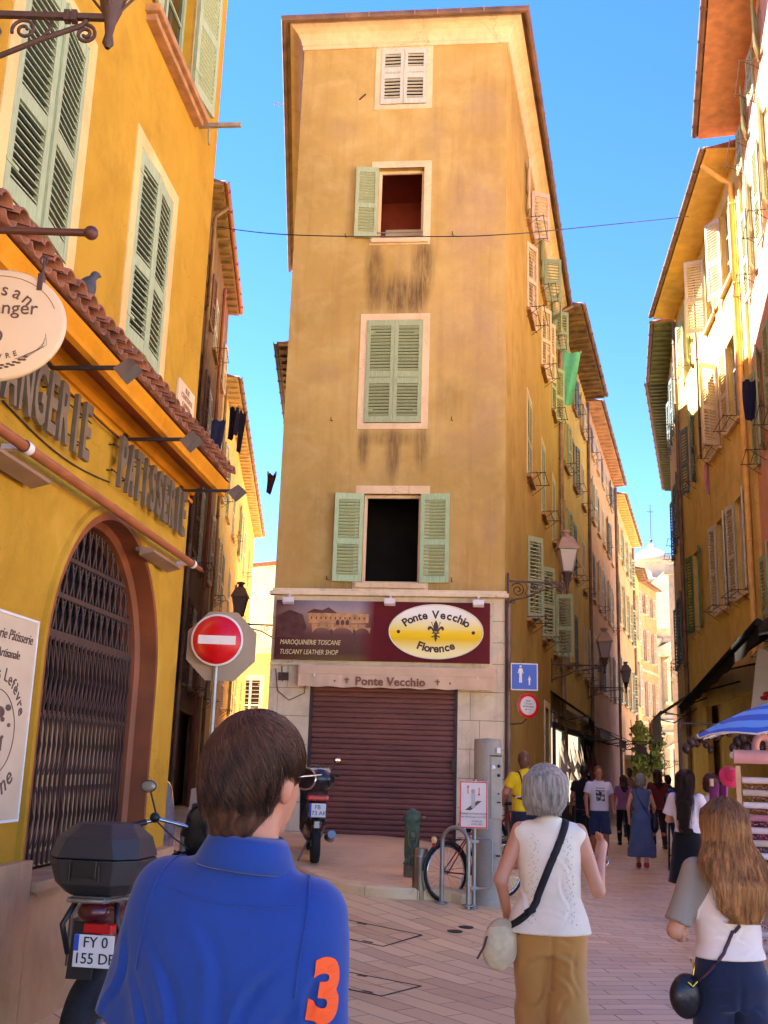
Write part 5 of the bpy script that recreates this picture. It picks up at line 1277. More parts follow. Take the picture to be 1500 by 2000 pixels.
    if bottom:
        if bot == 'trousers' or bot == 'shorts' or bot == 'wide':
            lg = []
            for side, (kn, an) in zip((-1, 1), legs):
                kn, an = A_(kn), A_(an); hp = A_((side*.085, -.005, .86))
                if bot == 'wide': lg.append(su(.03, rc(hp, kn, .108, .098), rc(kn, an+A_((0, -.01, .02)), .098, .092)))
                elif bot == 'shorts': lg.append(cut(rc(hp, kn, .105, .098), (kn+A_((0, 0, .0)), (0, 0, -1))))
                else: lg.append(su(.03, rc(hp, kn, .102, .068), rc(kn, an+A_((0, 0, .03)), .067, .052)))
            hips = loft([(.78, 0, 0, .14, .11), (.88, 0, -.008, .178, .128), (.96, 0, 0, .165, .115), (1.06, 0, .01, .136 if fem else .16, .10 if fem else .118)])
            bf = su(.03, hips, *lg)
            # seat cleft
            bf = warp(bf, lambda P: .012*np.exp(-(P[:, 0]/.012)**2)*(P[:, 2] > .6)*(P[:, 1] < 0)*np.clip((.98-P[:, 2])*6, 0, 1))
            bf = cut(bf, ((0, 0, hem+.002), (0, 0, 1)))
        else:
            zb = {'skirt': .42, 'dress': .22, 'minidress': .5}[bot]
            bf = loft([(zb, 0, 0, .24 if bot == 'skirt' else .27, .18), (.6, 0, 0, .21, .16), (.86, 0, -.008, .182, .132), (.96, 0, 0, .165, .115), (1.06, 0, .01, .13, .1)])
        if crb: bf = warp(bf, creases(crb))
        bf = warp(bf, folds(fold*1.5, ff[0], ff[1]*.8, int(s*977) % 89, lambda P: np.clip((1.0-P[:, 2])*2, .2, 1)))
        blo = lo.copy(); blo[2] = max(.03, lo[2]); bhi = hi.copy(); bhi[2] = 1.1; blo[0] -= .05; bhi[0] += .05; blo[1] -= .06; bhi[1] += .06
        V, F = surf_net(bf, blo, bhi, h); link_mesh({'trousers': 'trousers', 'wide': 'trousers', 'shorts': 'shorts'}.get(bot, 'skirt' if bot == 'skirt' else 'dress'), np_mesh('trousers', V, F, bottom), T); ctx['botf'] = bf
    if shoes and zmin < .05:
        for (kn, an) in legs:
            an = A_(an); sf = cut(su(.02, rc(an+A_((0, -.03, -.05)), an+A_((0, .14, -.055)), .042, .034, A_((1.1, 1, 1))), rc(an+A_((0, -.01, -.02)), an+A_((0, .0, .0)), .044, .046)), (an+A_((0, 0, .01)), (0, 0, 1)), (an+A_((0, 0, -.085)), (0, 0, -1)))
            V, F = surf_net(sf, an-A_((.08, .12, .12)), an+A_((.08, .25, .06)), min(h, .012)); link_mesh('shoe', np_mesh('shoe', V, F, shoes), T)
    if hair: hair(ctx)
    return ctx
def put(ctx, name, V, F, mt): return link_mesh(name, np_mesh(name, V, F, mt), ctx['T'])
def hair_short(mt, n=0, h=.01, seed=1, bald=False):
    def g(c):
        HC = c['HC']
        sh = su(.03, el((0, -.008, 1.632), (.086, .106, .096)), el((0, -.05, 1.59), (.079, .062, .085)), el((0, -.055, 1.53), (.058, .035, .055)))
        # keep the hair behind the ears and above the brow
        sh = cut(sh, ((0, .055, 1.64), (0, 1, -.45)), ((0, -.02, 1.50), (0, 1, -2.2)), ((0, -.03, 1.478), (0, 0, -1)))
        sh = warp(sh, lambda P: .0022*np.sin(P[:, 0]*170+14*np.sin(P[:, 2]*22)+P[:, 1]*60)+.0016*np.sin(P[:, 0]*95-P[:, 2]*60+P[:, 1]*150))
        hf = rotz_f(sh, c['yaw'], HC); V, F = surf_net(hf, (-.14, -.16, 1.46), (.14, .18, 1.76), h)
        if n:
            r = np.random.RandomState(seed); v = r.randn(n*2, 3); v /= np.linalg.norm(v, axis=1)[:, None]; v = v[(v[:, 2] > -.45) & (v[:, 1] < .45)]; ro = A_((0, -.008, 1.63))+v*A_((.088, .106, .097))
            def flow(P):
                q = P-A_((.01, -.045, 1.715)); x = q[:, 0]; y = q[:, 1]; rr = np.sqrt(x*x+y*y)+1e-3; k = np.exp(-rr*9)
                return np.stack([x/rr*.7-y/rr*k*1.5, y/rr*.7+x/rr*k*1.5-.15, -.9+0*x], 1)
            base = lambda P: su(.03, el((0, -.008, 1.632), (.086, .106, .096)), el((0, -.05, 1.59), (.079, .062, .085)), el((0, -.055, 1.53), (.058, .035, .055)))(P)
            V2, F2 = strands(base, ro, flow, 9, .0095, .006, .0009, .65, seed)
            # drop strands that end below the hair line
            C2_ = V2.reshape(-1, 9, 3, 3).mean(2); ok = (C2_[..., 2].min(1) > 1.474) & ((C2_[..., 1]*1-(-.0)-.45*(C2_[..., 2]-1.64)).max(1) < .062) & (~(((C2_[..., 2] < 1.60) & (C2_[..., 1] > -.03)).any(1)))
            fk = F2.reshape(3, -1, 8, 4) if False else F2; oks = ok[(F2[:, 0]//27)]; F2 = F2[oks]
            ca, sa = math.cos(c['yaw']), math.sin(c['yaw']); q = V2-HC; V2 = np.stack([q[:, 0]*ca-q[:, 1]*sa, q[:, 0]*sa+q[:, 1]*ca, q[:, 2]], 1)+HC
            V, F = merge((V, F), (V2, F2))
        put(c, 'hair', V, F, mt)
    return g
def hair_bob(mt, n=0, h=.012, seed=2):
    def g(c):
        HC = c['HC']
        base = su(.04, el((0, -.012, 1.64), (.096, .112, .10)), loft([(1.49, 0, -.035, .078, .062), (1.53, 0, -.03, .102, .088), (1.60, 0, -.02, .108, .104), (1.66, 0, -.01, .096, .10)], 2.2))
        sh = cut(base, ((0, .045, 1.60), (0, 1, -.25)), ((0, -.02, 1.475), (0, -.15, -1)))
        sh = warp(sh, lambda P: .0035*np.sin(P[:, 0]*110+9*np.sin(P[:, 2]*26)+P[:, 1]*70)+.002*np.sin(P[:, 0]*60-P[:, 2]*90+P[:, 1]*130))
        hf = rotz_f(sh, c['yaw'], HC); V, F = surf_net(hf, (-.15, -.17, 1.44), (.15, .2, 1.76), h)
        if n:
            r = np.random.RandomState(seed); v = r.randn(n*2, 3); v /= np.linalg.norm(v, axis=1)[:, None]; v = v[(v[:, 2] > -.6) & (v[:, 1] < .5)]; ro = A_((0, -.012, 1.63))+v*A_((.1, .115, .1))
            def flow(P):
                q = P-A_((.0, -.03, 1.73)); x, y = q[:, 0], q[:, 1]; rr = np.sqrt(x*x+y*y)+1e-3; return np.stack([x/rr*.6+.12*np.sin(P[:, 2]*40+P[:, 0]*30), y/rr*.5, -1+0*x], 1)
            V2, F2 = strands(base, ro, flow, 12, .013, .011, .0010, .6, seed)
            C2_ = V2.reshape(-1, 12, 3, 3).mean(2); ok = (C2_[..., 1].max(1) < .06) & (C2_[..., 2].min(1) > 1.462); F2 = F2[ok[F2[:, 0]//36]]
            ca, sa = math.cos(c['yaw']), math.sin(c['yaw']); q = V2-HC; V2 = np.stack([q[:, 0]*ca-q[:, 1]*sa, q[:, 0]*sa+q[:, 1]*ca, q[:, 2]], 1)+HC
            V, F = merge((V, F), (V2, F2))
        put(c, 'hair', V, F, mt)
    return g
def hair_long(mt, n=0, h=.014, zb=1.1, seed=3, wide=1.0, dx=0):
    def g(c):
        HC = c['HC']
        base = su(.04, el((0, -.012, 1.635), (.09, .108, .098)), loft([(zb, dx, -.135, .03, .012), (zb+.06, dx, -.14, .075*wide, .02), (zb+.16, dx*.8, -.145, .105*wide, .028), (1.36, dx*.4, -.125, .125*wide, .04), (1.45, 0, -.085, .115*wide, .055), (1.53, 0, -.045, .1, .075), (1.6, 0, -.02, .096, .1), (1.66, 0, -.01, .085, .1)], 2.1))
        sh = cut(base, ((0, .05, 1.60), (0, 1, -.25)))
        sh = warp(sh, lambda P: .005*np.sin(P[:, 0]*95+4*np.sin(P[:, 2]*9)+P[:, 1]*20)+.003*np.sin(P[:, 0]*190-P[:, 2]*14))
        V, F = surf_net(rotz_f(sh, c['yaw']*.3, HC), (-.22, -.24, zb-.03), (.22, .2, 1.76), h)
        if n:
            r = np.random.RandomState(seed); v = r.randn(n*2, 3); v /= np.linalg.norm(v, axis=1)[:, None]; v = v[(v[:, 2] > -.1) & (v[:, 1] < .45)]; ro = A_((0, -.012, 1.635))+v*A_((.09, .108, .098))
            m = len(ro)//2; ro[:m] = np.stack([(r.rand(m)-.5)*.22*wide, -.17+0*r.rand(m), 1.55-r.rand(m)*.22], 1)
            def flow(P):
                q = P-A_((.0, -.02, 1.73)); x, y = q[:, 0], q[:, 1]; rr = np.sqrt(x*x+y*y)+1e-3; k = np.clip((P[:, 2]-1.6)*10, 0, 1); return np.stack([x/rr*.7*k+.14*np.sin(P[:, 2]*17+P[:, 0]*25)-.35*(1-k)*x/.1*.25, y/rr*.6*k, -1+0*x], 1)
            V2, F2 = strands(base, ro, flow, 22, (1.7-zb)/26, .014, .0014, .2, seed); V, F = merge((V, F), (V2, F2))
        put(c, 'hair', V, F, mt)
    return g
def strap(c, pts, w_, mt, name='strap', off=.012, thick=.004, f=None):
    "flat band laid over the clothed body through the given points"
    f = f or c['wrapf']; P = catmull([Vector(p) for p in pts], 8); Q = []; Nn = []
    for p in P:
        q = A_(p)
        for _ in range(6):
            d = f(q[None])[0]; e = 1e-3; g = np.array([f((q+A_(v)*e)[None])[0]-d for v in np.eye(3)])/e; g /= max(np.linalg.norm(g), 1e-6); q = q-g*(d-off)
        Q.append(Vector(q)); Nn.append(Vector(g))
    m = MB(); vs = []
    for i, (q, n_) in enumerate(zip(Q, Nn)):
        t = (Q[min(i+1, len(Q)-1)]-Q[max(i-1, 0)]).normalized(); x = t.cross(n_).normalized()
        for a, b in ((-1, 0), (1, 0), (1, 1), (-1, 1)): vs.append(q+x*(a*w_/2)+n_*(b*thick))
    fs = [(i*4+k, i*4+(k+1) % 4, i*4+4+(k+1) % 4, i*4+4+k) for i in range(len(Q)-1) for k in range(4)]+[(0, 1, 2, 3), tuple(len(Q)*4-4+k for k in (3, 2, 1, 0))]
    m.add(vs, fs, True); return m.build(name, mt, c['T'])
# ---------------- people
SK1 = skin('tanned_skin', (188, 124, 92)); SK2 = skin('fair_skin', (206, 146, 112)); SK3 = skin('warm_skin', (170, 108, 78))
def here(px, py_feet=None, y=None, up=0):
    if y is None: p = gpt(px, py_feet, up); return p
    p = aty(px, 1490, y); return Vector((p.x, y, ground_z(p.x, y)+up))
# man in blue
C_blue = cloth('royal_blue_pique', (32, 66, 140), .06, 700, .85, 4, .3)
yaw = R(-21)
man = person('man from behind in a royal blue polo shirt with an orange 3 on the sleeve', Matrix.Translation((-.238, 2.12, 1.52)) @ Matrix.Rotation(R(6), 4, 'Y') @ Matrix.Translation((0, 0, -1.52)) @ Matrix.Rotation(R(-8), 4, 'Z'), 1.007, shw=.138, rel=.016, loose=.02, ff=(11, 8), slv=.86,
    cr=[(-.13, 1.30, -.05, 1.08, .010, .010), (.14, 1.31, .06, 1.12, .009, .011), (-.16, 1.24, -.11, 1.0, .008, .010), (.16, 1.24, .12, 1.02, .009, .010), (-.06, 1.36, .02, 1.2, .012, .006), (.1, 1.18, -.02, 1.0, .012, .009), (-.1, 1.1, .06, .98, .010, .009), (.19, 1.3, .2, 1.16, .008, .008), (-.19, 1.3, -.21, 1.16, .008, .008), (.02, 1.28, .1, 1.1, .014, .006), (.175, 1.2, .225, 1.14, .007, .007), (-.17, 1.2, -.22, 1.13, .007, .007)],
    arms=(((-.186, .01, 1.10), (-.205, .14, .86)), ((.184, .0, 1.10), (.18, .15, .86))), skinm=SK1, top=C_blue, bottom=cloth('dark_trousers', (40, 42, 50)), shoes=M_black, h=.0075,
    head_yaw=yaw, sleeve='short', hem=.86, fold=.009, hair=hair_short(hairm('dark_brown_hair', (92, 60, 42), (30, 19, 14), (60, 60, 12), .5, zramp=(1.60, 1.74, (118, 78, 54), .55)), n=6500, h=.0055))
T = man['T']
m = MB(); n = 48; vs = []
for i in range(n+1):
    a = -PI/2+R(-140)+R(280)*i/n; ca, sa = math.cos(a), math.sin(a); k = .012*max(0, sa)
    for rx, ry, z in ((.060, .058, 1.482), (.066, .064, 1.494), (.078, .076, 1.482), (.100, .092, 1.434+k), (.096, .088, 1.430+k), (.072, .070, 1.474)): vs.append((rx*ca, -.012+ry*sa, z+.004))
m.add(vs, [(i*6+k, i*6+(k+1) % 6, i*6+6+(k+1) % 6, i*6+6+k) for i in range(n) for k in range(6)], True); m.build('collar', C_blue, T)
man['wrapf'] = man['topf']
for q in (-1, 1): strap(man, [(q*.125, .02, 1.425), (q*.142, -.06, 1.39), (q*.150, -.10, 1.32), (q*.150, -.10, 1.24)], .0035, C_blue, 'seam', off=.0005, thick=.0022)
strap(man, [(-.12, -.07, 1.385), (-.05, -.09, 1.375), (.05, -.09, 1.375), (.12, -.07, 1.385)], .003, C_blue, 'seam', off=.0005, thick=.002)
# the orange number, laid on the right sleeve
me = text_mesh('3', .15, .0, .008, sx=.95, res=6)
bm = bmesh.new(); bm.from_mesh(me); bmesh.ops.triangulate(bm, faces=bm.faces[:]); bmesh.ops.subdivide_edges(bm, edges=bm.edges[:], cuts=2, use_grid_fill=True); bm.to_mesh(me); bm.free()
m = MB(); th = R(32); cc = A_((.2, -.06, 1.20)); Vt = []
def proj_out(f, q, off, it=10):
    for _ in range(it):
        d = f(q[None])[0]; e = 1e-3; g = np.array([f((q+A_(v)*e)[None])[0]-d for v in np.eye(3)])/e; q = q-g/max(np.linalg.norm(g), 1e-6)*(d-off)
    return q
c0 = proj_out(man['topf'], A_((.23, -.10, 1.25)), .004)
for v in me.vertices: Vt.append(proj_out(man['topf'], c0+A_((math.cos(th)*v.co.x, math.sin(th)*v.co.x, v.co.z))*.94, .003+.002*(v.co.y < 0)))
m.add(Vt, [tuple(p.vertices) for p in me.polygons], True); m.build('number', mat('orange_applique', (255, 92, 28), .8, .06, 30, .3, bs=900), T)
# wrist watch side not seen; spectacles
ca, sa = math.cos(yaw), math.sin(yaw); HM = WM[T.name] @ Matrix.Translation(man['HC']) @ Matrix.Rotation(yaw, 4, 'Z') @ Matrix.Translation(-man['HC'])
from mathutils import Vector as V3
m = MB()
for q in (-1, 1):
    m.tube([(q*.083, -.01, 1.612), (q*.086, .03, 1.617), (q*.084, .085, 1.622), (q*.078, .114, 1.624)], .0017, 6)
    m.tube([(q*.036+.031*math.cos(a), .124-.012*abs(q*math.cos(a)) , 1.612+.021*math.sin(a)) for a in [2*PI*i/24 for i in range(24)]], .0022, 6, closed=True)
m.tube([(-.008, .126, 1.618), (.008, .126, 1.618)], .002, 6); gl = m.build('spectacles', M_chrome, T, HM)
m = MB()
for q in (-1, 1): m.ball((q*.036, .121, 1.612), .029, 12, (1, .06, .7))
m.build('lens', M_black, gl, HM)
# grey haired woman
C_white = cloth('white_cotton', (248, 232, 204), .05, 400, .85, 8, .45)
C_ochre = cloth('ochre_viscose', (196, 142, 72), .08, 300, .6, 3, .5)
ww = person('grey haired woman in white sleeveless blouse and ochre trousers, one hand raised', loc(.905, 5.6, ground_z(.9, 5.6), R(-4)), .957, fem=True,
    arms=(((-.26, -.03, 1.14), (-.215, .13, .94)), ((.255, .0, 1.10), (.30, .17, 1.27))), legs=(((-.075, .07, .49), (-.075, .02, .09)), ((.085, -.02, .48), (.08, -.16, .13))),
    skinm=SK2, top=C_white, bottom=C_ochre, shoes=mat('tan_leather', (170, 120, 80)), h=.009, head_yaw=R(-30), sleeve='none', hem=.885, bot='wide', fold=.009, loose=.045, ff=(14, 9),
    cr=[(.0, 1.3, .11, 1.12, .008, .006), (.05, 1.2, .13, 1.0, .008, .007), (-.1, 1.0, .1, .96, .008, .006), (-.12, 1.1, -.06, .92, .008, .006), (.1, 1.05, .02, .92, .009, .007), (-.14, 1.2, -.1, 1.02, .007, .006)],
    crb=[(.02, .8, .13, .72, .012, .010), (-.02, .78, -.12, .7, .012, .009), (.03, .7, .12, .58, .012, .011), (.12, .6, .03, .5, .012, .010), (-.03, .66, -.1, .5, .012, .009), (.06, .5, .1, .3, .013, .010), (-.09, .5, -.06, .25, .013, .010), (.13, .82, .16, .6, .012, .010), (0, .86, .1, .84, .01, .007)],
    hair=hair_bob(hairm('silver_hair', (206, 196, 182), (132, 122, 112), (70, 70, 8)), n=6500, h=.007))
T = ww['T']; ww['wrapf'] = lambda P: np.minimum(ww['topf'](P), ww['botf'](P))
strap(ww, [(.06, .06, 1.44), (.085, -.02, 1.45), (.05, -.12, 1.36), (-.02, -.15, 1.20), (-.10, -.14, 1.04), (-.16, -.10, .95), (-.2, -.05, .90)], .038, mat('black_webbing', (28, 20, 22), .8, .1), off=.004)
m = MB()
for q in (-1, 1): m.tube([(q*.1, .0, 1.612), (q*.09, .06, 1.617), (q*.076, .118, 1.62)], .0025, 5); m.tube([(q*.036+.03*math.cos(a), .124, 1.612+.021*math.sin(a)) for a in [2*PI*i/20 for i in range(20)]], .002, 5, closed=True)
HM = WM[T.name] @ Matrix.Translation(ww['HC']) @ Matrix.Rotation(R(-30), 4, 'Z') @ Matrix.Translation(-ww['HC']); m.build('spectacles', M_iron, T, HM)
# eyelet embroidery: rows of tiny holes as dark dots sewn on the blouse
m = MB(); rr = random.Random(4)
for sx_ in (-1, 1):
    for i in range(46):
        z = 1.38-.45*i/46; x = sx_*(.085+.012*math.sin(i*1.3)+.02*(i/46)) + (.01 if i % 2 else -.01); q = A_((x, -.2, z))
        for _ in range(7): q = q+A_((0, 1, 0))*(ww['topf'](q[None])[0]-.0006)*.9
        m.ball(tuple(q), .0032, 6, (1, .3, 1.3))
m.build('eyelet', mat('eyelet_shadow', (196, 180, 162), .9, .1), T)
m = MB(); 
for k, w_ in ((0, A_((.30, .17, 1.27))), ):
    m.tube([tuple(w_+A_((.036*math.cos(a), .012*math.sin(a)-.012, .03*math.sin(a)-.03))) for a in [2*PI*i/16 for i in range(16)]], .003, 5, closed=True)
m.build('bracelet', M_chrome, T)
# shoulder bag (held by her strap, a thing of its own)
bagM = WM[T.name] @ Matrix.Translation((-.262, -.07, .83)) @ Matrix.Rotation(R(20), 4, 'Z') @ Matrix.Rotation(R(10), 4, 'Y')
bg_ = thing('shoulder_bag', 'beige canvas saddle bag hanging at the grey haired woman\'s hip', 'bag', bagM)
f = warp(su(.02, el((0, 0, -.03), (.095, .062, .105)), el((0, 0, .03), (.085, .05, .09))), folds(.0035, 30, 22, 5)); V, F = surf_net(f, (-.13, -.1, -.16), (.13, .1, .14), .007)
link_mesh('pouch', np_mesh('pouch', V, F, cloth('beige_canvas', (226, 204, 160), .12, 400, .85, 14, .4)), bg_)
f = cut(infl(su(.02, el((0, 0, -.03), (.095, .062, .105)), el((0, 0, .03), (.085, .05, .09))), .004), ((0, .0, .06), (0, -.55, -1))); V, F = surf_net(f, (-.13, -.1, -.06), (.13, .1, .15), .007)
link_mesh('flap', np_mesh('flap', V, F, mat('tan_trim_canvas', (196, 172, 132), .7, .2)), bg_)
m = MB(); m.tube([(-.09, -.02, .02), (-.11, -.05, -.03), (-.14, -.06, -.09)], .006, 6); m.box(.06, .1, -.05, -.02, .06, .12, .005); m.build('buckle', M_iron, bg_)
# long haired girl in raglan tee
t = NT('raglan_cotton'); sx = t.n('SeparateXYZ'); t.l(t.co(), sx.inputs[0])
ax = t.math('ABSOLUTE', sx.outputs[0]); fz = t.math('ADD', t.math('MULTIPLY', t.math('SUBTRACT', 1.45, sx.outputs[2]), .52), .045)
msk = t.math('GREATER_THAN', ax, fz); zz_ = t.math('MULTIPLY', t.math('GREATER_THAN', sx.outputs[2], 1.13), 1.0); arm_ = t.math('GREATER_THAN', ax, .165)
sel = t.math('MAXIMUM', t.math('MULTIPLY', msk, zz_), t.math('MULTIPLY', arm_, t.math('GREATER_THAN', sx.outputs[2], 1.105)))
col = t.mix(sel, lin(244, 224, 206), lin(150, 138, 122)); col = t.mix(.15, col, t.ramp(t.noise(500, 2), [(.3, (.4, .4, .4, 1)), (.7, (1, 1, 1, 1))]), 'MULTIPLY'); t.bump(t.noise(14, 4, .6, None, 1), .3, .004); C_rag = t.out(col, .85)
C_denim = cloth('dark_denim', (38, 46, 72), .15, 600, .8, 3, .35, rgb2=(22, 28, 48))
gl_ = person('long haired young woman in a white top with grey sleeves and dark jeans', loc(1.535, 4.75, ground_z(1.5, 4.7), R(3)), .888, fem=True,
    arms=(((-.27, -.02, 1.12), (-.19, .17, 1.08)), ((.27, -.03, 1.12), (.27, .08, .88))), legs=(((-.08, .08, .49), (-.08, .05, .09)), ((.09, -.04, .48), (.085, -.14, .12))),
    skinm=SK2, top=C_rag, bottom=C_denim, shoes=M_white, h=.009, sleeve='elbow', hem=1.0, fold=.010, loose=.03, ff=(12, 16),
    cr=[(-.12, 1.2, .02, 1.1, .008, .007), (.12, 1.18, .0, 1.08, .008, .008), (-.12, 1.1, .1, 1.04, .007, .007), (-.1, 1.3, -.02, 1.18, .008, .006), (.13, 1.08, -.05, 1.02, .007, .007), (-.2, 1.25, -.22, 1.14, .007, .006)],
    crb=[(.02, .8, .12, .76, .008, .006), (-.02, .8, -.12, .77, .008, .006), (.04, .6, .12, .55, .008, .006), (-.04, .58, -.12, .54, .008, .006)],
    hair=hair_long(hairm('golden_brown_hair', (204, 144, 84), (128, 80, 46), (60, 60, 3), .4, zramp=(1.56, 1.72, (110, 74, 52), .8)), n=6000, h=.008, zb=1.19, wide=1.12, dx=.035))
T = gl_['T']; gl_['wrapf'] = lambda P: np.minimum(gl_['topf'](P), gl_['botf'](P))
strap(gl_, [(.09, .0, 1.42), (.08, -.1, 1.34), (.03, -.14, 1.2), (-.06, -.13, 1.06), (-.14, -.08, .94), (-.18, -.04, .88)], .016, mat('plum_strap', (66, 36, 48), .6, .1), off=.004)
m = MB()
for q in (-.085, .085): m.prism([(q-.055, .93), (q+.055, .93), (q+.055, .83), (q, .80), (q-.055, .83)], -.001, 0)
bagM = WM[T.name] @ Matrix.Translation((-.235, -.05, .835)) @ Matrix.Rotation(R(15), 4, 'Z')
bb = thing('handbag', 'small round black leather bag with gold trim at the long haired woman\'s hip', 'bag', bagM)
f = el((0, 0, 0), (.085, .05, .1)); V, F = surf_net(warp(f, folds(.002, 30, 22, 5)), (-.12, -.08, -.13), (.12, .08, .13), .008); link_mesh('pouch', np_mesh('pouch', V, F, mat('black_leather', (24, 20, 22), .35, .2, 12, .2)), bb)
m = MB(); m.tube([(-.02, -.045, .07), (.0, -.052, .05), (.03, -.045, .07)], .006, 6); m.tube([(.04, 0, .09), (.05, 0, .13), (.03, 0, .16)], .005, 6); m.build('gold_clasp', mat('gold_metal', (212, 170, 70), .25, .1, 6, 0, 1), bb)
# man in yellow
p = here(1030, y=15.1)
ym = person('man with cropped hair in a yellow T-shirt and brown harness straps beside the corner wall', loc(p.x-.04, p.y, p.z+.0, R(12)), 1.0, arms=(((-.27, .05, 1.15), (-.22, .26, 1.02)), ((.25, .05, 1.13), (.24, .24, 1.05))), legs=(((-.1, .06, .48), (-.1, .04, .08)), ((.1, -.02, .48), (.1, -.08, .09))),
    skinm=SK1, top=cloth('bright_yellow_cotton', (240, 200, 20), .06, 400), bottom=cloth('navy_shorts', (34, 40, 62)), bot='shorts', shoes=M_black, h=.014, head_yaw=R(-20), hair=hair_short(hairm('cropped_brown_hair', (124, 78, 54), (84, 50, 36)), h=.012), hem=.9, fold=.006)
ym['wrapf'] = ym['topf']; SB = mat('brown_strap', (92, 40, 24), .7, .1)
for q in (-1, 1): strap(ym, [(q*.09, .03, 1.43), (q*.095, -.06, 1.42), (q*.085, -.14, 1.3), (q*.07, -.14, 1.15), (q*.1, -.13, 1.07)], .022, SB, 'harness_strap', off=.003)
strap(ym, [(-.17, .0, 1.12), (-.1, -.13, 1.07), (0, -.15, 1.05), (.1, -.13, 1.07), (.17, 0, 1.12)], .022, SB, 'harness_strap', off=.003); strap(ym, [(.06, -.14, 1.06), (.06, -.14, .98)], .02, SB, 'harness_strap', off=.003)
# man in printed tee, walking towards us
p = here(1172, 1682)
tm = person('man in a printed white T-shirt and navy shorts walking towards the camera', loc(p.x, p.y, p.z, PI), 1.0, arms=(((-.25, -.04, 1.13), (-.26, .06, .9)), ((.25, .0, 1.13), (.25, .1, .9))), legs=(((-.1, .12, .5), (-.1, .06, .1)), ((.1, .0, .47), (.1, -.18, .14))),
    skinm=SK1, top=cloth('white_tee', (232, 226, 232), .04, 300), bottom=cloth('navy_denim', (48, 58, 92)), bot='shorts', shoes=M_white, h=.014, hair=hair_short(hairm('very_short_hair', (120, 84, 64), (92, 62, 46)), h=.012), hem=.9, fold=.006)
m = MB(); tf = tm['topf']
def decal(c, pts_fn, nx, nz, mt, name):
    m = MB(); vs = []
    for j in range(nz+1):
        for i in range(nx+1):
            q = A_(pts_fn(i/nx, j/nz))
            for _ in range(8): q = q-A_((0, 1, 0))*(c['topf'](q[None])[0]-.004)*.9
            vs.append(q)
    m.add(vs, [(j*(nx+1)+i, j*(nx+1)+i+1, (j+1)*(nx+1)+i+1, (j+1)*(nx+1)+i) for j in range(nz) for i in range(nx)], True); return m.build(name, mt, c['T'])
t = NT('photo_print'); M_pp = t.out(t.ramp(t.noise(16, 3, .6), [(.4, lin(38, 40, 48)), (.5, lin(90, 92, 98)), (.6, lin(210, 208, 206))]), .8)
decal(tm, lambda u, v: (-.085+.17*u, .25, 1.08+.2*v), 6, 6, M_pp, 'shirt_print'); decal(tm, lambda u, v: (-.085+.17*u, .25, 1.31+.012*v), 6, 1, mat('print_line', (60, 50, 60)), 'shirt_print')
m = MB()
for q in (-.03, .03): m.ball((q, .088, 1.61), .0115, 8, (1, .6, .7))
m.build('eye', mat('eye_white', (220, 210, 200), .3), tm['T']); m = MB()
for q in (-.03, .03): m.ball((q, .0965, 1.61), .005, 6)
m.build('pupil', M_black, tm['T'])
# woman in denim dress
p = here(1255, 1697); C_dd = cloth('washed_denim', (86, 104, 142), .12, 400, .85, 5, .4)
bw = person('grey haired woman in a long sleeveless denim dress with a dark shoulder bag', loc(p.x, p.y, p.z, R(-8)), .93, fem=True, arms=(((-.24, -.03, 1.12), (-.22, .04, .88)), ((.25, .02, 1.12), (.24, .14, .95))), legs=(((-.07, .08, .48), (-.06, .06, .1)), ((.07, -.03, .46), (.06, -.16, .12))),
    skinm=SK2, top=C_dd, bottom=C_dd, bot='dress', shoes=mat('red_sandal', (160, 40, 34)), sleeve='none', hem=.9, h=.015, fold=.008, hair=hair_bob(hairm('ash_grey_hair', (150, 144, 138), (96, 90, 86)), h=.012))
bw['wrapf'] = bw['topf']; strap(bw, [(-.08, .0, 1.42), (-.08, -.1, 1.34), (.0, -.14, 1.18), (.1, -.12, 1.02), (.15, -.08, .93)], .014, M_black, off=.004)
b2 = thing('shoulder_bag', 'dark slouchy bag at the hip of the woman in the denim dress', 'bag', WM[bw['T'].name] @ Matrix.Translation((.235, -.06, .82))); f = warp(el((0, 0, 0), (.075, .1, .17)), folds(.006, 20, 15, 2)); V, F = surf_net(f, (-.12, -.14, -.2), (.12, .14, .2), .015); link_mesh('pouch', np_mesh('pouch', V, F, mat('dark_leather', (32, 26, 40), .5, .2)), b2)
m = MB(); m.tube([(-.02, 0, .15), (-.05, .0, .3)], .01, 6); m.build('handle', M_black, b2)
# dark long haired woman in puff sleeves
p = here(1352, 1797)
dh = person('woman with waist long dark hair in a white puff sleeved top and black skirt', loc(p.x-.02, p.y, p.z, R(-28)), 1.67/1.72, fem=True, arms=(((-.23, .03, 1.13), (-.12, .25, 1.12)), ((.24, .02, 1.12), (.14, .26, 1.18))), legs=(((-.08, .02, .48), (-.08, -.02, .09)), ((.08, .05, .48), (.09, .04, .08))),
    skinm=SK2, top=cloth('white_puff_cotton', (232, 216, 216), .05, 300), bottom=cloth('black_skirt_cloth', (18, 16, 20)), bot='skirt', shoes=M_white, sleeve='puff', hem=.99, h=.013, fold=.006, hair=hair_long(hairm('dark_chestnut_hair', (66, 36, 26), (34, 18, 14), (60, 60, 4)), n=700, h=.012, zb=1.0, wide=.75))
p2 = here(1388, y=13.4)
person('dark haired woman in a pale top half hidden behind the puff sleeved woman', loc(p2.x, p2.y, p2.z, R(-35)), .955, fem=True, arms=(((-.23, .08, 1.14), (-.1, .27, 1.18)), ((.23, .08, 1.14), (.1, .27, 1.2))), skinm=SK2,
    top=cloth('pale_top', (216, 198, 188), .1, 300), bottom=cloth('black_trousers', (26, 24, 28)), shoes=M_black, hem=.96, h=.015, fold=.006, hair=hair_bob(hairm('dark_red_hair', (72, 34, 28), (36, 18, 16)), h=.012))
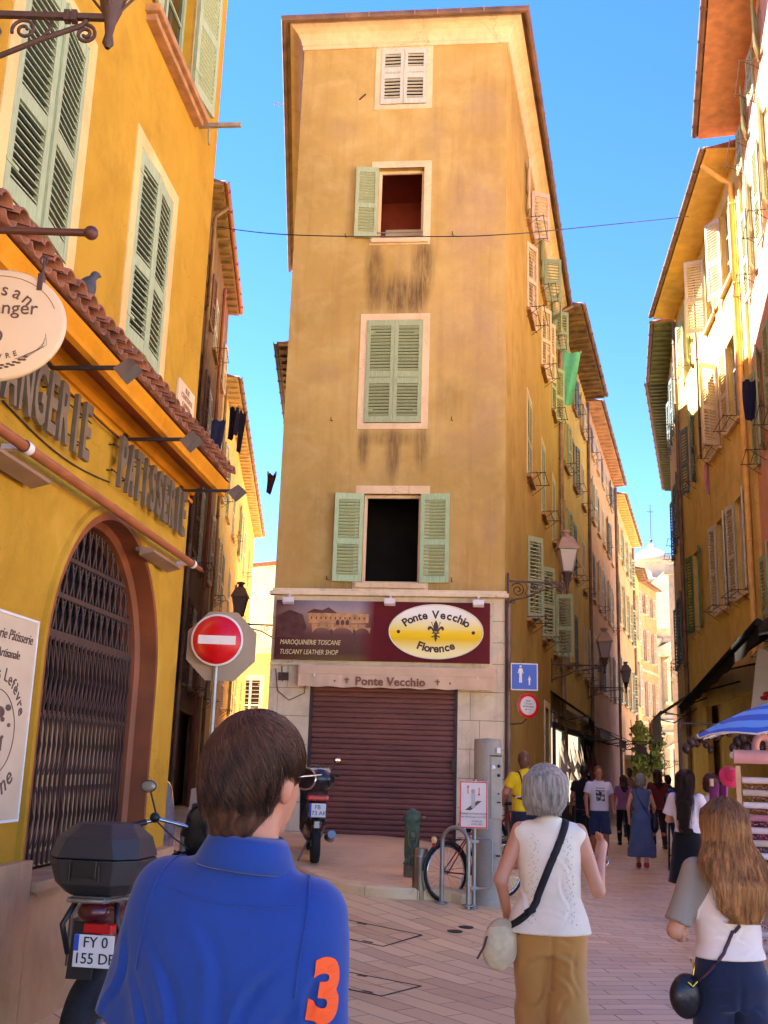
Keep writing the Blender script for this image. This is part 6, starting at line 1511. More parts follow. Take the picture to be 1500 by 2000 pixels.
# farther passers-by
def passer(px, y, label, topc, botc, hairc, s=1, rz=0, fem=False, **k):
    p = here(px, y=y); return person(label, loc(p.x, p.y, p.z, rz), s, fem=fem, skinm=SK3, top=cloth('cloth_'+label.split()[2], topc), bottom=cloth('lower_'+label.split()[2], botc), shoes=M_black, h=.022, fold=.006, hair=hair_short(hairm('hair_'+label.split()[2], hairc, tuple(int(q*.6) for q in hairc)), h=.016) if not fem else hair_long(hairm('hair_'+label.split()[2], hairc, tuple(int(q*.6) for q in hairc)), h=.018, zb=1.3), legs=(((-.1, .1, .49), (-.1, .05, .1)), ((.1, -.02, .47), (.1, -.16, .12))), **k)
bk = passer(1303, 24.5, 'young passer with a blue backpack walking away down the right-hand street', (40, 44, 60), (40, 60, 110), (40, 28, 24), .92)
bp_ = thing('backpack', 'small blue backpack on a distant walker', 'bag', WM[bk['T'].name] @ Matrix.Translation((0, -.2, 1.2))); f = el((0, 0, 0), (.14, .09, .2)); V, F = surf_net(f, (-.18, -.12, -.23), (.18, .12, .23), .02); link_mesh('pouch', np_mesh('pouch', V, F, cloth('backpack_blue', (44, 96, 170))), bp_); m = MB(); m.box(-.08, .08, -.12, -.06, -.13, 0, .02); m.build('pocket', mat('navy_nylon', (26, 50, 96)), bp_)
passer(1282, 23.5, 'a dark red passer beside the denim woman, in burgundy from head to knee', (112, 40, 40), (60, 34, 34), (60, 26, 22), .98, fem=True)
passer(1216, 24.5, 'a lilac topped shopper standing by the shops on the left', (150, 96, 130), (24, 22, 26), (70, 44, 34), .9, fem=True)
passer(1140, 21.5, 'a black clad figure standing by the garment rail of the left shops', (24, 22, 28), (28, 32, 52), (50, 36, 30), 1.0)
passer(1228, 27.5, 'another brown shirted walker far down the street', (120, 88, 70), (50, 50, 60), (40, 30, 28), 1.0)
# ---------------- street objects
def spiral(cx, cz, r0, r1, a0, a1, n=18, y=0): return [(cx+(r0+(r1-r0)*i/n)*math.cos(a0+(a1-a0)*i/n), y, cz+(r0+(r1-r0)*i/n)*math.sin(a0+(a1-a0)*i/n)) for i in range(n+1)]
M_lglass = NT('lantern_glass'); M_lglass.b.inputs['Roughness'].default_value = .15; M_lglass = M_lglass.out(lin(140, 126, 118), .2)
def street_lamp(label, M, arm=.93, s=1.0, post=False, group='iron street lanterns'):
    "bracket lamp: origin at the wall, arm along +x, lantern standing on the end"
    t = thing('street_lamp', label, 'street lamp', M @ Matrix.Scale(s, 4), group)
    m = MB()
    if post: m.lathe([(.12, -3.4), (.12, -3.2), (.07, -3.0), (.05, -1.0), (.04, 0)], 12, (arm, 0, 0))
    else:
        m.box(-.0, .03, -.03, .03, -.42, .12, .005); m.bar((.02, 0, 0), (arm, 0, 0), .028, .03); m.bar((.02, 0, .02), (.02, 0, .14), .03)
        m.tube([(.03, 0, -.36), (.12, 0, -.30), (.32, 0, -.26), (.55, 0, -.14), (arm-.14, 0, -.05), (arm-.12, 0, -.02)], .014, 8)
        m.tube(spiral(.18, -.14, .12, .02, R(150), R(150-620), 34), .011, 7); m.tube(spiral(.46, -.085, .065, .012, R(200), R(200-560), 26), .009, 6); m.tube(spiral(arm-.12, -.1, .055, .012, R(90), R(90-600), 24), .010, 6)
        m.tube(spiral(.1, -.33, .045, .01, R(90), R(90+500), 20), .008, 6); m.tube([(.3, 0, -.02), (.34, 0, -.1), (.3, 0, -.2), (.36, 0, -.24)], .008, 6); m.tube([(.56, 0, -.02), (.6, 0, -.06), (.56, 0, -.12)], .007, 6)
        for q in (0, .03): m.box(arm-.2-q*1.2, arm-.17-q*1.2, -.02, .02, -.03, .03)
    m.build('bracket' if not post else 'post', M_iron, t)
    m = MB(); m.M = Matrix.Translation((arm, 0, 0)); m.lathe([(.012, -.18), (.03, -.15), (.02, -.1), (.03, -.03), (.055, .05), (.075, .14), (.09, .16), (.09, .19)], 10)
    for a in (0, 90, 180, 270): m.tube([(.03*math.cos(R(a)), .03*math.sin(R(a)), .02), (.11*math.cos(R(a)), .11*math.sin(R(a)), .12), (.1*math.cos(R(a)), .1*math.sin(R(a)), .2)], .008, 5)
    m.build('lantern_base', M_iron, t)
    m = MB(); m.M = Matrix.Translation((arm, 0, 0)) @ Matrix.Rotation(R(45), 4, 'Z')
    m.lathe([(.11, .2), (.205, .56)], 4, smooth=False); m.build('lantern_glass', M_lglass, t)
    m = MB(); m.M = Matrix.Translation((arm, 0, 0))
    for a in (45, 135, 225, 315): c_, s_ = math.cos(R(a)), math.sin(R(a)); m.bar((.112*c_, .112*s_, .19), (.212*c_, .212*s_, .57), .016)
    m.M = m.M @ Matrix.Rotation(R(45), 4, 'Z'); m.lathe([(.10, .185), (.125, .19), (.125, .21), (.10, .215)], 4, smooth=False); m.lathe([(.20, .555), (.25, .56), (.25, .585), (.15, .74), (.145, .76), (.09, .78)], 4, smooth=False)
    m.M = Matrix.Translation((arm, 0, 0)); m.lathe([(.09, .77), (.06, .80), (.055, .84), (.09, .86), (.085, .885), (.03, .90), (0, .90)], 12); m.build('lantern_roof', M_zinc if not post else M_dkiron, t)
    return t
cq = CR.at(-.02, 0, .02)
street_lamp('large wall lantern on a scrolled iron bracket at the corner of the wedge building', loc(2.06, 16.88, 4.62, R(3)), 1.0)
q = CR.at(9.3, 0); street_lamp('second wall lantern down the right-hand street, over the shop awning', loc(q.x, q.y, 4.15, R(-4)), 1.25, 1.05)
q = C2.at(7.3, 0); street_lamp('third wall lantern, small, far down the right-hand street', loc(q.x, q.y, 4.4, R(-6)), 1.3, 1.0)
q = aty(1265, 1440, 48); street_lamp('tiny far lantern in front of the hanging green plants', loc(q.x-1.2, q.y, q.z-.2, 0), 1.2, 1.3)
q = aty(1338, 1480, 60); street_lamp('faint lantern against the sunlit white church base', loc(q.x-1.2, q.y, q.z-.2, 0), 1.2, 1.3)
q = aty(475, 1215, 24); street_lamp('dark lantern hanging over the left alley behind the no entry sign', loc(q.x+1.05, q.y, q.z-.05, PI), 1.05, 1.1)
q = aty(215, 45, 4.6); wx_ = LBF.P.x-.098*(LBF.P.y-4.6); street_lamp('lantern bracket cut off by the top left corner of the picture', loc(wx_, 4.6, q.z+.03, 0), q.x-wx_, 1.0)
# no entry sign on its post, octagonal board behind
p = gpt(404, 1680); q = aty(424, 1250, 12.0)
ne = thing('no_entry_sign', 'round red no entry sign with a white bar, an octagonal board behind it', 'road sign', loc(q.x, 12.0, 0, R(2)))
zz = q.z; m = MB(); m.tube([(0, .06, ground_z(q.x, 12)-.1), (0, .06, zz+.3)], .034, 12); m.build('post', M_alu, ne)
m = MB(); m.M = Matrix.Translation((0, 0, zz)); m.lathe([(0, -.012), (.29, -.012), (.3, -.004), (.3, .012), (0, .012)], 48, axis='Y'); m.build('sign_rim', M_white, ne)
m = MB(); m.M = Matrix.Translation((0, 0, zz)); m.lathe([(0, -.016), (.277, -.016), (.277, -.011), (0, -.011)], 48, axis='Y'); m.build('red_disc', mat('signal_red', (214, 12, 20), .35, .04), ne)
m = MB(); m.box(-.215, .215, -.0195, -.0165, zz-.05, zz+.05, 0); m.build('white_bar', mat('sign_white', (236, 226, 214), .4, .04), ne)
m = MB(); m.M = Matrix.Translation((.045, .0, zz-.06)); m.prism([(.43*math.cos(R(22.5+45*i)), .43*math.sin(R(22.5+45*i))) for i in range(8)], .09, .10); m.build('octagon_board', mat('sign_back', (168, 146, 118), .5, .08, 3), ne)
m = MB(); m.box(-.09, .09, .02, .09, zz-.19, zz-.15); m.box(-.09, .09, .02, .09, zz+.15, zz+.19); m.build('clamp', M_alu, ne)
# pedestrian zone sign and round sign on the side wall
s0, z0 = CR.px(998, 1295); a = aty(1024, 1322, 16.7)
sg = thing('pedestrian_sign', 'square blue sign of a white adult and child on the wedge building side wall', 'road sign', loc(a.x, 16.7, a.z, R(-2)))
m = MB(); m.box(-.215, .215, -.01, .01, -.215, .215, .008); m.build('sign_border', M_white, sg); m = MB(); m.box(-.197, .197, -.0135, -.0105, -.197, .197); m.build('blue_panel', mat('sign_blue', (44, 84, 178), .4, .05), sg)
m = MB(); y = -.0165
def figure(m, cx, cz, s):
    P = lambda pts: m.prism([(cx+s*a_, cz+s*b_) for a_, b_ in pts], y, y+.002)
    m.lathe([(0, 0), (.03*s*3.4, 0), (.03*s*3.4, .002), (0, .002)], 16, (cx, y, cz+s*.86), axis='Y')
    P([(-.13, .7), (.13, .7), (.24, .3), (.18, .27), (.11, .52), (.11, .0-.5), (.02, -.5), (0, .12), (-.02, -.5), (-.11, -.5), (-.11, .52), (-.18, .27), (-.24, .3)])
figure(m, -.06, -.0, .19); figure(m, .08, -.08, .10); m.build('pictogram', mat('sign_white', (236, 226, 214)), sg)
m = MB(); m.bar((0, .012, .215), (0, .3, .215), .02); m.bar((.02, .3, .2), (.02, .3, .28), .02); m.build('sign_mount', M_iron, sg)
a = aty(1032, 1378, 16.9); rs = thing('round_sign', 'small round red rimmed sign on a bent pipe arm below the blue sign', 'road sign', loc(a.x, 16.95, a.z, R(24)))
m = MB(); m.lathe([(0, -.008), (.2, -.008), (.2, .008), (0, .008)], 32, axis='Y'); m.build('sign_face', M_white, rs)
m = MB(); m.lathe([(.15, -.0125), (.2, -.0125), (.2, -.009), (.15, -.009), (.15, -.0125)], 32, axis='Y'); m.build('red_rim', mat('signal_red', (214, 12, 20)), rs)
m = MB()
for i, tx in enumerate(('SAUF', 'CYCLES', 'RIVERAINS', '6h-11h')): add_text(m, tx, 0, -.0095, .075-.045*i, .042); m.mark()
m.buildsep('lettering', mat('dark_ink', (60, 50, 50)), rs); m = MB(); m.tube([(0, .03, -.05), (-.02, .03, -.22), (-.1, .03, -.28), (-.28, .06, -.3)], .014, 8); m.build('pipe_arm', M_iron, rs)
# grey terminal column
p = gpt(952, 1768); kz = thing('service_column', 'tall grey half round terminal column with a control panel beside the sign', 'kiosk', loc(p.x+.0, p.y+.05, p.z, 0, .84))
M_kiosk = mat('greige_enamel', (160, 148, 126), .55, .14, 2, .1, fine=.15)
m = MB(); m.lathe([(.20, -.1), (.20, .05), (.19, .07), (.19, 2.08), (.185, 2.13), (0, 2.15)], 32); m.build('column', M_kiosk, kz)
m = MB(); m.box(.02, .17, -.2, -.1, 1.1, 1.9, .008); m.build('control_panel', mat('pale_kiosk_panel', (172, 160, 136), .5, .1), kz)
m = MB()
for x, z, r_ in ((.155, 1.78, .022), (.155, 1.66, .022), (.155, 1.42, .012)): m.lathe([(0, -.21), (r_, -.21), (r_, -.198), (0, -.198)], 14, (x-.03, 0, z), axis='Y')
m.box(.1, .15, -.207, -.2, 1.3, 1.32); m.box(.1, .15, -.2, -.15, .62, .64); m.box(.0, .17, -.21, -.1, 1.91, 1.92); m.build('button', M_dkiron, kz)
m = MB(); m.lathe([(0, -.21), (.03, -.21), (.03, -.198), (0, -.198)], 14, (.05, 0, 1.76), axis='Y'); m.box(.1, .15, -.19, -.12, 1.95, 2.02); m.build('sticker', M_white, kz)
# sign about the rising bollard
p = gpt(925, 1773); rb = thing('bollard_sign', 'white red edged board about a retracting bollard, on a steel post by the bicycle', 'sign', loc(p.x, p.y, p.z, R(-3), .84))
m = MB(); m.tube([(0, 0, -.1), (0, 0, 1.6)], .028, 12); m.lathe([(.06, 0), (.06, .015), (.03, .02)], 14); m.build('post', M_alu, rb)
m = MB(); m.box(-.2, .17, -.05, -.036, .98, 1.58, .012); m.build('board', mat('pale_board', (222, 206, 192), .45, .06, 3), rb)
m = MB()
for q in ((-.195, .165, .985, 1.0), (-.195, .165, 1.56, 1.575), (-.195, -.18, 1.0, 1.56), (.15, .165, 1.0, 1.56)): m.box(q[0], q[1], -.053, -.05, q[2], q[3])
for sx_, d in ((-.09, 1), (.055, -1)): m.box(sx_-.006, sx_+.006, -.0525, -.0505, 1.42, 1.5); zt = 1.53 if d > 0 else 1.39; m.prism([(sx_-.018, zt-.03*d), (sx_+.018, zt-.03*d), (sx_, zt)], -.0525, -.0505)
m.build('red_marks', mat('signal_red', (214, 12, 20)), rb)
m = MB(); m.prism([(-.13, 1.21), (-.05, 1.21), (.09, 1.33), (.03, 1.33)], -.0522, -.0506); 
m.mark(); add_text(m, 'BORNE AUTOMATIQUE', -.015, -.051, 1.165, .033); m.mark(); add_text(m, 'UN VÉHICULE À LA FOIS', -.015, -.051, 1.125, .03); m.mark(); add_text(m, 'ATTENDRE', .03, -.051, 1.07, .028); m.mark(); add_text(m, 'LE FEU VERT', .03, -.051, 1.035, .028); m.mark(); figure(m, -.11, 1.05, .04)
m.buildsep('lettering', mat('dark_ink', (60, 50, 50)), rb)
m = MB(); m.box(-.045, .005, -.0535, -.0515, 1.24, 1.46); m.lathe([(0, 0), (.026, 0), (.026, .003), (0, .003)], 14, (-.02, -.0545, 1.46), axis='Y'); m.build('bollard_drawing', mat('pale_grey_print', (186, 176, 166)), rb)
m = MB(); m.tube([(.03, 0, .86), (.2, 0, .86), (.23, 0, .83), (.23, 0, .27), (.2, 0, .24), (.03, 0, .24)], .013, 8); m.box(-.035, .06, -.035, .035, .22, .26); m.box(-.035, .06, -.035, .035, .8, .84); m.build('hoop_bracket', M_alu, rb)
# green cast fountain, steel bollard, bicycle hoop
M_verd = mat('green_cast_iron', (84, 106, 82), .6, .25, 9, .4, .2, tint=(52, 66, 52))
p = gpt(803, 1708, UP); ft = thing('drinking_fountain', 'green cast iron drinking fountain with a mask on its pillar', 'fountain', loc(p.x, p.y, p.z, R(4), .86))
m = MB(); m.M = Matrix.Diagonal((1.0, .8, 1, 1)); m.lathe([(.12, .16), (.10, .19), (.095, .22), (.105, .3), (.102, .7), (.12, .73), (.135, .75), (.135, .78), (.115, .79), (.105, .83), (.06, .865), (.03, .875), (.02, .895), (0, .9)], 24)
for i in range(5): m.box(-.1+.045*i, -.075+.045*i, -.13, -.1, .17-.01*(i % 2), .24+.03*(i % 2), .006)
m.build('pillar', M_verd, ft)
m = MB(); m.box(-.1, .1, -.08, .08, -.1, .16, .01); m.build('stone_base', mat('wet_stone', (112, 90, 66), .5, .2, 6, .3), ft)
m = MB(); m.ball((0, -.085, .53), .04, 14, (1, .6, 1.25)); m.ball((0, -.112, .52), .012, 8); m.tube([(-.02, -.11, .495), (0, -.12, .48), (.02, -.11, .495)], .007, 6)
for q in (-1, 1): m.tube([(q*.05, -.08, .6), (q*.06, -.085, .5), (q*.045, -.08, .42), (q*.02, -.085, .38)], .012, 6)
m.build('mask', mat('worn_green_bronze', (110, 112, 82), .5, .2, 12, .2, .2), ft)
m = MB(); m.tube([(.1, 0, .775), (.16, 0, .775)], .01, 8); m.ball((.165, 0, .775), .014, 8); m.tube([(0, -.09, .2), (0, -.14, .18)], .014, 8); m.build('tap', mat('brass', (190, 160, 90), .3, .1, 8, 0, 1), ft)
t = NT('bollard_steel'); M_bol = t.out(t.ramp(t.noise(2, 4, .6, t.co((9, 9, .5))), [(.3, lin(96, 80, 60)), (.7, lin(170, 148, 116))]), .42, .7)
p = gpt(819, 1753); bo = thing('bollard', 'short brushed steel bollard standing against the kerb', 'bollard', loc(p.x, p.y, p.z)); m = MB(); m.lathe([(.085, -.1), (.085, .52), (.08, .53), (0, .53)], 24); m.build('post', M_bol, bo); m = MB(); m.lathe([(.088, .44), (.088, .455)], 24); m.build('band', M_alu, bo)
p = gpt(862, 1764); p2 = gpt(907, 1774); hp = thing('bicycle_hoop', 'grey steel bicycle parking hoop beside the short bollard', 'bike rack', loc(p.x, p.y, p.z, math.atan2(p2.y-p.y, p2.x-p.x))); L = (p2-p).length+.04
m = MB(); m.tube([(0, 0, -.1), (0, 0, .64)]+[(L/2-L/2*math.cos(PI*i/12), 0, .64+L/2*math.sin(PI*i/12)) for i in range(1, 12)]+[(L, 0, .64), (L, 0, -.1)], .024, 12); m.build('hoop', M_alu, hp); m = MB()
for x in (0, L): m.lathe([(.07, 0), (.07, .012), (.03, .016)], 14, (x, 0, 0)); m.mark()
m.buildsep('base_plate', M_alu, hp)
# bicycle
def bicycle(label, M, s=1):
    b = thing('bicycle', label, 'bicycle', M @ Matrix.Scale(s, 4)); r_ = .335
    for x in (0, 1.02):
        m = MB(); m.tube([(x+r_*math.cos(2*PI*i/36), 0, r_+r_*math.sin(2*PI*i/36)) for i in range(36)], .019, 8, closed=True); wh = m.build('wheel', M_rubber, b)
        m = MB(); m.tube([(x+.305*math.cos(2*PI*i/36), 0, r_+.305*math.sin(2*PI*i/36)) for i in range(36)], .010, 6, closed=True)
        for i in range(24): a_ = 2*PI*i/24; m.tube([(x, .02*(-1)**i, r_), (x+.3*math.cos(a_+.2), 0, r_+.3*math.sin(a_+.2))], .0016, 3)
        m.lathe([(.022, -.04), (.022, .04)], 10, (x, 0, r_), axis='Y'); m.build('rim', M_chrome, wh, WM[b.name])
        m = MB(); m.tube([(x+.37*math.cos(a_), 0, r_+.37*math.sin(a_)) for a_ in [R(20+12*i) for i in range(14)]], .022, 6, flat=.5); m.build('mudguard', M_black, b)
    m = MB(); bb_ = (.43, 0, .29); st = (.36, 0, .78); hd = (.82, 0, .82)
    for a_, c_ in ((bb_, st), (bb_, (.86, 0, .66)), (st, hd)): m.tube([a_, c_], .016, 8)
    for y_ in (-.05, .05): m.tube([(0, y_, r_), bb_], .010, 6); m.tube([(0, y_, r_), (.36, y_*.3, .74)], .009, 6); m.tube([(1.02, y_, r_), (.88, y_*.5, .62)], .011, 6)
    m.tube([(.88, 0, .6), (.80, 0, .92)], .018, 8); m.build('frame', mat('red_enamel', (150, 26, 32), .35, .1), b)
    m = MB(); m.tube([(.8, 0, .92), (.78, 0, 1.0)], .012, 6); m.tube([(.62, -.28, 1.0), (.76, -.2, 1.04), (.8, 0, 1.0), (.76, .2, 1.04), (.62, .28, 1.0)], .012, 8); m.build('handlebar', M_chrome, b)
    m = MB(); m.ball((.33, 0, .90), .1, 12, (1.25, .7, .35)); m.tube([(.36, 0, .78), (.34, 0, .88)], .012, 6); m.build('saddle', M_black, b)
    m = MB(); m.lathe([(.09, -.004), (.09, .004)], 20, (.43, .03, .29), axis='Y'); m.tube([(.43, .06, .29), (.5, .09, .16)], .009, 6); m.tube([(.43, -.06, .29), (.36, -.09, .42)], .009, 6); m.box(.46, .54, .07, .13, .14, .17); m.box(.32, .40, -.13, -.07, .41, .44); m.tube([(0, .03, .36), (.43, .035, .37)], .004, 4); m.tube([(0, .03, .31), (.43, .035, .21)], .004, 4); m.build('crank', M_chrome, b)
    m = MB(); m.tube([(-.15, -.05, .70), (.3, -.05, .72)], .006, 5); m.tube([(-.15, .05, .70), (.3, .05, .72)], .006, 5); m.tube([(0, .05, r_), (-.05, .05, .7)], .005, 5); m.build('luggage_rack', M_dkiron, b)
    m = MB(); m.ball((-.2, 0, .72), .05, 10, (.5, 1, .9)); m.build('rear_light', mat('pale_flower', (226, 200, 140)), b); m = MB(); m.ball((-.2, 0, .66), .03, 8, (.6, 1, 1.3)); m.build('red_reflector', M_red, b)
    return b
p = gpt(871, 1762); bicycle('red framed bicycle with black mudguards locked to the steel hoop', loc(p.x-.0, p.y+.12, p.z, R(38)), .9)
# second bicycle, only its handlebar shows
p = Vector((2.05, 15.1, ground_z(2.05, 15.1))); b2_ = bicycle('bicycle leaning on the corner wall behind the column, mostly its handlebar showing', loc(1.62, 15.55, ground_z(1.9, 15)+.1, R(-35)), .95)
# scooter
def wheels(par, specs):
    for sp in specs:
        a_, b_ = MB(), MB(); wheelset(a_, b_, *sp); w_ = a_.build('wheel', M_rubber, par); b_.build('rim', M_alu, w_, WM[par.name])
def wheelset(m_t, m_r, x, r_, w_, y=0):
    m_t.lathe([(r_*.62, -w_/2), (r_*.9, -w_/2), (r_, -w_*.25), (r_, w_*.25), (r_*.9, w_/2), (r_*.62, w_/2), (r_*.62, -w_/2)], 28, (x, y, r_), axis='Y'); m_r.lathe([(r_*.6, -w_*.3), (r_*.63, 0), (r_*.6, w_*.3)], 24, (x, y, r_), axis='Y')
    for i in range(5): a_ = 2*PI*i/5; m_r.bar((x, y, r_), (x+r_*.6*math.cos(a_), y, r_+r_*.6*math.sin(a_)), .03, .03)
    m_r.lathe([(0, -w_*.5), (r_*.18, -w_*.5), (r_*.18, w_*.5), (0, w_*.5)], 12, (x, y, r_), axis='Y')
M_pblk = mat('satin_black_body', (26, 25, 28), .3, .15, 5, coat=.3)
p = gpt(614, 1682, UP)
sc_ = thing('motor_scooter', 'black motor scooter with top box parked before the closed brown shutter', 'scooter', loc(p.x, p.y, p.z, R(96)))
wheels(sc_, [(0, .23, .11), (1.22, .23, .10)])
f = warp(su(.06, rc((.0, 0, .62), (.55, 0, .66), .12, .12, A_((1, .95, 1))), rc((.2, 0, .45), (.75, 0, .34), .13, .12), rc((.75, 0, .3), (.98, 0, .3), .12, .1), rc((1.0, 0, .35), (.92, 0, .85), .10, .11, A_((.7, 1.7, 1))), el((1.2, 0, .5), (.22, .08, .08)), rc((.9, 0, .9), (.92, 0, .98), .1, .1, A_((1, 1.5, .9)))), lambda P: 0*P[:, 0])
V, F = surf_net(f, (-.25, -.3, .1), (1.5, .3, 1.12), .02); link_mesh('body', np_mesh('body', V, F, M_pblk), sc_)
V, F = surf_net(su(.04, rc((-.05, 0, .74), (.45, 0, .76), .1, .11, A_((1, 1.2, .7))), rc((.4, 0, .76), (.62, 0, .7), .09, .07)), (-.3, -.25, .6), (.8, .25, .95), .02); link_mesh('seat', np_mesh('seat', V, F, mat('seat_vinyl', (30, 28, 28), .7, .1)), sc_)
V, F = surf_net(su(.05, el((-.22, 0, 1.0), (.19, .2, .15)), el((-.2, 0, 1.05), (.15, .17, .12))), (-.45, -.25, .8), (.05, .25, 1.25), .016); tb = link_mesh('top_box', np_mesh('top_box', V, F, M_pblk), sc_)
m = MB(); m.prism([(-.14, 1.08), (.14, 1.08), (.11, 1.13), (-.11, 1.13)], -.004, .004); V_ = m; mm = MB(); mm.add([(-.385+abs(v[0])*.3, v[0], v[2]) for v in m.v], m.f); mm.build('reflector', M_white, tb, WM[sc_.name])
m = MB(); m.box(-.24, -.14, -.13, .13, .74, .81, .02); m.mark(); m.box(-.18, -.1, -.05, .05, .42, .46, .01); m.buildsep('tail_light', mat('red_lens', (190, 20, 24), .2, .05), sc_)
m = MB(); m.box(-.235, -.225, -.1, .1, .55, .71); pt = m.build('number_plate', M_white, sc_)
m = MB(); PM = Matrix.Rotation(R(-90), 4, 'Z')
for tx, z in (('FB', .665), ('373 AK', .595)): add_text(m, tx, 0, 0, 0, .07, M=Matrix.Translation((-.237, 0, z)) @ PM); m.mark()
m.buildsep('lettering', mat('plate_ink', (40, 50, 90)), pt, WM[sc_.name])
m = MB(); m.box(-.236, -.2345, .075, .1, .55, .71); m.build('blue_band', mat('plate_blue', (40, 80, 180)), pt, WM[sc_.name])
m = MB(); m.tube([(.9, -.33, 1.03), (.93, -.15, 1.06), (.93, .15, 1.06), (.9, .33, 1.03)], .016, 8)
for q in (-1, 1): m.tube([(.93, q*.2, 1.05), (.95, q*.28, 1.2)], .007, 6)
hb = m.build('handlebar', M_black, sc_)
m = MB()
for q in (-1, 1): m.ball((.95, q*.3, 1.23), .055, 14, (.35, 1, .8)); m.mark()
m.buildsep('mirror', M_black, hb, WM[sc_.name])
m = MB()
for q in (-1, 1): m.ball((.93, q*.3, 1.23), .05, 14, (.1, .9, .72))
m.build('mirror_glass', mat('copper_reflection', (200, 150, 120), .1, .1, 3, 0, 1), hb, WM[sc_.name])
m = MB(); m.tube([(.1, -.16, .3), (-.1, -.18, .3), (-.3, -.18, .36)], .05, 10); m.tube([(.0, .1, .25), (.05, .2, .02)], .012, 6); m.box(-.2, .1, -.03, .03, .42, .5); m.build('exhaust', M_alu, sc_)
# motorcycle with a hard top case
ang = math.atan2(1, .02)
mc = thing('motorcycle', 'black touring motorcycle with a faceted dark top case, half hidden by the man in blue', 'motorcycle', loc(-1.40, 5.62, ground_z(-1.4, 5.6), R(81), .93))
M_case = mat('textured_grey_plastic', (44, 41, 42), .5, .15, 3, .3, bs=300)
def faceted(rows, mt_, name, par):
    m = MB(); n = len(rows[0][1]); vs = [(x_, y_, z_) for z_, ring in rows for x_, y_ in ring]; m.add(vs, [(i*n+k, i*n+(k+1) % n, (i+1)*n+(k+1) % n, (i+1)*n+k) for i in range(len(rows)-1) for k in range(n)]+[tuple(range(n))[::-1], tuple((len(rows)-1)*n+k for k in range(n))], False)
    bm = bmesh.new(); me = m.mesh(name, mt_); bm.from_mesh(me); bmesh.ops.bevel(bm, geom=bm.edges[:], offset=.006, segments=2, affect='EDGES', profile=.5); bm.to_mesh(me); bm.free(); return link_mesh(name, me, par)
def octo(x0, x1, w_, cx_, cy_): return [(x0+cx_, -w_), (x1-cx_, -w_), (x1, -w_+cy_), (x1, w_-cy_), (x1-cx_, w_), (x0+cx_, w_), (x0, w_-cy_), (x0, -w_+cy_)]
cz = 1.03
tc = faceted([(cz, octo(-.1, .24, .17, .08, .06)), (cz+.06, octo(-.17, .28, .22, .1, .08)), (cz+.19, octo(-.2, .3, .26, .11, .1))], M_case, 'top_case', mc)
faceted([(cz+.196, octo(-.2, .3, .26, .11, .1)), (cz+.30, octo(-.17, .28, .235, .12, .11)), (cz+.37, octo(-.08, .2, .16, .1, .08))], M_case, 'case_lid', mc)
m = MB(); m.box(-.207, -.19, -.07, .07, cz+.10, cz+.19, .006); m.box(-.212, -.2, -.09, -.075, cz+.08, cz+.17, .004); m.box(-.212, -.2, .075, .09, cz+.08, cz+.17, .004); m.build('case_latch', M_black, tc, WM[mc.name])
m = MB(); m.tube([(-.14, -.1, cz-.02), (.1, -.11, cz-.03), (.42, -.14, cz-.06), (.5, -.12, cz-.1)], .014, 8); m.tube([(-.14, .1, cz-.02), (.1, .11, cz-.03), (.42, .14, cz-.06), (.5, .12, cz-.1)], .014, 8); m.tube([(-.14, -.1, cz-.02), (-.16, 0, cz-.02), (-.14, .1, cz-.02)], .014, 8); m.box(-.1, .2, -.11, .11, cz-.03, cz-.004, .006); m.build('luggage_rack', M_alu, mc)
f = su(.06, rc((-.02, 0, .94), (.5, 0, .86), .07, .11, A_((1, 1.3, .9))), rc((.1, 0, .8), (.6, 0, .7), .08, .12)); V, F = surf_net(f, (-.25, -.3, .6), (.8, .3, 1.1), .016); link_mesh('tail', np_mesh('tail', V, F, mat('deep_red_fairing', (84, 20, 24), .3, .15, 4, coat=.4)), mc)
f = su(.04, rc((.3, 0, .93), (.75, 0, .86), .1, .12, A_((1, 1.3, .6))),); V, F = surf_net(f, (.0, -.25, .75), (1.0, .25, 1.05), .016); link_mesh('seat', np_mesh('seat', V, F, mat('seat_vinyl', (30, 28, 28))), mc)
f = su(.08, el((1.0, 0, .93), (.27, .17, .15)), rc((1.15, 0, .8), (1.35, 0, .9), .16, .13), rc((.8, 0, .5), (1.0, 0, .6), .17, .19), el((1.42, 0, 1.02), (.12, .14, .14))); V, F = surf_net(f, (.5, -.3, .25), (1.7, .3, 1.25), .018); link_mesh('body', np_mesh('body', V, F, M_pblk), mc)
wheels(mc, [(.12, .32, .16), (1.6, .33, .12)])
m = MB(); 
for q in (-1, 1): m.tube([(1.6, q*.1, .33), (1.38, q*.1-.1, 1.25)], .028, 10); m.bar((.12, q*.12, .32), (.65, q*.12, .42), .03, .06)
m.build('fork', M_alu, mc)
m = MB(); m.tube([(1.2, -.42, 1.15), (1.28, -.3, 1.19), (1.36, -.1, 1.14), (1.36, .1, 1.14), (1.28, .3, 1.19), (1.2, .42, 1.15)], .014, 10); HBM = WM[mc.name] @ Matrix.Translation((0, -.14, .17)); hb = m.build('handlebar', M_chrome, mc, HBM)
m = MB()
for q in (-1, 1): m.tube([(1.14, q*.44, 1.14), (1.22, q*.36, 1.17)], .02, 10); m.ball((1.25, q*.31, 1.2), .035, 10); m.tube([(1.26, q*.3, 1.2), (1.32, q*.38, 1.36)], .007, 6); m.tube([(1.27, q*.32, 1.19), (1.3, q*.2, 1.08), (1.36, q*.1, 1.0)], .006, 6); m.mark()
m.buildsep('grip', M_black, hb, HBM); m = MB()
for q in (-1, 1): m.ball((1.32, q*.40, 1.40), .07, 16, (.2, .85, .6)); m.mark()
mi = m.buildsep('mirror', M_black, hb, HBM)
m = MB()
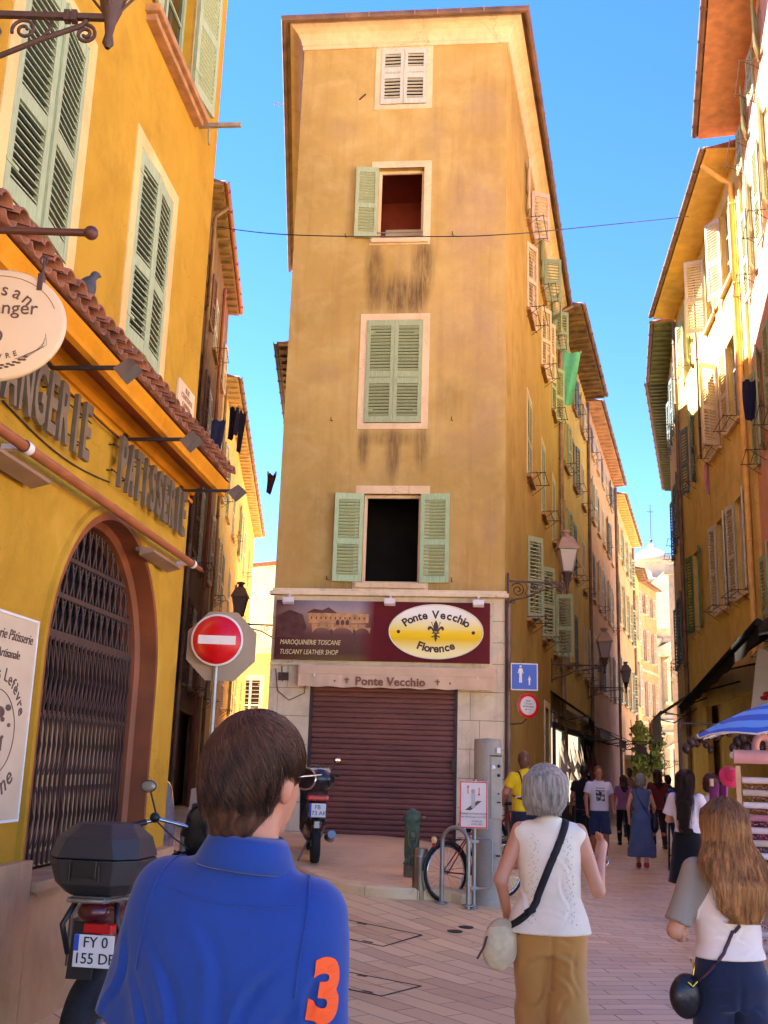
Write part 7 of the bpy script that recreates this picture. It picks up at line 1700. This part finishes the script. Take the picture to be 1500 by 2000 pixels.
for q in (-1, 1): m.ball((1.312, q*.40, 1.40), .062, 16, (.14, .85, .6))
m.build('mirror_glass', M_alu, mc, HBM)
m = MB(); m.box(1.36, 1.44, -.1, .1, 1.14, 1.3, .02); m.build('dashboard', M_black, mc, HBM); f = su(.05, el((1.45, 0, 1.08), (.13, .19, .16)), el((1.38, 0, 1.2), (.06, .13, .1))); V, F = surf_net(f, (1.2, -.28, .85), (1.65, .28, 1.4), .016); link_mesh('front_fairing', np_mesh('front_fairing', V, F, M_pblk), mc, HBM)
t = NT('smoked_screen'); t.b.inputs['Transmission Weight'].default_value = .9; M_scr = t.out(lin(150, 150, 150), .08)
m = MB(); vs = [(1.52-.1*abs(math.cos(PI*i/12))*0+.03*j-.06*math.sin(PI*i/12)*0, -.17+.34*i/12, 1.12+.09*j) for j in range(4) for i in range(13)]
vs = [(1.5-.025*j+.05*math.sin(PI*i/12), (-.17+.34*i/12)*(1-.08*j), 1.12+.09*j+.02*math.sin(PI*i/12)) for j in range(4) for i in range(13)]
m.add(vs, [(j*13+i, j*13+i+1, (j+1)*13+i+1, (j+1)*13+i) for j in range(3) for i in range(12)], True); m.build('windscreen', M_scr, mc, HBM)
m = MB(); m.box(-.17, -.10, -.08, .08, .85, .9, .01); PLM = WM[mc.name] @ Matrix.Translation((0, -.09, 0)); m.build('tail_light', mat('red_lens', (120, 12, 16)), mc, PLM)
m = MB(); m.box(-.2, -.19, -.11, .11, .69, .85, .003); pt = m.build('number_plate', M_white, mc, PLM); m = MB(); PM = Matrix.Rotation(R(-90), 4, 'Z')
for tx, z in (('FY 0', .812), ('155 DP', .732)): add_text(m, tx, 0, 0, 0, .075, M=Matrix.Translation((-.2025, -.01, z)) @ PM); m.mark()
m.buildsep('lettering', mat('plate_black', (20, 20, 20)), pt, PLM); m = MB(); m.box(-.2035, -.2005, .083, .11, .77, .85); m.build('blue_band', mat('plate_blue', (40, 80, 180)), pt, PLM)
m = MB(); m.bar((-.10, 0, .9), (-.15, 0, .62), .012, .14); m.tube([(-.0, -.12, .98), (-.08, -.16, .9), (.08, -.16, .72)], .016, 8); m.tube([(-.0, .12, .98), (-.1, .14, .88), (.0, .14, .72)], .016, 8); m.build('plate_bracket', M_black, mc)
m = MB(); m.box(1.12, 1.2, .17, .185, .92, .98); m.box(1.05, 1.2, .172, .187, .82, .9); m.build('sticker', M_white, mc)
m = MB(); m.tube([(.6, -.2, .35), (.2, -.22, .42), (-.1, -.22, .55)], .055, 12); m.build('exhaust', M_alu, mc)
# blue-grey van behind the motorcycle, at the alley mouth
p = gpt(372, 1640)
vn = thing('parked_van', 'blue grey van parked in the shade at the mouth of the left alley, mostly hidden', 'van', loc(-2.75, 11.6, ground_z(-2.7, 11.6), R(90)))
M_van = mat('blue_grey_car_paint', (70, 84, 112), .3, .08, 3, coat=.5)
f = su(.06, loft([(.25, 0, 0, .95, .5), (.7, 0, 0, 1.0, .52), (.85, 0, 0, .98, .5), (1.15, .1, 0, .8, .45), (1.22, .1, 0, .72, .40)], 5)); V, F = surf_net(f, (-1.1, -.6, .2), (1.2, .6, 1.35), .04); link_mesh('body', np_mesh('body', V, F, M_van), vn)
m = MB(); m.box(-.96, -.9, -.36, .36, .88, 1.1, .01); m.build('rear_window', M_glass, vn)
wheels(vn, [(x, .24, .14, y_) for x in (-.6, .6) for y_ in (-.46, .46)]); m = MB()
for q in (-1, 1): m.box(-1.03, -.98, q*.42-.05, q*.42+.05, .6, .8, .01); m.mark()
m.buildsep('tail_light', mat('red_lens', (190, 20, 24)), vn)
# pigeon
M_pig = mat('slate_feathers', (70, 66, 70), .7, .3, 20, .2)
q = LBF.at(-.46, 4.40, .3); s_, z_ = LBF.px(168, 588, .3); q = LBF.at(s_, z_, .3)
pgn = thing('pigeon', 'dark pigeon perched on the clay tiles of the bakery roof', 'pigeon', loc(q.x, q.y, q.z+.015, R(20)))
f = su(.02, el((0, 0, .075), (.055, .05, .075), None), rc((-.02, 0, .07), (-.075, 0, .0), .035, .015), rc((.015, 0, .12), (.035, 0, .165), .03, .022), el((.042, 0, .175), (.024, .02, .021)), rc((.06, 0, .172), (.078, 0, .165), .006, .003), rc((-.05, 0, .02), (-.1, 0, -.025), .022, .012, A_((1, 1.2, .6))))
V, F = surf_net(f, (-.15, -.09, -.06), (.12, .09, .22), .005); link_mesh('body', np_mesh('body', V, F, M_pig), pgn)
m = MB()
for q_ in (-1, 1): m.ball((.05, q_*.018, .18), .004, 6)
m.build('eye', mat('orange_eye', (220, 110, 40)), pgn); m = MB()
for q_ in (-1, 1): m.tube([(.0, q_*.018, .02), (.005, q_*.02, -.015), (.03, q_*.022, -.018)], .004, 5)
m.build('foot', mat('pink_feet', (180, 80, 70)), pgn)
# overhead wire
wp = [aty(418, 442, 24.5), aty(555, 458, 17.0), aty(850, 462, 16.3), aty(985, 458, 16.1), aty(1100, 448, 18), aty(1345, 423, 22.5)]
wr = MB(); P = catmull(wp, 8); wr.tube([tuple(q) for q in P], .010, 5); tag(wr.build('overhead_wire', M_dkiron), 'thin cable strung across both streets in front of the wedge building', 'wire')
# television aerials on the left eave
an = thing('roof_aerial', 'small aerial sticking out past the left eave of the wedge building', 'aerial', Matrix.Translation(aty(548, 208, 22))); m = MB(); m.tube([(-.2, 0, .1), (.3, 0, -.05)], .01, 5); m.build('boom', M_alu, an); m = MB()
for i in range(4): m.tube([(-.15+.1*i, -.1, .1-.02*i), (-.15+.1*i, .1, .05)], .006, 4)
m.build('element', M_alu, an)
# laundry on the rails
def laundry(M, items, label, grp='laundry hanging from windows'):
    for i, (x, z, w_, h_, col, lb) in enumerate(items):
        t_ = thing('laundry', lb, 'laundry', M @ Matrix.Translation((x, 0, z)), grp)
        m = MB(); n = 8; vs = [(-w_/2+w_*k/n*(1-.1*j), .05*math.sin(k*1.7+j)+.02, -h_*j/4+.02*math.sin(k)) for j in range(5) for k in range(n+1)]
        m.add(vs, [(j*(n+1)+k, j*(n+1)+k+1, (j+1)*(n+1)+k+1, (j+1)*(n+1)+k) for j in range(4) for k in range(n)], True); m.build('cloth', cloth('washing_%d_%d_%d' % col, col), t_)
        m = MB(); m.box(-w_/2, -w_/2+.03, -.02, .02, -.03, .04); m.box(w_/2-.03, w_/2, -.02, .02, -.03, .04); m.build('peg', G_beige, t_)
for px, py, y, w_, h_, col, lb in ((1466, 742, 18.5, .3, .8, (26, 26, 60), 'navy garment drying on a rod at the right edge'), (1384, 905, 25, .2, .8, (196, 130, 150), 'pink garment drying below the beige shutters of the yellow house'),
      (458, 795, 26, .25, .9, (30, 30, 50), 'dark laundry at the alley windows, nearest the wall'), (466, 800, 26, .2, .7, (90, 80, 110), 'mauve laundry at the alley windows'), (474, 805, 26, .2, 1.1, (60, 60, 90), 'long blue laundry farthest out over the alley'), (427, 820, 24, .35, 1.3, (70, 80, 130), 'blue work clothes hung on the brown house in the alley'), (531, 925, 19.5, .18, .4, (110, 60, 70), 'reddish cloth hanging left of the wedge building')):
    q = aty(px, py, y); laundry(Matrix.Translation(q), [(0, 0, w_, h_, col, lb)], '')
q = aty(1112, 705, 29.3); laundry(Matrix.Translation(q) @ Matrix.Rotation(R(5), 4, 'Z'), [(0, .3, .75, 1.7, (110, 200, 150), 'mint green sheet hung under the stained eaves of the second house')], '')
# ---------------- right-hand shops: awnings, parasol, stall
def awning(label, A, B, zt, zf, proj, n, mt, val=.22, name='awning', grp='shop awnings'):
    "A, B on the wall (left to right seen from outside); proj outward along n"
    F_ = Fr(A, B); t_ = thing(name, label, 'awning', F_.M, grp); L = F_.L; m = MB()
    m.add([(0, 0, zt), (L, 0, zt), (L, -proj, zf), (0, -proj, zf), (0, 0, zt-.02), (L, 0, zt-.02), (L, -proj, zf-.02), (0, -proj, zf-.02)], [(0, 1, 2, 3), (7, 6, 5, 4), (0, 3, 7, 4), (1, 5, 6, 2)]); m.build('canopy', mt, t_)
    m = MB(); k = int(L/.12); m.add([(L*i/k, -proj-.01-.015*math.sin(i*1.1), zf-v*val+(.02*math.sin(i*1.6) if v else 0)) for i in range(k+1) for v in (0, 1)], [(2*i, 2*i+2, 2*i+3, 2*i+1) for i in range(k)], True); m.build('valance', mt, t_)
    m = MB(); m.tube([(0, -proj, zf), (L, -proj, zf)], .03, 8)
    for x in (.15, L-.15): m.tube([(x, 0, zt-.5), (x, -proj*.5, zf-.1), (x, -proj+.05, zf)], .018, 6)
    m.build('awning_arm', M_dkiron, t_); return t_
M_dkawn = mat('dark_awning_cloth', (20, 17, 14), .95, .2, 3, spec=.05); M_olive = cloth('olive_awning_cloth', (92, 84, 50), .2, 200, .9, 3)
aw = thing('awning', 'large dark awning sloping over the stalls of the right-hand shops', 'awning', Matrix(), 'shop awnings')
m = MB(); f0, f1, b0, b1 = Vector((4.2, 11.5, 3.3)), Vector((7.85, 27.4, 3.3)), Vector((5.7, 11.3, 4.05)), Vector((8.45, 27.3, 4.0)); k = 40
rows = [[f0.lerp(f1, i/k)+Vector((0, 0, -.22+.02*math.sin(i*1.3))), f0.lerp(f1, i/k), b0.lerp(b1, i/k)] for i in range(k+1)]
m.add([tuple(q) for r_ in rows for q in r_], [(i*3+j, i*3+j+1, i*3+4+j, i*3+3+j) for i in range(k) for j in range(2)], True); m.build('canopy', M_dkawn, aw)
m = MB(); m.tube([tuple(f0), tuple(f1)], .045, 8); m.build('front_bar', M_dkawn, aw); m = MB()
for i in (2, 14, 26, 38): m.tube([tuple(b0.lerp(b1, i/k)-Vector((0, 0, .5))), tuple(f0.lerp(f1, i/k)-Vector((0, 0, .05)))], .02, 6)
m.build('folding_arm', M_dkiron, aw)
awning('olive awning with a hanging flap at the far end of the right-hand shops', (9.6, 32.0), (8.7, 27.8), 4.0, 3.2, 1.2, None, M_olive, .75)
q0, q1 = CR.at(9.0, 0), CR.at(12.4, 0); awning('black awning over the first shop on the left of the street', (q0.x, q0.y), (q1.x, q1.y), 3.5, 2.9, .9, None, M_dkawn, .3)
q0, q1 = C2.at(.5, 0), C2.at(3.8, 0); awning('dark green awning over the second shop on the left of the street', (q0.x, q0.y), (q1.x, q1.y), 3.3, 2.75, 1.0, None, cloth('bottle_green_awning', (30, 44, 34)), .25)
q0, q1 = C2.at(4.6, 0), C2.at(8.0, 0); awning('maroon awning farther along the left shops', (q0.x, q0.y), (q1.x, q1.y), 3.2, 2.6, 1.2, None, cloth('maroon_awning', (70, 34, 34)), .25)
q0, q1 = C3.at(1.0, 0), C3.at(8.0, 0); awning('faded brown awning at the far shops on the left', (q0.x, q0.y), (q1.x, q1.y), 3.2, 2.6, 1.4, None, cloth('brown_awning', (84, 62, 50)), .3)
# bright shop interior with hanging white garments, left row
M_lit = NT('lit_shop'); M_lit.b.inputs['Emission Color'].default_value = lin(255, 236, 205); M_lit.b.inputs['Emission Strength'].default_value = .12; M_lit = M_lit.out(lin(226, 206, 176), .7)
for F_, s0_, s1_, lb in ((CR, 9.0, 12.2, 'brightly lit shop opening hung with white garments, first on the left'), (C2, .5, 3.8, 'lit shop opening hung with pale clothes, under the green awning'), (C2, 4.6, 8.0, 'dim shop opening with red goods, under the maroon awning')):
    sp = thing('shop_display', lb, 'shop display', F_.M @ Matrix.Translation((s0_, -.02, 0)), 'open shop fronts in the right-hand street'); L = s1_-s0_
    m = MB(); m.box(0, L, -.015, .0, .1, 2.6); m.build('shop_opening', M_lit if 'brightly' in lb or 'pale' in lb else M_dark, sp)
    m = MB(); m.box(0, .08, -.1, -.02, 0, 2.7); m.box(L-.08, L, -.1, -.02, 0, 2.7); m.box(0, L, -.1, -.02, 2.6, 2.75); m.build('frame', M_dkiron, sp)
    rr = random.Random(len(lb)); m = MB(); x = .2
    while x < L-.2:
        h_ = rr.uniform(.6, 1.2); zt = rr.choice([2.4, 2.2, 1.3]); n_ = 5; vs = [(x+.04*k, -.12-.25*rr.random()*(j/3), zt-h_*j/3) for j in range(4) for k in range(n_)]; m.add(vs, [(j*n_+k, j*n_+k+1, (j+1)*n_+k+1, (j+1)*n_+k) for j in range(3) for k in range(n_-1)], True); x += rr.uniform(.22, .4)
    m.build('hanging_garment', cloth('garments_'+str(len(lb)), (226, 214, 200) if 'red' not in lb else (130, 50, 46)), sp)
    m = MB(); m.box(.3, L-.3, -.5, -.1, 0, .8, .02); m.build('counter', M_dark, sp)
# hanging plants far down
M_leaf = mat('hanging_leaves', (128, 146, 56), .7, .35, 3); q = aty(1268, 1560, 52)
hp_ = thing('hanging_plant', 'green creepers hanging over the low yellow wall far down the street', 'plant', Matrix.Translation((q.x, 52, 0))); rr = random.Random(9); m = MB()
for i in range(2600):
    cxx = rr.choice([-.42, -.36, .36, .42]); x = cxx+rr.gauss(0, .13); z = 4.1-rr.random()**1.4*2.4-abs(x-cxx)*1.2; y_ = rr.uniform(-.35, .3); a_ = rr.uniform(0, PI); s_ = rr.uniform(.07, .16)
    m.add([(x, y_, z), (x+s_*math.cos(a_), y_+s_*math.sin(a_), z-s_*.4), (x+s_*.2*math.cos(a_), y_, z-s_*1.4), (x-s_*.5*math.cos(a_), y_-s_*.4*math.sin(a_), z-s_*.6)], [(0, 1, 2, 3)])
m.build('foliage', M_leaf, hp_); m = MB()
for i in range(4): x = -.8+.45*i; m.tube([(x, 0, 4.1), (x+.05, 0, 3.0), (x, 0, 2.0)], .02, 4)
m.build('stem', mat('brown_stem', (90, 70, 44)), hp_)
lw = thing('low_wall', 'low yellow garden wall with creepers far down the right-hand street', 'wall', Matrix.Translation((q.x, 52.5, 0))); m = MB(); m.box(-1.0, .8, 0, .4, -.5, 2.2); m.build('wall', P_yellow, lw); m = MB(); m.box(-1.1, .9, -.1, .5, 2.2, 2.4); m.build('coping', P_trim, lw)
# blue striped parasol
q = aty(1490, 1385, 9.6)
t = NT('striped_parasol_cloth'); tc = t.n('TexCoord').outputs['Object']; sx = t.n('SeparateXYZ'); t.l(tc, sx.inputs[0]); w1 = t.math('SINE', t.math('MULTIPLY', t.math('SQRT', t.math('ADD', t.math('POWER', t.math('ABSOLUTE', sx.outputs[0]), 2.), t.math('POWER', t.math('ABSOLUTE', sx.outputs[1]), 2.))), 26))
M_par = t.out(t.mix(t.math('GREATER_THAN', w1, 0), lin(30, 92, 190), lin(96, 160, 226)), .7)
pr_ = thing('parasol', 'blue striped parasol with a white hem over the souvenir stall', 'parasol', Matrix.Translation((q.x+.33, 9.6, q.z+.1)) @ Matrix.Rotation(R(-6), 4, 'Y'))
m = MB(); n = 8; rows = []; 
for j in range(7):
    r_ = .95*j/6
    for i in range(n*4):
        a_ = 2*PI*i/(n*4); ph = (i % 4)/4; sag = .035*math.sin(PI*ph)*(j/6)**2; rows.append(((r_-sag*.6)*math.cos(a_), (r_-sag*.6)*math.sin(a_), .02-.30*(j/6)**1.7+sag))
m.add(rows, [(j*32+i, j*32+(i+1) % 32, (j+1)*32+(i+1) % 32, (j+1)*32+i) for j in range(6) for i in range(32)], True); m.build('canopy', M_par, pr_)
m = MB(); e_ = rows[-32:]; m.tube(e_, .008, 5, closed=True); m.build('hem', M_white, pr_)
m = MB(); m.tube([(0, 0, -2.1), (0, 0, .08)], .02, 10)
for i in range(8): a_ = 2*PI*i/8; m.tube([(0, 0, 0), (.92*math.cos(a_), .92*math.sin(a_), -.29)], .006, 4)
m.build('pole', M_white, pr_)
# souvenir rack with rolls
q = aty(1440, 1480, 9.4); X0 = q.x
rk = thing('display_rack', 'tall wooden rack of pale scarf rolls under the blue parasol', 'display rack', loc(X0, 9.4, ground_z(X0, 9.4), R(-14)))
m = MB(); 
for x in (0, .62): m.box(x-.02, x+.02, -.02, .02, 0, 1.72)
m.box(-.02, .64, .2, .24, 0, .06); 
for x in (0, .62): m.bar((x, 0, .03), (x, .35, .03), .04); m.bar((x, .3, .03), (x, 0, 1.5), .03)
m.build('frame', mat('pale_pine', (206, 160, 116), .6, .1), rk)
for i in range(14):
    m = MB(); z = 1.6-.105*i; m.tube([(.03, -.02, z), (.6, -.02, z)], .028, 10); o = m.build('scarf_roll', cloth('roll_cloth_%d' % (i % 4), [(220, 196, 190), (206, 180, 160), (226, 210, 204), (190, 120, 130)][i % 4]), rk)
rr = random.Random(5); m = MB()
for i in range(28):
    for j in range(14): m.ball((.05+.021*i+rr.uniform(-.006, .006), -.05, 1.55-.105*j+rr.uniform(-.012, .012)), .009, 5)
m.build('bead_string', mat('mauve_beads', (150, 84, 96), .4, .3, 40), rk)
pk = thing('rolled_mat', 'long pink rolled mat lying on top of the display rack', 'mat', loc(X0-.05, 9.35, ground_z(X0, 9.4)+1.80, R(-14))); m = MB(); m.tube([(0, 0, 0), (.8, 0, .0)], .06, 14); m.build('roll', cloth('pink_mat', (216, 150, 150)), pk); m = MB(); m.tube([(-.004, 0, 0), (.0, .02, .02)], .03, 8); m.build('core', M_white, pk)
hk = aty(1428, 1515, 9.9); ht = thing('sun_hat', 'bright pink sun hat hanging beside the display rack', 'hat', Matrix.Translation(hk) @ Matrix.Rotation(R(70), 4, 'X') @ Matrix.Scale(.62, 4)); m = MB(); m.lathe([(0, .1), (.06, .095), (.085, .05), (.09, .0), (.15, -.02), (.17, -.05)], 24); m.build('crown', cloth('hot_pink_cloth', (236, 60, 110)), ht); m = MB(); m.lathe([(.091, .0), (.093, .02), (.088, .03)], 24); m.build('band', cloth('pink_band', (200, 40, 90)), ht)
for i, (px, py, y, w_, h_, col, lb) in enumerate(((1407, 1590, 10.4, .2, 1.0, (150, 70, 130), 'purple scarf hanging left of the pink hat'), (1418, 1640, 10.2, .16, .8, (200, 90, 130), 'pink scarf hanging between rack and hat'), (1436, 1640, 10.6, .14, .9, (60, 30, 40), 'dark plum scarf behind the rack'), (1396, 1640, 10.8, .14, .7, (170, 90, 150), 'lilac scarf at the left end of the stall'))):
    q = aty(px, py-60, y); laundry(Matrix.Translation(q), [(0, 0, w_, h_, col, lb)], '', 'scarves on the souvenir stall')
# hanging rail of goods and dark shop front behind
st = thing('market_stall', 'shaded souvenir stall with goods hanging from its rail behind the rack', 'stall', loc(5.2, 14.4, 0, R(0)))
m = MB(); m.tube([(-1.1, 0, 2.3), (.6, 0, 2.3)], .015, 6); m.tube([(-1.1, 0, 0), (-1.1, 0, 2.3)], .018, 6); m.tube([(.6, 0, 0), (.6, 0, 2.3)], .018, 6); m.box(-.6, .6, -.3, .3, .0, .8, .02); m.build('frame', M_dkiron, st)
m = MB(); rr = random.Random(11)
for i in range(22): x = -1.0+.07*i; s_ = rr.uniform(.04, .09); m.ball((x, rr.uniform(-.1, .1), 2.2-rr.uniform(0, .25)), s_, 8, (1, 1, 1.2))
m.build('hanging_goods', mat('dark_souvenirs', (60, 36, 34), .5, .5, 5), st); m = MB()
for i in range(9): x = -.5+.12*i; m.box(x-.05, x+.05, -.2, .2, .8, .8+rr.uniform(.1, .4), .01)
m.build('stacked_goods', cloth('stall_goods', (140, 60, 80), .3, 100, .8, 14), st)
sw = thing('neck_ring', 'pink swim ring hanging under the parasol', 'swim ring', Matrix.Translation(aty(1490, 1460, 9.9))); m = MB(); m.tube([(.07*math.cos(a_), 0, .1*math.sin(a_)) for a_ in [2*PI*i/20 for i in range(20)]], .035, 10, closed=True); m.build('ring', cloth('pale_pink_plastic', (226, 160, 160)), sw); m = MB(); m.tube([(0, 0, .1), (0, 0, .22)], .005, 5); m.build('cord', M_dkiron, sw)
# art poster panel by the shop
q = aty(1490, 1335, 16); pp = thing('picture_panel', 'pale picture panel with red shapes in the dark shop front at the right edge', 'picture', Matrix.Translation(q)); m = MB(); m.add([(-.2, 0, -.4), (.7, 0, -.5), (.7, 0, .3), (-.05, 0, .55), (-.2, .02, -.4), (.7, .02, -.5), (.7, .02, .3), (-.05, .02, .55)], [(0, 1, 2, 3), (7, 6, 5, 4), (0, 4, 5, 1), (1, 5, 6, 2), (2, 6, 7, 3), (3, 7, 4, 0)]); m.build('panel', M_white, pp)
m = MB(); [m.ball((x_, -.005, z_), r_, 7, (1.3, .02, .7)) for x_, z_, r_ in ((.0, -.22, .05), (.06, -.16, .06), (.13, -.24, .05), (.2, -.18, .07), (.3, -.26, .05), (.36, -.16, .04))]; m.build('red_shape', M_red, pp)
# high stools near the dark haired woman
for px, py, lb in ((1322, 1703, 'black high table with thin legs left of the long haired woman'), (1348, 1707, 'black stool next to the high table')):
    p = gpt(px, py); hh = 1.0 if 'table' in lb else .75
    s_ = thing('high_table' if 'table' in lb else 'bar_stool', lb, 'table' if 'table' in lb else 'stool', loc(p.x+.15, p.y, p.z)); m = MB(); m.box(-.25, .25, -.25, .25, hh-.04, hh, .01); m.build('tabletop' if 'table' in lb else 'seat', M_black, s_)
    for x in (-.22, .22):
        for y_ in (-.22, .22): m = MB(); m.bar((x, y_, 0), (x*.9, y_*.9, hh-.04), .03); m.build('leg', M_black, s_)
    m = MB(); m.bar((-.2, -.21, .25), (.2, -.21, .25), .02); m.bar((-.2, .21, .25), (.2, .21, .25), .02); m.build('footrest', M_black, s_)
